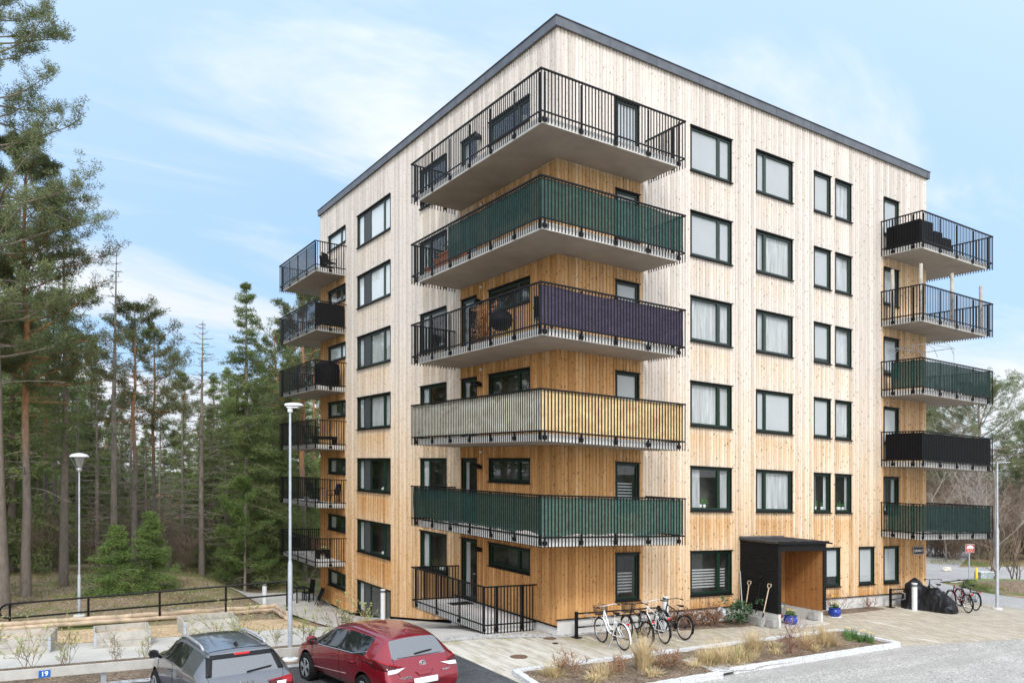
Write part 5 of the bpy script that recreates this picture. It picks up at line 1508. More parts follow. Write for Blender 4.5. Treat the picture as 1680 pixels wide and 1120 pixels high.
def car(loc, rz, sc, P_, paint_m, label, spec):
    e = empty('parked_car', loc, rz, label, 'car'); e.scale = (sc,) * 3
    st = spec['stations']; rings = []
    for (y, zb, zs, zbl, zt, ws, wm, wb, wt, cr) in st:
        p4 = (wb, zbl); p6 = (wt, zt)
        p5 = (wb + (wt - wb) * .86, zbl + (zt - zbl) * .86)
        half = [(0, zb), (ws, zb), (wm, zs), (wb + (wm - wb) * .35, zbl - (zbl - zs) * .22), p4, p5, p6, (wt * .55, zt + cr * .8), (0, zt + cr)]
        full = [(x, z) for x, z in half] + [(-x, z) for x, z in half[-2:0:-1]]
        rings.append([(x, y, z) for x, z in full])
    V = [p for r in rings for p in r]; n = len(rings[0]); F = []; Mi = []
    def slot(i, k):
        kk = k if k < 8 else n - 1 - k          # mirrored ring interval
        return spec['slot'](i, kk)
    for i in range(len(rings) - 1):
        for k in range(n):
            F.append((i * n + k, (i + 1) * n + k, (i + 1) * n + (k + 1) % n, i * n + (k + 1) % n)); Mi.append(slot(i, k))
    b = bmesh.new(); cl = b.edges.layers.float.new('crease_edge'); vc = b.verts.layers.float.new('crease_vert'); vv = [b.verts.new(p) for p in V]
    for f, mi in zip(F, Mi):
        q = b.faces.new([vv[j] for j in f]); q.material_index = mi; q.smooth = True
    for r in (0, len(rings) - 1):
        h = n // 2
        ids = [r * n + k for k in range(n)]
        for k in range(h):                        # close the ends with quads across
            a, c = k, (n - k) % n; d, g = (n - k - 1) % n, k + 1
            q = [vv[ids[a]], vv[ids[g]], vv[ids[d]], vv[ids[c]]]
            u = []
            for w_ in q:
                if w_ not in u: u.append(w_)
            if len(u) > 2:
                f = b.faces.new(u); f.material_index = spec.get('endslot', 0); f.smooth = True
    bmesh.ops.recalc_face_normals(b, faces=b.faces)
    for ed in b.edges:
        ms = {f.material_index for f in ed.link_faces}
        if len(ms) > 1 and (ms & {1, 2, 3}): ed[cl] = 1.0
        elif len(ms) > 1: ed[cl] = .15
    for i in spec['hard']:
        for k in (4, 5, n - 4, n - 5): vv[i * n + k][vc] = 1.0
    for i in (10, 11):
        for k in (6, n - 6): vv[i * n + k][vc] = .8
    me = bpy.data.meshes.new('cage'); b.to_mesh(me); b.free()
    slots = [paint_m, M_CGLASS, M_RGLASS, M_CGLASS, paint_m, paint_m, paint_m, M_TRIM, M_TRIM, paint_m]
    for s in slots: me.materials.append(s)
    o = bpy.data.objects.new('cage', me); COL.objects.link(o)
    sub = o.modifiers.new('s', 'SUBSURF'); sub.levels = 3; sub.render_levels = 3
    cuts = []
    for y in spec['axles']:
        for s in (-1, 1):
            m = MB(); m.tube([(s * .60, y, spec['wr'] + .01), (s * 1.2, y, spec['wr'] + .01)], spec['wr'] + .055, 40, 8)
            c = m.build('cut', slots); c.data.polygons.foreach_set('material_index', [8] * len(c.data.polygons)); cuts.append(c)
            md = o.modifiers.new('b', 'BOOLEAN'); md.object = c; md.operation = 'DIFFERENCE'; md.solver = 'EXACT'
    dg = bpy.context.evaluated_depsgraph_get(); dg.update()
    full = bpy.data.meshes.new_from_object(o.evaluated_get(dg))
    for c in cuts + [o]: bpy.data.objects.remove(c)
    bm = bmesh.new(); bm.from_mesh(full); bm.faces.ensure_lookup_table()
    bvh = BVHTree.FromBMesh(bm)
    names = {0: 'body', 1: 'side_window', 2: 'rear_window', 3: 'windscreen', 4: 'front_door', 5: 'rear_door', 6: 'tailgate', 7: 'sill_trim', 8: 'wheel_arch', 9: 'rear_bumper'}
    made = {}
    nm = [v.normal.copy() for v in bm.verts]
    jobs = []
    for s, name in names.items():
        fs = [f for f in bm.faces if f.material_index == s]
        if s in (1, 4, 5, 8):
            cuty = spec['bpillar'] if s == 1 else 0
            grp = {}
            for f in fs:
                c = f.calc_center_median(); grp.setdefault((c.x > 0, c.y > cuty if s in (1, 8) else True), []).append(f)
            jobs += [(s, name, g) for g in grp.values()]
        elif fs: jobs.append((s, name, fs))
    for s, name, fs in jobs:
        ids = {}; vs_, fc, nn = [], [], []
        for f in fs:
            t = []
            for v in f.verts:
                if v.index not in ids: ids[v.index] = len(vs_); vs_.append(v.co.copy()); nn.append(nm[v.index])
                t.append(ids[v.index])
            fc.append(t)
        m2 = bpy.data.meshes.new(name); m2.from_pydata([tuple(v) for v in vs_], [], fc); m2.materials.append(slots[s])
        if s != 8:
            m2.polygons.foreach_set('use_smooth', [True] * len(fc)); m2.update()
            m2.normals_split_custom_set_from_vertices([tuple(q) for q in nn])
        q = bpy.data.objects.new(name, m2); COL.objects.link(q); q.parent = e; made[s] = q
    bm.free()
    def cast_rear(x, z, off=.012):
        h, nn, _, _ = bvh.ray_cast(Vector((x, -4, z)), Vector((0, 1, 0)))
        return (h - Vector((0, off, 0))) if h else None
    def cast_side(y, z, s, off=.004):
        h, nn, _, _ = bvh.ray_cast(Vector((s * 2, y, z)), Vector((-s, 0, 0)))
        return h + Vector((s * off, 0, 0)) if h else None
    def cast_top(x, y, off=.01):
        h, nn, _, _ = bvh.ray_cast(Vector((x, y, 4)), Vector((0, 0, -1)))
        return h + Vector((0, 0, off)) if h else None
    def patch(quad, m, name, parent=e, nu=14, nv=6, off=.012, thick=.012, fn=cast_rear):
        mb = MB(); g = []
        for i in range(nu + 1):
            row = []
            for j in range(nv + 1):
                u, v = i / nu, j / nv
                a = Vector(quad[0]).lerp(Vector(quad[1]), u); c = Vector(quad[3]).lerp(Vector(quad[2]), u); p = a.lerp(c, v)
                row.append(fn(p[0], p[1], off))
            g.append(row)
        for i in range(nu):
            for j in range(nv):
                q = [g[i][j], g[i + 1][j], g[i + 1][j + 1], g[i][j + 1]]
                if all(p is not None for p in q): mb.quad(*q)
        o = mb.build(name, m, parent, True, True)
        so = o.modifiers.new('t', 'SOLIDIFY'); so.thickness = thick; so.offset = 0
        return o
    def line(pts, m, r, name, parent=e, fn=None):
        p3 = [p for p in pts if p is not None]
        if len(p3) > 1: mb = MB(); mb.tube(p3, r, 5); return mb.build(name, m, parent, True)
    # wheels
    wr_ = spec['wr']
    for y in spec['axles']:
        for s in (-1, 1):
            xo = s * (spec['track'])
            mb = MB(); prof = [(wr_ * .68, -.10), (wr_ * .93, -.11), (wr_, -.07), (wr_, .07), (wr_ * .93, .11), (wr_ * .68, .10)]
            mb.lathe(prof, (xo, y, wr_), 36, 0, Vector((1, 0, 0))); w = mb.build('wheel', M_RUBBER, e, True)
            mb = MB(); r = wr_ * .68
            mb.lathe([(r, -.09 if s < 0 else .09), (r * .93, -.105 if s < 0 else .105), (r * .90, -.06 if s < 0 else .06)], (xo, y, wr_), 36, 0, Vector((1, 0, 0)))
            for k in range(5):
                a = 2 * PI * k / 5 + .3
                for da in (-.13, .13):
                    c0 = Vector((xo + s * .095, y + .035 * math.cos(a), wr_ + .035 * math.sin(a))); c1 = Vector((xo + s * .10, y + r * .93 * math.cos(a + da), wr_ + r * .93 * math.sin(a + da)))
                    d = (c1 - c0) / 2; side = Vector((0, -d.z, d.y)).normalized() * .024
                    mb.obox((c0 + c1) / 2, d, side, (s * .012, 0, 0))
            mb.lathe([(.05, 0), (.05, .02)], (xo + s * .09, y, wr_), 14, 0, Vector((s, 0, 0)))
            mb.build('rim', M_ALLOY, w)
            mb = MB(); mb.lathe([(r * .9, 0), (r * .9, .01)], (xo + s * .02, y, wr_), 30, 0, Vector((s, 0, 0))); mb.build('brake_disc', plain('dark_brake', (.05, .05, .05), .6, .4), w)
    spec['extras'](e, made, patch, line, cast_rear, cast_side, cast_top)
    return e
def trims(e, made, line, cast_side, ys, z0, belt, ztop, chrome):
    for s in (-1, 1):
        for yy in ys:
            line([cast_side(yy, z0 + (belt - z0) * k / 8, s, .002) for k in range(9)], M_TRIM, .005, 'door_gap')
def lerpz(tab, y): return lerp_tab(sorted(tab), y)

# red hatchback ------------------------------------------------------
RS = [  # y, bottom, waist, belt, top, w bottom, w waist, w belt, w top, crown
    (2.16, .32, .48, .60, .64, .50, .58, .52, .34, .02), (2.05, .22, .50, .70, .75, .72, .78, .70, .46, .03), (1.70, .20, .54, .80, .88, .80, .87, .80, .58, .04),
    (1.05, .20, .58, .91, 1.00, .80, .885, .86, .66, .03), (.35, .20, .58, .945, 1.36, .80, .885, .865, .60, .035), (-.22, .20, .58, .965, 1.43, .80, .885, .865, .59, .04), (-.30, .20, .58, .968, 1.435, .80, .885, .865, .59, .04),
    (-.95, .20, .60, 1.00, 1.42, .80, .89, .865, .575, .04), (-1.30, .20, .62, 1.03, 1.395, .80, .89, .855, .56, .04), (-1.62, .22, .62, 1.06, 1.345, .80, .885, .835, .53, .04), (-1.66, .22, .62, 1.06, 1.32, .80, .885, .83, .53, .03),
    (-1.96, .24, .64, .985, 1.015, .80, .87, .80, .62, .015), (-2.04, .26, .64, .93, .95, .78, .86, .78, .60, .01), (-2.10, .28, .62, .80, .82, .76, .84, .76, .58, .0), (-2.17, .30, .56, .66, .68, .70, .80, .72, .56, .0), (-2.19, .36, .50, .58, .60, .62, .74, .66, .5, .0)]
def rslot(i, k):
    if k == 0: return 7
    if k in (1, 2, 3):
        if i in (3, 4): return 4
        if i in (6, 7): return 5
        return 9 if i >= 12 and k == 1 else 0
    if k == 4:
        if i in (3, 4, 6, 7): return 1
        if i == 5: return 7
        return 0
    if k in (6, 7):
        if i == 3: return 3
        if i == 10: return 2
        if i in (11, 12, 13): return 6
    return 0
def rextra(e, made, patch, line, cr, cs, ct):
    tg = made.get(6, e)
    for s in (-1, 1):
        lamp = patch([(s * .87, 1.0), (s * .58, .90), (s * .66, .845), (s * .86, .85)], M_REDDK, 'tail_lamp')
        patch([(s * .77, .862), (s * .40, .872), (s * .60, .80), (s * .79, .785)], M_CLRL, 'clear_lens', lamp, off=.014)
        patch([(s * .87, 1.02), (s * .48, .905), (s * .48, .89), (s * .87, .985)], M_REDL, 'red_lens', lamp, off=.020)
        line([cs(y, lerpz([(1.0, .925), (.3, .955), (-.9, 1.01), (-1.28, 1.10)], y), s, .006) for y in [1.0 - .23 * k for k in range(11)]], M_CHROME, .010, 'chrome_strip')
        for yy in (-.26, 1.02): line([cs(yy, .30 + .62 * k / 8, s, .001) for k in range(9)], M_TRIM, .005, 'door_gap')
        line([cs(-.98 - .14 * math.sin(k / 8 * PI) , .42 + .55 * k / 8, s, .001) for k in range(9)], M_TRIM, .005, 'door_gap')
        for y in (-.05, -.80):
            p = cs(y, .84, s, .0)
            if p: mb = MB(); mb.tube([p + Vector((0, .10, 0)), p + Vector((s * .035, .07, .004)), p + Vector((s * .035, -.07, .008)), p + Vector((0, -.10, .004))], .014, 7); mb.build('handle', made[4].active_material, made[4 if y > -.5 else 5], True)
        p = cs(.80, .93, s, 0)
        if p:
            mb = MB(); c = p + Vector((s * .15, -.03, .10)); mb.lathe([(.02, -.10), (.085, -.08), (.105, 0), (.085, .07), (.02, .10)], c, 14, 0, Vector((s, -.15, .1))); mb.tube([p + Vector((s * -.02, 0, 0)), c], .03, 8); mb.build('wing_mirror', made[0].active_material, e, True)
            mb = MB(); mb.obox(c + Vector((0, -.085, 0)), (.085, 0, 0), (0, .012, 0), (0, 0, .06)); mb.build('mirror_glass', M_CGLASS, e)
        line([cs(-.55 + .25 * k, lerpz([(-.55, .55), (1, .42)], -.55 + .25 * k), s, .004) for k in range(7)], plain('pink_highlight_strip', (.48, .30, .30), .3, .4), .010, 'side_highlight')  # pink line painted along the door side as a highlight
    line([cr(-.50 + 1.0 * k / 20, 1.035 + .0 * k, .002) for k in range(21)], M_TRIM, .006, 'glass_seal')
    mb = MB(); p = [cr(-.10 + .42 * k / 6, 1.075 + .035 * math.sin(k / 6), .02) for k in range(7)]; mb.tube([q for q in p if q], [.016] * 6 + [.008] if all(p) else .012, 6); mb.build('wiper', M_TRIM, e)
    for s in (-1, 1): line([cr(s * x, z, .001) for x, z in ((.60, 1.03), (.615, .95), (.60, .86), (.55, .74), (.50, .56))], M_TRIM, .006, 'tailgate_gap')
    line([cr(-.50 + k * .1, .535, .001) for k in range(11)], M_TRIM, .006, 'tailgate_gap')
    p = cr(0, .905, .006)
    if p:
        mb = MB()
        for (a, b, dz) in ((.072, .050, 0), (.028, .046, -.004), (.052, .020, .016)):
            mb.tube([p + Vector((a * math.cos(t), -.006, b * math.sin(t) + dz)) for t in [2 * PI * k / 24 for k in range(24)]], .0085, 6, closed=True)
        mb.build('emblem', M_CHROME, tg)
    for (x, z, s_, sz) in ((-.44, .695, 'AURIS', .075), (.50, .735, 'HYBRID', .045)):
        p = cr(x, z, .010)
        if p: text(s_, 'model_lettering', sz, M_CHROME, Matrix.Translation(p) @ Matrix.Rotation(rad(-8 if x < 0 else 10), 4, 'Z') @ FRONT, tg, .004, 0, .002, 1.25)
    patch([(-.20, .78), (.20, .78), (.13, .70), (-.13, .70)], made[0].active_material, 'boot_handle', tg, off=.018)
    patch([(-.27, .66), (.27, .66), (.27, .545), (-.27, .545)], M_WHITE, 'number_plate', tg, off=.022)
    line([ct(-.585 + .0 * k, .25 - .19 * k, .002) for k in range(9)], M_TRIM, .007, 'roof_seam'); line([ct(.585, .25 - .19 * k, .002) for k in range(9)], M_TRIM, .007, 'roof_seam')
    p = ct(.0, -1.38, 0)
    if p: mb = MB(); mb.raw([p + Vector(q) for q in ((-.03, .10, -.01), (.03, .10, -.01), (.035, -.10, -.01), (-.035, -.10, -.01), (0, -.075, .075), (0, .06, .02))], [(0, 1, 5), (1, 2, 4, 5), (2, 3, 4), (3, 0, 5, 4)]); mb.build('antenna_fin', made[0].active_material, e, True)
def car_spot(px, py, q, rz, sc):
    """where a car stands whose point q is seen at a photograph pixel"""
    v = Matrix.Rotation(rz, 3, 'Z') @ (Vector(q) * sc); r = ray(px, py); Y = 10.0
    while Y < 30:
        p = CAM + r * Y - v
        if p.z < ground(p.x, p.y): break
        Y += .02
    return (p.x, p.y)
M_CRED = paint('dark_red_car_paint', (.245, .006, .016), .45)
RED_POS, RED_RZ = car_spot(681, 1059, (0, -1.80, 1.20), rad(7), 1.04), rad(7)
car(Vector((RED_POS[0], RED_POS[1], ground(*RED_POS) + .012)), RED_RZ, 1.04, None, M_CRED, 'dark red hatchback parked right of the tall lamp post, seen from behind', dict(stations=RS, slot=rslot, endslot=9, bpillar=-.26, hard=(3, 4, 5, 6, 7, 8), axles=(1.33, -1.27), wr=.325, track=.79, extras=rextra))

# grey crossover ------------------------------------------------------
GS = [(2.08, .36, .55, .72, .76, .52, .60, .55, .36, .02), (1.98, .26, .58, .82, .88, .74, .80, .72, .48, .03), (1.60, .24, .62, .92, .99, .82, .88, .82, .60, .04),
    (1.00, .24, .66, 1.00, 1.08, .82, .89, .865, .67, .03), (.38, .24, .66, 1.03, 1.45, .82, .89, .865, .62, .03), (-.18, .24, .66, 1.045, 1.50, .82, .89, .865, .61, .03), (-.26, .24, .66, 1.047, 1.50, .82, .89, .865, .61, .03),
    (-.86, .24, .68, 1.08, 1.49, .82, .895, .865, .60, .03), (-1.02, .24, .69, 1.10, 1.485, .82, .895, .86, .595, .03), (-1.56, .26, .70, 1.13, 1.455, .82, .89, .845, .58, .03), (-1.62, .26, .70, 1.13, 1.43, .82, .89, .84, .58, .02),
    (-1.90, .28, .72, 1.06, 1.085, .82, .88, .82, .66, .01), (-1.99, .30, .72, 1.0, 1.02, .80, .87, .80, .64, .0), (-2.04, .32, .70, .86, .88, .78, .86, .79, .62, .0), (-2.10, .34, .62, .72, .74, .74, .83, .76, .60, .0), (-2.12, .40, .56, .62, .64, .64, .76, .70, .52, .0)]
def gslot(i, k):
    if k == 0: return 7
    if k in (1, 2, 3):
        if i in (3, 4): return 4
        if i in (6, 7): return 5
        return 9 if i >= 12 and k == 1 else (7 if k == 1 and i in (2, 5, 8, 9) and False else 0)
    if k == 4:
        if i in (3, 4, 6): return 1
        if i == 5: return 7
        return 0
    if k in (6, 7):
        if i == 3: return 3
        if i == 10: return 2
        if i in (11, 12, 13): return 6
    return 0
def gextra(e, made, patch, line, cr, cs, ct):
    tg = made.get(6, e)
    patch([(-.56, 1.425), (.56, 1.425), (.60, 1.36), (-.60, 1.36)], M_TRIM, 'spoiler_band', tg, off=.010)
    patch([(-.62, 1.40), (-.53, 1.37), (-.60, 1.10), (-.70, 1.10)], M_TRIM, 'glass_side_trim', tg, off=.008); patch([(.53, 1.37), (.62, 1.40), (.70, 1.10), (.60, 1.10)], M_TRIM, 'glass_side_trim', tg, off=.008)
    patch([(-.15, 1.425), (.15, 1.425), (.13, 1.395), (-.13, 1.395)], plain('bright_red_lens', (.62, .012, .012), .2), 'high_brake_lamp', tg, off=.022)
    for s in (-1, 1):
        lamp = patch([(s * .88, .995), (s * .36, .93), (s * .42, .85), (s * .87, .80)], M_REDDK, 'tail_lamp')
        patch([(s * .85, .97), (s * .62, .935), (s * .64, .865), (s * .84, .84)], M_REDL, 'red_lens', lamp, off=.022)
        patch([(s * .70, .905), (s * .52, .905), (s * .52, .855), (s * .68, .845)], M_CLRL, 'clear_lens', lamp, off=.028)
        patch([(s * .88, 1.0), (s * .38, .94), (s * .40, .925), (s * .88, .965)], M_REDL, 'upper_red_strip', lamp, off=.026)
        rail_ = [ct(s * .575, y, .055 if -1.25 < y < .2 else .01) for y in [.34 - .16 * k for k in range(11)]]
        line(rail_, plain('silver_rail', (.66, .66, .66), .3, .6), .026, 'roof_rail')
        for yy in (-.22, .98): line([cs(yy, .34 + .68 * k / 8, s, .001) for k in range(9)], M_TRIM, .005, 'door_gap')
        line([cs(-.93 - .12 * math.sin(k / 8 * PI), .48 + .56 * k / 8, s, .001) for k in range(9)], M_TRIM, .005, 'door_gap')
        line([cs(y, lerpz([(.95, 1.025), (-.85, 1.085)], y), s, .006) for y in [.95 - .2 * k for k in range(10)]], M_CHROME, .009, 'chrome_strip')
        line([cs(y, .36, s, .006) for y in [.85 - .2 * k for k in range(9)]], M_TRIM, .05, 'sill_cladding')
        for y in (-.02, -.74):
            p = cs(y, .90, s, .0)
            if p: mb = MB(); mb.tube([p + Vector((0, .10, 0)), p + Vector((s * .035, .07, .004)), p + Vector((s * .035, -.07, .008)), p + Vector((0, -.10, .004))], .014, 7); mb.build('handle', made[0].active_material, made[4 if y > -.5 else 5], True)
        p = cs(.78, 1.0, s, 0)
        if p:
            mb = MB(); c = p + Vector((s * .15, -.03, .10)); mb.lathe([(.02, -.09), (.07, -.07), (.085, 0), (.07, .06), (.02, .09)], c, 14, 0, Vector((s, -.15, .1))); mb.tube([p + Vector((s * -.02, 0, 0)), c], .03, 8); mb.build('wing_mirror', M_TRIM, e, True)
            mb = MB(); mb.obox(c + Vector((0, -.085, 0)), (.085, 0, 0), (0, .012, 0), (0, 0, .06)); mb.build('mirror_glass', M_CGLASS, e)
    mb = MB(); p = [cr(.02 + .46 * k / 6, 1.115 + .045 * k / 6, .022) for k in range(7)]; mb.tube([q for q in p if q], .015, 6); mb.build('wiper', M_TRIM, e)
    for s in (-1, 1): line([cr(s * x, z, .001) for x, z in ((.68, 1.10), (.66, 1.0), (.62, .9), (.56, .76), (.52, .64))], M_TRIM, .006, 'tailgate_gap')
    p = cr(0, .945, .010)
    if p:
        mb = MB(); q = p + Vector((0, -.004, 0)); h, w = .036, .010
        def stroke(a, b): A, B = Vector((a[0], 0, a[1])), Vector((b[0], 0, b[1])); d = (B - A) / 2; sd_ = Vector((-d.z, 0, d.x)).normalized() * w; mb.obox(q + (A + B) / 2, d, sd_, (0, .004, 0))
        stroke((-.14, -h), (-.125, h)); stroke((-.128, -.004), (-.07, h)); stroke((-.115, 0), (-.055, -h)); stroke((-.055, -h), (.0, h)); stroke((.0, h), (.03, -h)); stroke((.03, -h), (.085, h)); stroke((.085, h), (.125, -h))
        mb.build('emblem', M_CHROME, tg)
    patch([(-.27, .80), (.27, .80), (.27, .685), (-.27, .685)], M_WHITE, 'number_plate', tg, off=.02)
    p = ct(.0, -1.25, 0)
    if p: mb = MB(); mb.raw([p + Vector(q) for q in ((-.03, .10, -.01), (.03, .10, -.01), (.035, -.10, -.01), (-.035, -.10, -.01), (0, -.075, .085), (0, .06, .02))], [(0, 1, 5), (1, 2, 4, 5), (2, 3, 4), (3, 0, 5, 4)]); mb.build('antenna_fin', M_TRIM, e, True)
    line([ct(-.60 + 1.2 * k / 16, -1.50, .002) for k in range(17)], M_TRIM, .006, 'spoiler_gap')
M_CGREY = paint('steel_grey_car_paint', (.135, .138, .150), .55)
GREY_POS, GREY_RZ = car_spot(399, 1085, (0, -1.75, 1.28), rad(4), .99), rad(4)
car(Vector((GREY_POS[0], GREY_POS[1], ground(*GREY_POS) + .012)), GREY_RZ, .99, None, M_CGREY, 'grey crossover car with silver roof rails parked left of lamp post', dict(stations=GS, slot=gslot, endslot=9, bpillar=-.22, hard=(3, 4, 5, 6, 7), axles=(1.28, -1.28), wr=.33, track=.79, extras=gextra))
# ------------------------------------------------------------------ vegetation
def m_bark(name, low, high, z0, z1, sc=9):
    t = NT(name); v = t.obj(); sp = t.node('ShaderNodeSeparateXYZ'); t.l.new(v, sp.inputs[0])
    n_ = t.noise(t.mapping(v, (1, 1, .3)), sc, 5, .7); b = t.noise(v, .9, 3)
    f = t.mapr(t.math('ADD', sp.outputs[2], t.math('MULTIPLY', t.math('SUBTRACT', b, .5), 2.5)), z0, z1)
    col = t.mixc(f, low, high); col = t.mixc(t.mapr(n_, .35, .65, 0, .55), col, tuple(x * .4 for x in low))
    t.base(col, .9, 0, .1); t.bump(n_, .6, .03); return t.mat
def m_leaf(name, a, b, c, sc=.9):
    t = NT(name); v = t.obj(); n_ = t.noise(v, sc, 3, .6); f = t.noise(v, 14, 2)
    col = t.mixc(t.mapr(n_, .35, .65), a, b); col = t.mixc(t.mapr(f, .5, .75, 0, .6), col, c)
    r = t.mapr(t.rnd(), 0, 1, .82, 1.18); cc = t.node('ShaderNodeCombineColor')
    for i in range(3): t.l.new(r, cc.inputs[i])
    col = t.mixc(1.0, col, cc.outputs[0], 'MULTIPLY')
    t.base(col, .75, 0, .2)
    out = t.n['Material Output']; tl = t.node('ShaderNodeBsdfTranslucent'); t.l.new(col, tl.inputs[0]); ms = t.node('ShaderNodeMixShader'); ms.inputs[0].default_value = .25
    t.l.new(t.p.outputs[0], ms.inputs[1]); t.l.new(tl.outputs[0], ms.inputs[2]); t.l.new(ms.outputs[0], out.inputs[0])
    return t.mat
M_PBARK = m_bark('pine_bark', (.26, .22, .185), (.52, .25, .115), 5.5, 8.5)
M_GBARK = m_bark('spruce_bark', (.25, .21, .175), (.29, .24, .19), 2, 12)
M_DEADB = m_bark('dead_bark', (.27, .23, .19), (.33, .285, .24), 2, 12)
M_BIRCHB = m_bark('birch_bark', (.26, .22, .18), (.44, .39, .34), 1, 4, 5)
M_TWIG = m_bark('bare_twigs', (.215, .16, .115), (.285, .215, .16), 0, 3)
M_PNEED = m_leaf('pine_needles', (.120, .155, .068), (.20, .23, .105), (.28, .29, .14))
M_SNEED = m_leaf('spruce_needles', (.125, .175, .058), (.215, .27, .092), (.30, .33, .13))
M_YNEED = m_leaf('young_spruce_needles', (.105, .175, .048), (.20, .28, .08), (.28, .34, .11))
def needles(mb, c, r, n, ln, w, rg, up=.3, flat=.7, out=None):
    for _ in range(n):
        d = Vector((rg.gauss(0, 1), rg.gauss(0, 1), rg.gauss(0, 1) * flat)); 
        if d.length < 1e-4: continue
        d.normalize(); p = c + d * (r * rg.random() ** .5)
        a = (d * .8 + Vector((rg.gauss(0, .5), rg.gauss(0, .5), up + rg.gauss(0, .4)))).normalized()
        b = a.cross(Vector((rg.gauss(0, 1), rg.gauss(0, 1), rg.gauss(0, 1))))
        if b.length < 1e-3: continue
        b.normalize(); l = ln * rg.uniform(.6, 1.3); b *= w
        mb.tri(p - b, p + b, p + a * l)
def curve(p, d, L, k, rg, bend, wob):
    pts = [Vector(p)]; d = Vector(d).normalized()
    for i in range(k):
        d = (d + Vector(bend) + Vector((rg.gauss(0, wob), rg.gauss(0, wob), rg.gauss(0, wob)))).normalized()
        pts.append(pts[-1] + d * (L / k))
    return pts
def make_pine(h, r, c0, cr, seed, limbs=42, dens=26, bark=None, need=None, dead_low=20, lopsided=None, nl=.115, nw=.0135, nm=1.0):
    rg = random.Random(seed); tr, fo = MB(), MB()
    k = 10; pts = [Vector((0, 0, -.3))]
    for i in range(1, k + 1): pts.append(Vector((rg.gauss(0, .016) * i * .5, rg.gauss(0, .016) * i * .5, h * i / k)))
    rs = [r * (1.25 if i == 0 else (1 - .82 * (i / k) ** 1.1)) for i in range(k + 1)]
    tr.tube(pts, rs, 10)
    def tp(z):
        q = max(0, min(k - 1e-6, z / h * k)); i = int(q); return pts[i].lerp(pts[i + 1], q - i), rs[i] + (rs[i + 1] - rs[i]) * (q - i)
    for j in range(limbs):
        f = c0 + (1 - c0) * ((j + rg.random()) / limbs); z = h * f * .985; t = (f - c0) / (1 - c0)
        L = cr * (math.sin(PI * min(1, .22 + .78 * t) ** .9) * .85 + .22) * rg.uniform(.65, 1.2)
        a = rg.uniform(0, 2 * PI) if lopsided is None or rg.random() < .4 else lopsided + rg.gauss(0, .6)
        p, rr = tp(z); d = Vector((math.cos(a), math.sin(a), -.05 + .75 * t ** 1.6))
        lp = curve(p, d, L, 6, rg, (0, 0, .07), .10)
        r0 = max(.014, min(rr * .4, .011 * L + .012))
        tr.tube(lp, [r0 * (1 - .78 * q / 6) for q in range(7)], 5, cap=False)
        for q in range(2, 7):
            for s in range(2 if q < 5 else 3):
                b = lp[q].copy(); sd = Vector((rg.gauss(0, 1), rg.gauss(0, 1), .35 + rg.gauss(0, .3))).normalized(); sl = L * rg.uniform(.12, .30)
                sp_ = curve(b, sd + (lp[q] - lp[q - 1]).normalized() * .9, sl, 3, rg, (0, 0, .12), .15)
                tr.tube(sp_, [.012, .010, .008, .005], 3, cap=False)
                for c in sp_[1:]: needles(fo, c, .185, int(dens * nm), nl, nw, rg, .35, .6)
    for j in range(dead_low):
        z = h * rg.uniform(.22, c0); a = rg.uniform(0, 2 * PI); p, rr = tp(z); L = rg.uniform(.5, cr * .75)
        lp = curve(p, (math.cos(a), math.sin(a), .0), L, 4, rg, (0, 0, -.02), .14); tr.tube(lp, [.026, .020, .015, .01, .006], 4, cap=False)
        for q in range(5): i = rg.randint(1, 4); tr.tube(curve(lp[i], Vector((rg.gauss(0, 1), rg.gauss(0, 1), rg.gauss(-.2, .4))), L * rg.uniform(.15, .4), 2, rg, (0, 0, -.04), .15), [.010, .007, .005], 3, cap=False)
    return tr, fo, bark or M_PBARK, need or M_PNEED
def make_spruce(h, r, cr, seed, c0=.06, whorls=30, dens=1.0, need=None, bark=None, droop=-.10, nl=.17, width=.026, bare=0.0):
    rg = random.Random(seed); tr, fo = MB(), MB()
    tr.tube([(0, 0, -.3), (rg.gauss(0, .04), 0, h * .5), (0, 0, h)], [r * 1.15, r * .6, .012], 9)
    for j in range(whorls):
        f0 = c0 + (1 - c0) * (j + rg.random() * .6) / whorls
        for q in range(rg.randint(4, 6)):
            f = min(.985, f0 + rg.uniform(-.7, .7) / whorls); z = h * f; L0 = cr * (1 - f) ** .82 + .10
            a = rg.uniform(0, 2 * PI); L = L0 * rg.uniform(.55, 1.25); u = Vector((math.cos(a), math.sin(a), .50 * f * f - .08 + rg.gauss(0, .10)))
            lp = curve((0, 0, z), u, L, 5, rg, (0, 0, droop * (1 - f * .6) + .05 * f), .06)
            tr.tube(lp, [.006 + .012 * L * (1 - i / 5) for i in range(6)], 3, cap=False)
            if rg.random() < bare: continue
            m = max(3, int(L / .20))
            for i in range(m):
                s = (i + .7) / m; qq = min(4.999, s * 5); k = int(qq); c = lp[k].lerp(lp[k + 1], qq - k); w = .16 + .24 * L * (1 - s) * .8
                side = Vector((-u.y, u.x, 0))
                for sg in (-1, 0, 1):
                    c2 = c + side * (sg * w * rg.uniform(.4, 1)) + u * (abs(sg) * w * .4) + Vector((0, 0, -abs(sg) * w * .25))
                    needles(fo, c2, .10 + .06 * L, max(3, int(7 * dens)), nl, width, rg, -.25, .55)
    needles(fo, Vector((0, 0, h * .985)), .08, 14, nl, width * .7, rg, 1.2, 1.5)
    return tr, fo, bark or M_GBARK, need or M_SNEED
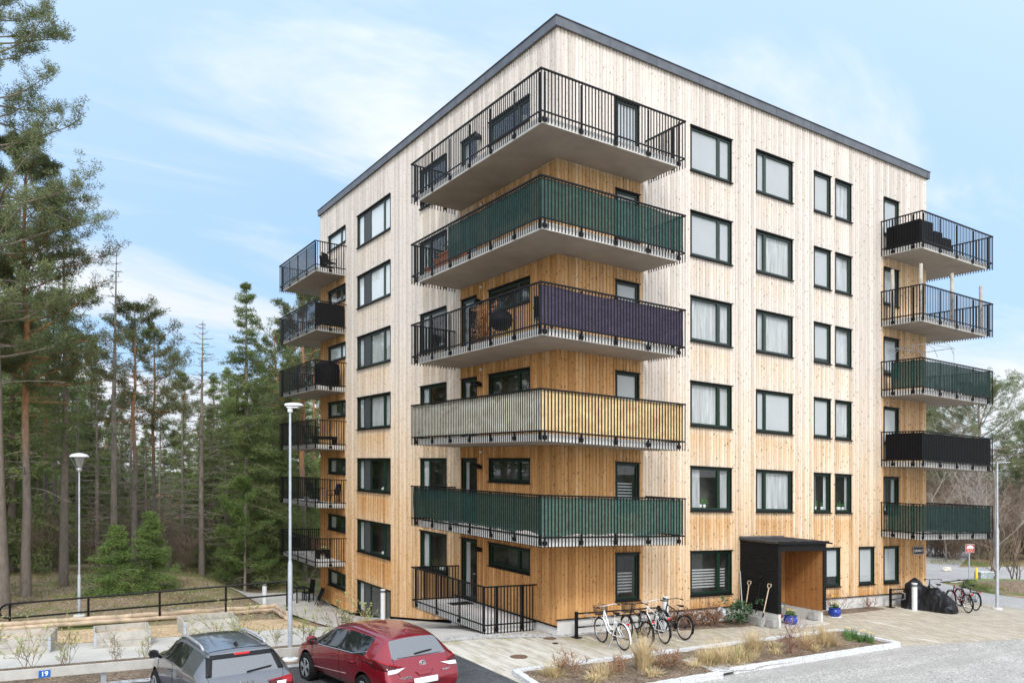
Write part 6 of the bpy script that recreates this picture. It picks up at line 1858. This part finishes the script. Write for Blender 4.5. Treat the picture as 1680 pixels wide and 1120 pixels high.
def make_dead(h, r, cr, seed, whorls=34, c0=.1, twigs=5):
    rg = random.Random(seed); tr = MB()
    tr.tube([(0, 0, -.3), (rg.gauss(0, .05), rg.gauss(0, .05), h * .5), (rg.gauss(0, .1), rg.gauss(0, .1), h)], [r * 1.15, r * .65, .015], 9)
    for j in range(whorls):
        f = c0 + (1 - c0) * (j + rg.random() * .6) / whorls; L0 = cr * ((1 - f) ** .7 * .9 + .12)
        for q in range(rg.randint(3, 5)):
            a = rg.uniform(0, 2 * PI); L = L0 * rg.uniform(.4, 1.15)
            lp = curve((0, 0, h * f), (math.cos(a), math.sin(a), .12), L, 5, rg, (0, 0, -.03 + .05 * f), .07)
            tr.tube(lp, [.020 - .0026 * i for i in range(6)], 3, cap=False)
            for k in range(twigs):
                i = rg.randint(1, 5); tr.tube(curve(lp[i], Vector((rg.gauss(0, 1), rg.gauss(0, 1), -.35)) + (lp[i] - lp[i - 1]).normalized(), L * rg.uniform(.12, .3), 2, rg, (0, 0, -.05), .1), [.010, .008, .005], 3, cap=False)
    return tr
def make_bush(h, seed, stems=9, spread=.55, depth=3, r0=.022, kids=4, cf=.55, droop=0.0, wob=.16):
    rg = random.Random(seed); tr = MB(); tips = []
    def grow(p, d, L, r, dp):
        lp = curve(p, d, L, 4, rg, (0, 0, .03 - droop), wob)
        tr.tube(lp, [r, r * .9, r * .75, r * .6, r * .45], 4 if r > .012 else 3, cap=False)
        if dp == 0: tips.extend(lp[2:]); return
        for k in range(kids):
            q = rg.randint(1, 4); nd = (lp[q] - lp[q - 1]).normalized() + Vector((rg.gauss(0, .6), rg.gauss(0, .6), rg.gauss(0, .35) + .15))
            grow(lp[q], nd, L * rg.uniform(.4, .68), max(.006, r * cf), dp - 1)
    for s in range(stems):
        a = rg.uniform(0, 2 * PI); t = rg.uniform(0, spread)
        grow(Vector((rg.gauss(0, .12), rg.gauss(0, .12), -.05)), Vector((math.cos(a) * t, math.sin(a) * t, 1)), h * rg.uniform(.45, .75), r0, depth)
    return tr, tips
def tree(name, parts, loc, label, group=None, cat='tree', rz=0, sc=1.0):
    tr, fo, bm_, nm_ = parts
    e = empty(name, loc, rz, label, cat, group); e.scale = (sc,) * 3
    tr.build('trunk', bm_, e, True)
    if fo is not None: fo.build('crown', nm_, e)
    return e
# named foreground trees, left -------------------------------------------------
def tb(px, Y): return far(px, Y)
t1 = tree('pine_tree', make_pine(28, .27, .34, 3.5, 21, 120, 46, dead_low=4, bark=M_GBARK), tb(2, 30), 'large pine whose trunk stands at the left picture edge'); t1.rotation_mode = 'QUATERNION'; t1.rotation_quaternion = Matrix.Rotation(-.028, 3, FWD).to_quaternion()
tree('pine_tree', make_pine(19.2, .19, .45, 3.1, 22, 66, 42), tb(42, 33), 'tall pine with bright orange upper trunk behind the handrail')
tree('spruce_tree', make_spruce(17.0, .19, 2.1, 23, .34, 30, .75, droop=-.06, bare=.35), tb(104, 36.5), 'thin sparse spruce between the orange pine and park lamp')
e = empty('dead_spruce', tb(187, 40), 0, 'slender dead spruce with a bare pointed top right of the park lamp', 'tree'); make_dead(16.6, .17, 1.7, 24, 36).build('trunk', M_DEADB, e, True)
tree('pine_tree', make_pine(14.4, .16, .56, 2.6, 25, 36, 18, nl=.13, nw=.018), tb(220, 42), 'pine with light green crown behind the two small spruces')
tree('pine_tree', make_pine(14.2, .14, .50, 2.2, 26, 32, 16, nl=.13, nw=.018), tb(252, 46), 'smaller pine with thin crown right of the light green pine')
e = empty('dead_spruce', tb(331, 46), 0, 'broad dead spruce with drooping grey branches left of the tall green spruce', 'tree'); make_dead(14.9, .18, 2.6, 27, 46, .12, 8).build('trunk', M_DEADB, e, True)
tree('spruce_tree', make_spruce(18.6, .24, 3.4, 28, .04, 46, 2.0, nl=.15, width=.019), tb(404, 48), 'tall dense green spruce left of the house')
tree('pine_tree', make_pine(20.0, .24, .50, 3.0, 29, 44, 20, nl=.17, nw=.024), tb(497, 52), 'tall pine with pinkish trunk behind the left balconies')
tree('spruce_sapling', make_spruce(2.9, .07, 1.35, 31, .02, 22, 2.6, M_YNEED, droop=-.02, nl=.10, width=.014), at(190, 972), 'small bushy spruce behind the handrail, left of a taller one')
tree('spruce_sapling', make_spruce(3.5, .08, 1.25, 32, .02, 26, 2.6, M_YNEED, droop=-.02, nl=.10, width=.014), at(246, 966), 'small bushy spruce, taller right one of a pair behind the handrail')
tree('young_pine', make_pine(6.6, .08, .12, 1.5, 33, 34, 24, bark=M_GBARK, need=M_YNEED, dead_low=0), tb(402, 45), 'young fresh green pine before the tall dense spruce')
# forest behind: prototypes and copies ---------------------------------------
rg = random.Random(77)
fs = 'trees of the forest behind the handrail'
p_sp = [tree('spruce_tree', make_spruce(15, .18, 2.9, 41 + i, .06, 38, 1.2), tb(px, Y), 'dark green spruce in the forest behind the handrail', fs) for i, (px, Y) in enumerate(((448, 58), (150, 52)))]
p_pi = [tree('pine_tree', make_pine(16, .17, .50, 2.5, 45 + i, 34, 16, nl=.16, nw=.024), tb(px, Y), 'slim pine in the forest behind the handrail', fs) for i, (px, Y) in enumerate(((75, 47), (300, 66)))]
e = empty('dead_spruce', tb(128, 50), 0, 'grey dead spruce in the forest behind the handrail', 'tree', fs); make_dead(13, .15, 1.9, 48, 34, .1, 6).build('trunk', M_DEADB, e, True); p_de = e
def top_h(px, Y, py):
    b = tb(px, Y); return (CAM + ray(px, py) * Y).z - b.z
for (kind, px, Y, top) in (('s', 20, 43, 400), ('p', -20, 40, 330), ('s', 60, 56, 480), ('s', 120, 62, 560), ('d', 160, 47, 600), ('s', 200, 66, 640), ('d', 215, 55, 640), ('d', 262, 58, 660), ('s', 240, 78, 690), ('s', 350, 62, 610), ('s', 375, 70, 600), ('d', 300, 54, 640), ('s', 430, 66, 590), ('p', 455, 64, 540), ('s', 475, 70, 560), ('p', 515, 75, 570), ('s', 330, 80, 680), ('s', 90, 75, 600), ('p', 30, 70, 520), ('p', 175, 80, 660), ('s', 500, 60, 640), ('s', 135, 90, 640), ('p', 390, 90, 640), ('d', 90, 46, 560), ('d', 240, 50, 700), ('d', 370, 50, 690), ('s', 285, 95, 745), ('s', 262, 105, 735), ('s', 310, 100, 740), ('p', 470, 85, 600), ('d', 20, 52, 560), ('s', 520, 90, 620), ('s', 465, 50, 690), ('d', 310, 70, 700), ('d', 195, 60, 620), ('s', 0, 60, 500), ('d', 350, 58, 640), ('d', 280, 48, 760), ('s', 420, 55, 640), ('s', 225, 110, 730), ('s', 340, 110, 720), ('s', 160, 110, 700), ('p', 100, 105, 660), ('s', 60, 95, 620), ('s', 395, 105, 680), ('p', 0, 90, 560), ('s', 445, 105, 640), ('s', 235, 60, 720), ('s', 300, 62, 690), ('s', 270, 72, 735), ('s', 345, 58, 660), ('s', 180, 58, 700), ('s', 140, 64, 660), ('s', 60, 62, 640), ('s', 385, 60, 650), ('s', 460, 62, 640), ('s', 25, 58, 600)):
    src = {'s': rg.choice(p_sp), 'p': rg.choice(p_pi), 'd': p_de}[kind]; h0 = {'s': 15, 'p': 16, 'd': 13}[kind]
    s = max(.3, top_h(px, Y, top) / h0)
    dup(src, tb(px, Y), rg.uniform(0, 6.28), s)
# bare undergrowth
tr, _ = make_bush(3.2, 51, 9, .5, 3, .020, 4); ub = empty('bare_bush', tb(60, 42), 0, 'bare brown bush in the undergrowth of the forest', 'bush', 'bare bushes in the forest'); tr.build('branches', M_TWIG, ub)
tr, _ = make_bush(3.8, 52, 6, .35, 3, .026, 4); ub2 = empty('bare_bush', tb(150, 44), 0, 'bare brown bush in the undergrowth of the forest', 'bush', 'bare bushes in the forest'); tr.build('branches', M_TWIG, ub2)
for i in range(80):
    px = rg.uniform(-10, 525); Y = rg.uniform(43, 70)
    if px > 470: Y = max(Y, 54)
    if 340 < px < 470: Y = max(Y, 56)
    dup(rg.choice((ub, ub2)), tb(px, Y), rg.uniform(0, 6.28), rg.uniform(.5, 1.15))
# houses down the slope behind the forest
def house(px, Y, w, d, h, rz, wallc, label, roofc=(.26, .11, .07)):
    b = tb(px, Y); e = empty('house', b, rz, label, 'house', 'houses down the slope')
    m = MB(); m.box((-w / 2, -d / 2, -1), (w / 2, d / 2, h)); m.poly([(-w / 2, -d / 2, h), (-w / 2, d / 2, h), (-w / 2, 0, h + d * .30)]); m.poly([(w / 2, -d / 2, h), (w / 2, 0, h + d * .30), (w / 2, d / 2, h)]); m.build('wall', plain('house_wall_%d' % int(px + 1000), wallc, .8, 0, .08), e)
    m = MB()
    for s in (-1, 1): m.obox((0, s * d / 4 * 1.08, h + d * .15 - .02), (w / 2 + .4, 0, 0), (0, d / 4 * 1.12, -s * d * .168), (0, 0, .09))
    r = m.build('roof', plain('tile_roof_%d' % int(px + 1000), roofc, .8, 0, .2, 3), e); m = MB(); m.box((w * .2, -.4, h + d * .15), (w * .2 + .7, .4, h + d * .30 + .8)); m.build('chimney', M_PLINTH, r)
    for k in range(4):
        x = -w / 2 + w * (k + .5) / 4; m = MB(); m.box((x - .6, -d / 2 - .06, h - 2.0), (x + .6, -d / 2 - .001, h - .7)); wf = m.build('window', M_WHITE, e); m = MB(); m.box((x - .5, -d / 2 - .07, h - 1.9), (x + .5, -d / 2 - .061, h - .8)); m.build('pane', M_CGLASS if 'M_CGLASS' in globals() else M_GLASS, wf)
house(185, 88, 13, 8, 5, .3, (.42, .30, .15), 'yellow house with tiled roof seen between the trees left of the small spruces')
house(300, 84, 12, 8, 4.5, -.2, (.44, .34, .20), 'pale yellow house with tiled roof seen through the trees beside the dead spruce')
house(75, 92, 12, 8, 5, .1, (.62, .30, .20), 'reddish house with tiled roof behind the orange trunk pine')
house(450, 98, 13, 8, 5, -.3, (.70, .42, .26), 'orange house half hidden behind the dense spruce')

# far wood that closes the view: one mass of conifers
rg3 = random.Random(31); mw = MB()
def far_conifer(b, h, w):
    n = 7
    for i in range(n):
        z0 = h * (.08 + .86 * i / n); r = w * (1 - i / n) ** .8 + .12
        for k in range(6):
            a = rg3.uniform(0, 6.28); L = r * rg3.uniform(.6, 1.25); c, s_ = math.cos(a), math.sin(a); q = b + Vector((0, 0, z0 + rg3.uniform(-.3, .3)))
            mw.tri(q + Vector((-s_ * .4, c * .4, .5)), q + Vector((s_ * .4, -c * .4, .5)), q + Vector((c * L, s_ * L, -.35)))
            mw.tri(q + Vector((0, 0, 1.0)), q + Vector((0, 0, -.4)), q + Vector((c * L * .8, s_ * L * .8, .1)))
    mw.tri(b + Vector((-.2, 0, h * .85)), b + Vector((.2, 0, h * .85)), b + Vector((0, 0, h)))
for k in range(620):
    px = rg3.uniform(-1500, 560); Y = rg3.uniform(70, 190); b = far(px, Y)
    far_conifer(b, rg3.uniform(9, 15) * (1 if Y > 100 else .85), rg3.uniform(1.8, 2.8))
for k in range(260):
    px = rg3.uniform(1500, 2300); Y = rg3.uniform(100, 220); far_conifer(far(px, Y), rg3.uniform(5, 9), rg3.uniform(1.6, 2.6))
tag(mw.build('distant_forest', M_SNEED), 'distant dark conifer wood closing the view', 'forest', None, 'stuff')
# trees and a house beside the frame, mirrored in the window panes
for i in range(26):
    px = rg3.uniform(-900, -60); Y = rg3.uniform(24, 60)
    dup(rg3.choice(p_sp + p_pi + p_sp), far(px, Y), rg3.uniform(0, 6.28), rg3.uniform(.8, 1.25))

# right side -----------------------------------------------------------------
tree('pine_tree', make_pine(12.7, .28, .46, 5.2, 61, 60, 34, bark=M_GBARK, nl=.125, nw=.018), far(1606, 62), 'broad crowned pine behind the right balconies')
tree('pine_tree', make_pine(11.7, .24, .40, 4.2, 62, 56, 34, bark=M_GBARK, nl=.13, nw=.018), far(1530, 72), 'green pine half hidden by the right end of the house')
tree('pine_tree', make_pine(10.6, .22, .38, 4.0, 63, 56, 34, bark=M_GBARK, nl=.13, nw=.018), far(1705, 66), 'dark pine at the right picture edge behind the birch')
tr, tips = make_bush(14, 64, 1, .10, 4, .11, 6, .36, .0, .07); e = empty('birch_tree', far(1636, 50), 0, 'bare birch with pale trunk leaning over the right thicket', 'tree'); tr.build('trunk', M_BIRCHB, e); e.rotation_euler = (.03, .07, -PSI)
tr, tips = make_bush(7.5, 65, 1, .1, 4, .06, 5, .4, 0, .08); e = empty('birch_tree', far(1549, 56), 0, 'small bare birch with thin pale trunk right of the house corner', 'tree'); tr.build('trunk', M_BIRCHB, e)
tr, tips = make_bush(4.2, 66, 6, .22, 2, .045, 3); e = empty('young_tree', at(1634, 956), 0, 'multi-stemmed bare young tree on the verge beside the lamp post', 'tree'); tr.build('trunk', M_TWIG, e)
tr, tips = make_bush(3.2, 67, 4, .45, 2, .045, 3); e = empty('young_tree', at(1662, 956), .6, 'forked bare young tree on the verge near the right picture edge', 'tree'); tr.build('trunk', M_TWIG, e)
gs = 'bare bushes of the thicket beyond the road'
tr, _ = make_bush(5.2, 71, 11, .55, 3, .030, 5); q1 = empty('bare_bush', far(1560, 57), 0, 'bare brown bush of the thicket beyond the road', 'bush', gs); tr.build('branches', M_TWIG, q1)
tr, _ = make_bush(4.4, 72, 14, .75, 3, .024, 5, droop=.02); q2 = empty('bare_bush', far(1600, 58), 0, 'bare brown bush of the thicket beyond the road', 'bush', gs); tr.build('branches', M_TWIG, q2)
for i in range(44):
    px = rg.uniform(1515, 1760); Y = rg.uniform(55.5, 76)
    dup(rg.choice((q1, q2)), far(px, Y), rg.uniform(0, 6.28), rg.uniform(.7, 1.25) * (1 + .012 * (Y - 56)))
for (px, Y, top) in ((1545, 85, 735), (1580, 90, 775), (1625, 95, 770), (1675, 84, 745), (1720, 80, 730), (1650, 100, 785)):
    dup(rg.choice(p_pi), far(px, Y), rg.uniform(0, 6.28), max(.3, ((CAM + ray(px, top) * Y).z - far(px, Y).z) / 16), 'low pine in the distance beyond the right thicket', 'pines beyond the right thicket')
# young hedge along the parking -----------------------------------------------
M_BUD = plain('fresh_buds', (.28, .31, .10), .6, 0, .3, 9)
hp = []
for i in range(2):
    tr, tips = make_bush(1.35, 81 + i, 5, .7, 2, .009, 3); r2 = random.Random(i)
    e = empty('hedge_shrub', Vector((-16.0 + i * .9, 1.15, ground(-16, 1.15))), 0, 'young hedge shrub with fresh yellow-green buds along the parking rail', 'shrub', 'young shrubs along the parking rail'); tr.build('branches', plain('shrub_stem', (.26, .185, .11), .8), e)
    m = MB()
    for t_ in tips:
        if r2.random() < .9: leaves(m, t_, .035, 3, .05, 0, r2, .6)
    m.build('leaves', M_BUD, e); hp.append(e)
for i in range(12):
    x = -14.6 + i * .80 + rg.uniform(-.2, .2); y = 1.05 + rg.uniform(-.35, .5)
    dup(rg.choice(hp), Vector((x, y, ground(x, y))), rg.uniform(0, 6.28), rg.uniform(.6, 1.25))
# ornamental grasses and plants of the granite bed ------------------------------
M_STRAW = plain('dry_straw', (.56, .43, .24), .8, 0, .3, 6)
M_FRESH = plain('fresh_blades', (.20, .26, .06), .7, 0, .3, 9)
def grass_clump(n, h, spread, seed, lie=.5, green=.0, w=.010):
    rg_ = random.Random(seed); m = MB()
    for _ in range(n):
        a = rg_.uniform(0, 6.28); b = Vector((math.cos(a), math.sin(a), 0)); p = b * (spread * .35 * rg_.random()); L = h * rg_.uniform(.6, 1.15); t = rg_.random() ** 1.2 * lie
        s = Vector((-b.y, b.x, 0)) * w; prev = p; d = Vector((b.x * t, b.y * t, 1)).normalized(); g = 1 if rg_.random() < green else 0
        for k in range(4):
            nx_ = prev + d * (L / 4); m.quad(prev - s * (1 - k / 4), prev + s * (1 - k / 4), nx_ + s * (1 - (k + 1) / 4.2), nx_ - s * (1 - (k + 1) / 4.2), g)
            prev = nx_; d = (d + Vector((b.x, b.y, -.55)) * (.32 * t + .04)).normalized()
            if prev.z < .02: prev.z = .02
    return m
def clump(p, label, *a, **k):
    e = grass_clump(*a, **k).build('grass_clump', [M_STRAW, M_FRESH]); e.location = p; tag(e, label, 'grass', 'dry grass clumps in the granite bed')
clump(at(1056, 1104), 'tall upright straw coloured grass clump before the bicycles', 420, 1.0, .45, 1, .38)
clump(at(1160, 1092), 'flattened dry grass clump with green shoots left of the kerb gap', 420, .62, .7, 2, 1.5, .08)
clump(at(1185, 1090), 'spreading dry grass clump right at the kerb gap', 460, .70, .8, 3, 1.7, .05)
clump(at(1212, 1086), 'dry grass clump with many green blades right of the kerb gap', 320, .60, .6, 4, 1.2, .30)
clump(at(1236, 1078), 'pointed dry grass clump in the middle of the granite bed', 420, .85, .5, 5, .55)
clump(at(1322, 1066), 'dry grass clump beside the twiggy red shrub', 380, .70, .6, 6, 1.2)
clump(at(1352, 1062), 'dry leaning grass clump next to the daffodil leaves', 420, .82, .6, 7, 1.0)
clump(at(905, 1112), 'low dry grass clump at the near left end of the bed', 300, .5, .6, 8, 1.6, .1)
clump(at(985, 1113), 'low straw clump left of the tall upright one', 300, .5, .7, 9, 1.6)
for i in range(16):
    u = [.06, .12, .19, .25, .31, .37, .45, .52, .58, .63, .68, .74, .79, .84, .48, .55][i]; v = [.3, .6, .35, .7, .3, .65, .4, .7, .3, .6, .35, .7, .4, .6, .75, .35][i]
    e = grass_clump(130, .25, .75, 200 + i, 1.9, .06).build('grass_clump', [M_STRAW, M_FRESH]); e.location = inbed(u, v) + Vector((0, 0, .03)); tag(e, 'low flattened straw tuft lying on the soil of the granite bed', 'grass', 'low straw tufts in the granite bed')
tr, tips = make_bush(1.25, 91, 12, .7, 2, .010, 4); e = empty('twiggy_shrub', at(1300, 1076), 0, 'bare reddish twiggy shrub in the granite bed', 'shrub'); tr.build('branches', plain('red_twigs', (.22, .12, .08), .8), e)
for i, (px, py, lb) in enumerate(((930, 1108, 'low brown heather-like shrub at the left end of the granite bed'), (1010, 1108, 'low brown shrub left of the tall grass clump'), (1095, 1100, 'low brown shrub right of the tall grass clump'))):
    tr, tips = make_bush(.62, 92 + i, 16, 1.0, 2, .007, 4); e = empty('low_shrub', at(px, py), 0, lb, 'shrub', 'low brown shrubs in the granite bed'); tr.build('branches', plain('brown_twigs', (.20, .125, .075), .8), e)
    m = MB(); r2 = random.Random(i)
    for t_ in tips: leaves(m, t_, .03, 1, .04, 0, r2)
    m.build('dry_leaves', M_DRY, e)
for i, (px, py) in enumerate(((1392, 1054), (1402, 1052), (1411, 1056), (1420, 1054), (1398, 1048), (1428, 1058), (1386, 1049))):
    r2 = random.Random(i); m = MB()
    for k in range(46):
        a = r2.uniform(0, 6.28); t = r2.uniform(0, .45); p = Vector((math.cos(a), math.sin(a), 0)) * .12 * r2.random(); d = Vector((math.cos(a) * t, math.sin(a) * t, 1)) * r2.uniform(.18, .34); s = Vector((-math.sin(a), math.cos(a), 0)) * .011
        m.quad(p - s, p + s, p + d + s * .3, p + d - s * .3, 0)
    for k in range(2 if i in (3, 5, 6) else 0):
        c = Vector((r2.uniform(-.1, .1), r2.uniform(-.1, .1), .34))
        for q in range(6): b = q * 1.05; m.quad(c, c + Vector((math.cos(b), math.sin(b), .2)) * .045, c + Vector((math.cos(b + .4), math.sin(b + .4), .2)) * .06, c + Vector((math.cos(b + .8), math.sin(b + .8), .2)) * .045, 1)
    o = m.build('daffodil_plant', [plain('spring_leaf', (.075, .17, .035), .6), plain('yellow_petals', (.85, .62, .03), .6)]); o.location = at(px, py) + Vector((0, 0, .05)); tag(o, 'green daffodil plant at the right end of the granite bed', 'plant', 'daffodils in the granite bed')
# plants at the foot of the house
M_LAUREL = plain('glossy_evergreen', (.030, .075, .022), .35, 0, .4, 9)
e = empty('evergreen_shrub', gz(Vector((7.25, -.75, 0)), 0), 0, 'dark glossy evergreen shrub left of the porch', 'shrub'); r2 = random.Random(5); m = MB()
for k in range(26): leaves(m, Vector((r2.gauss(0, .30), r2.gauss(0, .24), r2.uniform(.15, .85))), .18, 22, .13, 0, r2, .2)
m.build('foliage', M_LAUREL, e); m = MB()
for k in range(9): m.tube([(r2.gauss(0, .06), r2.gauss(0, .06), 0), (r2.gauss(0, .25), r2.gauss(0, .2), .7)], .010, 4)
m.build('stem', M_TWIG, e)
for i, (x, y, h, lb, rt) in enumerate(((4.7, -.42, .65, 'brown dry shrub against the wall next to the bollard', 1), (5.4, -.5, .7, 'brown leafy dry shrub under the big ground floor window', 1), (6.1, -.55, .75, 'brown dry shrub next to the evergreen one', 1), (11.9, -.30, .55, 'low dry brown plant right of the porch', 1), (13.2, -.35, 1.1, 'bare twiggy shrub in front of the plinth right of porch', 0), (15.4, -.3, .8, 'small bare shrub near the far right bollard', 0))):
    tr, tips = make_bush(h, 101 + i, 12, .9, 2, .009, 4 if rt else 3); e = empty('wall_shrub', gz(Vector((x, y, 0)), 0), 0, lb, 'shrub', 'shrubs along the foot of the facade'); tr.build('branches', plain('red_twigs', (.22, .12, .08), .8), e)
    if rt:
        m = MB(); r2 = random.Random(i)
        for t_ in tips: leaves(m, t_, .04, 2, .06, 0, r2)
        m.build('dry_leaves', plain('rust_leaves', (.22, .11, .06), .8, 0, .4, 9), e)
# loose ground cover ------------------------------------------------------------
m = MB(); r2 = random.Random(9)
def blades(p, n, h, w, s_, mi):
    for _ in range(n):
        q = p + Vector((r2.gauss(0, s_), r2.gauss(0, s_), 0)); q.z = ground(q.x, q.y) - .06; a = r2.uniform(0, 6.28); s = Vector((math.cos(a), math.sin(a), 0)) * w; L = h * r2.uniform(.4, 1.2)
        m.tri(q - s, q + s, q + Vector((r2.gauss(0, .35) * L, r2.gauss(0, .35) * L, L)), mi)
for k in range(420):
    px = r2.uniform(-10, 525); Y = r2.uniform(31, 52); q = far(px, Y)
    if q.x > -5.5 and Y < 44: continue
    blades(q, 22, .24, .012, .35, r2.choice((0, 0, 1, 2)))
for k in range(70):
    px = r2.uniform(1520, 1690); Y = r2.uniform(53.5, 57); blades(far(px, Y), 20, .25, .015, .4, r2.choice((0, 1)))
for k in range(260):
    t = r2.random(); i = min(4, int(t * 5)); f = t * 5 - i; a, b = Vector(VA[i] + (0,)), Vector(VA[i + 1] + (0,)); c, d = Vector(VB[i] + (0,)), Vector(VB[i + 1] + (0,)); q = a.lerp(b, f).lerp(c.lerp(d, f), r2.uniform(.15, .55)); 
    for _ in range(10):
        g = q + Vector((r2.gauss(0, .2), r2.gauss(0, .2), 0)); g.z = ground(g.x, g.y) + .25; a2 = r2.uniform(0, 6.28); s = Vector((math.cos(a2), math.sin(a2), 0)) * .012; m.tri(g - s, g + s, g + Vector((r2.gauss(0, .08), r2.gauss(0, .08), r2.uniform(.05, .2))), r2.choice((0, 1, 1)))
tag(m.build('grass', [plain('dry_forest_grass', (.27, .22, .10), .9, 0, .3), plain('green_forest_grass', (.13, .17, .045), .9, 0, .3), plain('moss_grass', (.10, .12, .03), .9, 0, .3)]), 'short dry and green grass on the forest floor and verge', 'grass', None, 'stuff')
m = MB()
for k in range(2600):
    px = r2.uniform(-20, 470); Y = r2.uniform(27.5, 40); q = far(px, Y)
    if q.x > -6: continue
    a = r2.uniform(0, 6.28); L = r2.uniform(.02, .07); q.z = ground(q.x, q.y) - .02
    m.obox(q, (L * math.cos(a), L * math.sin(a), r2.gauss(0, .02)), (-.018 * math.sin(a), .018 * math.cos(a), 0), (0, 0, .010), r2.choice((0, 1, 1, 1)))
tag(m.build('litter', [plain('grey_pebble', (.30, .28, .25), .9), plain('wood_litter', (.33, .25, .16), .9, 0, .3)]), 'scattered chips, twigs and small stones on bare soil', 'litter', None, 'stuff')
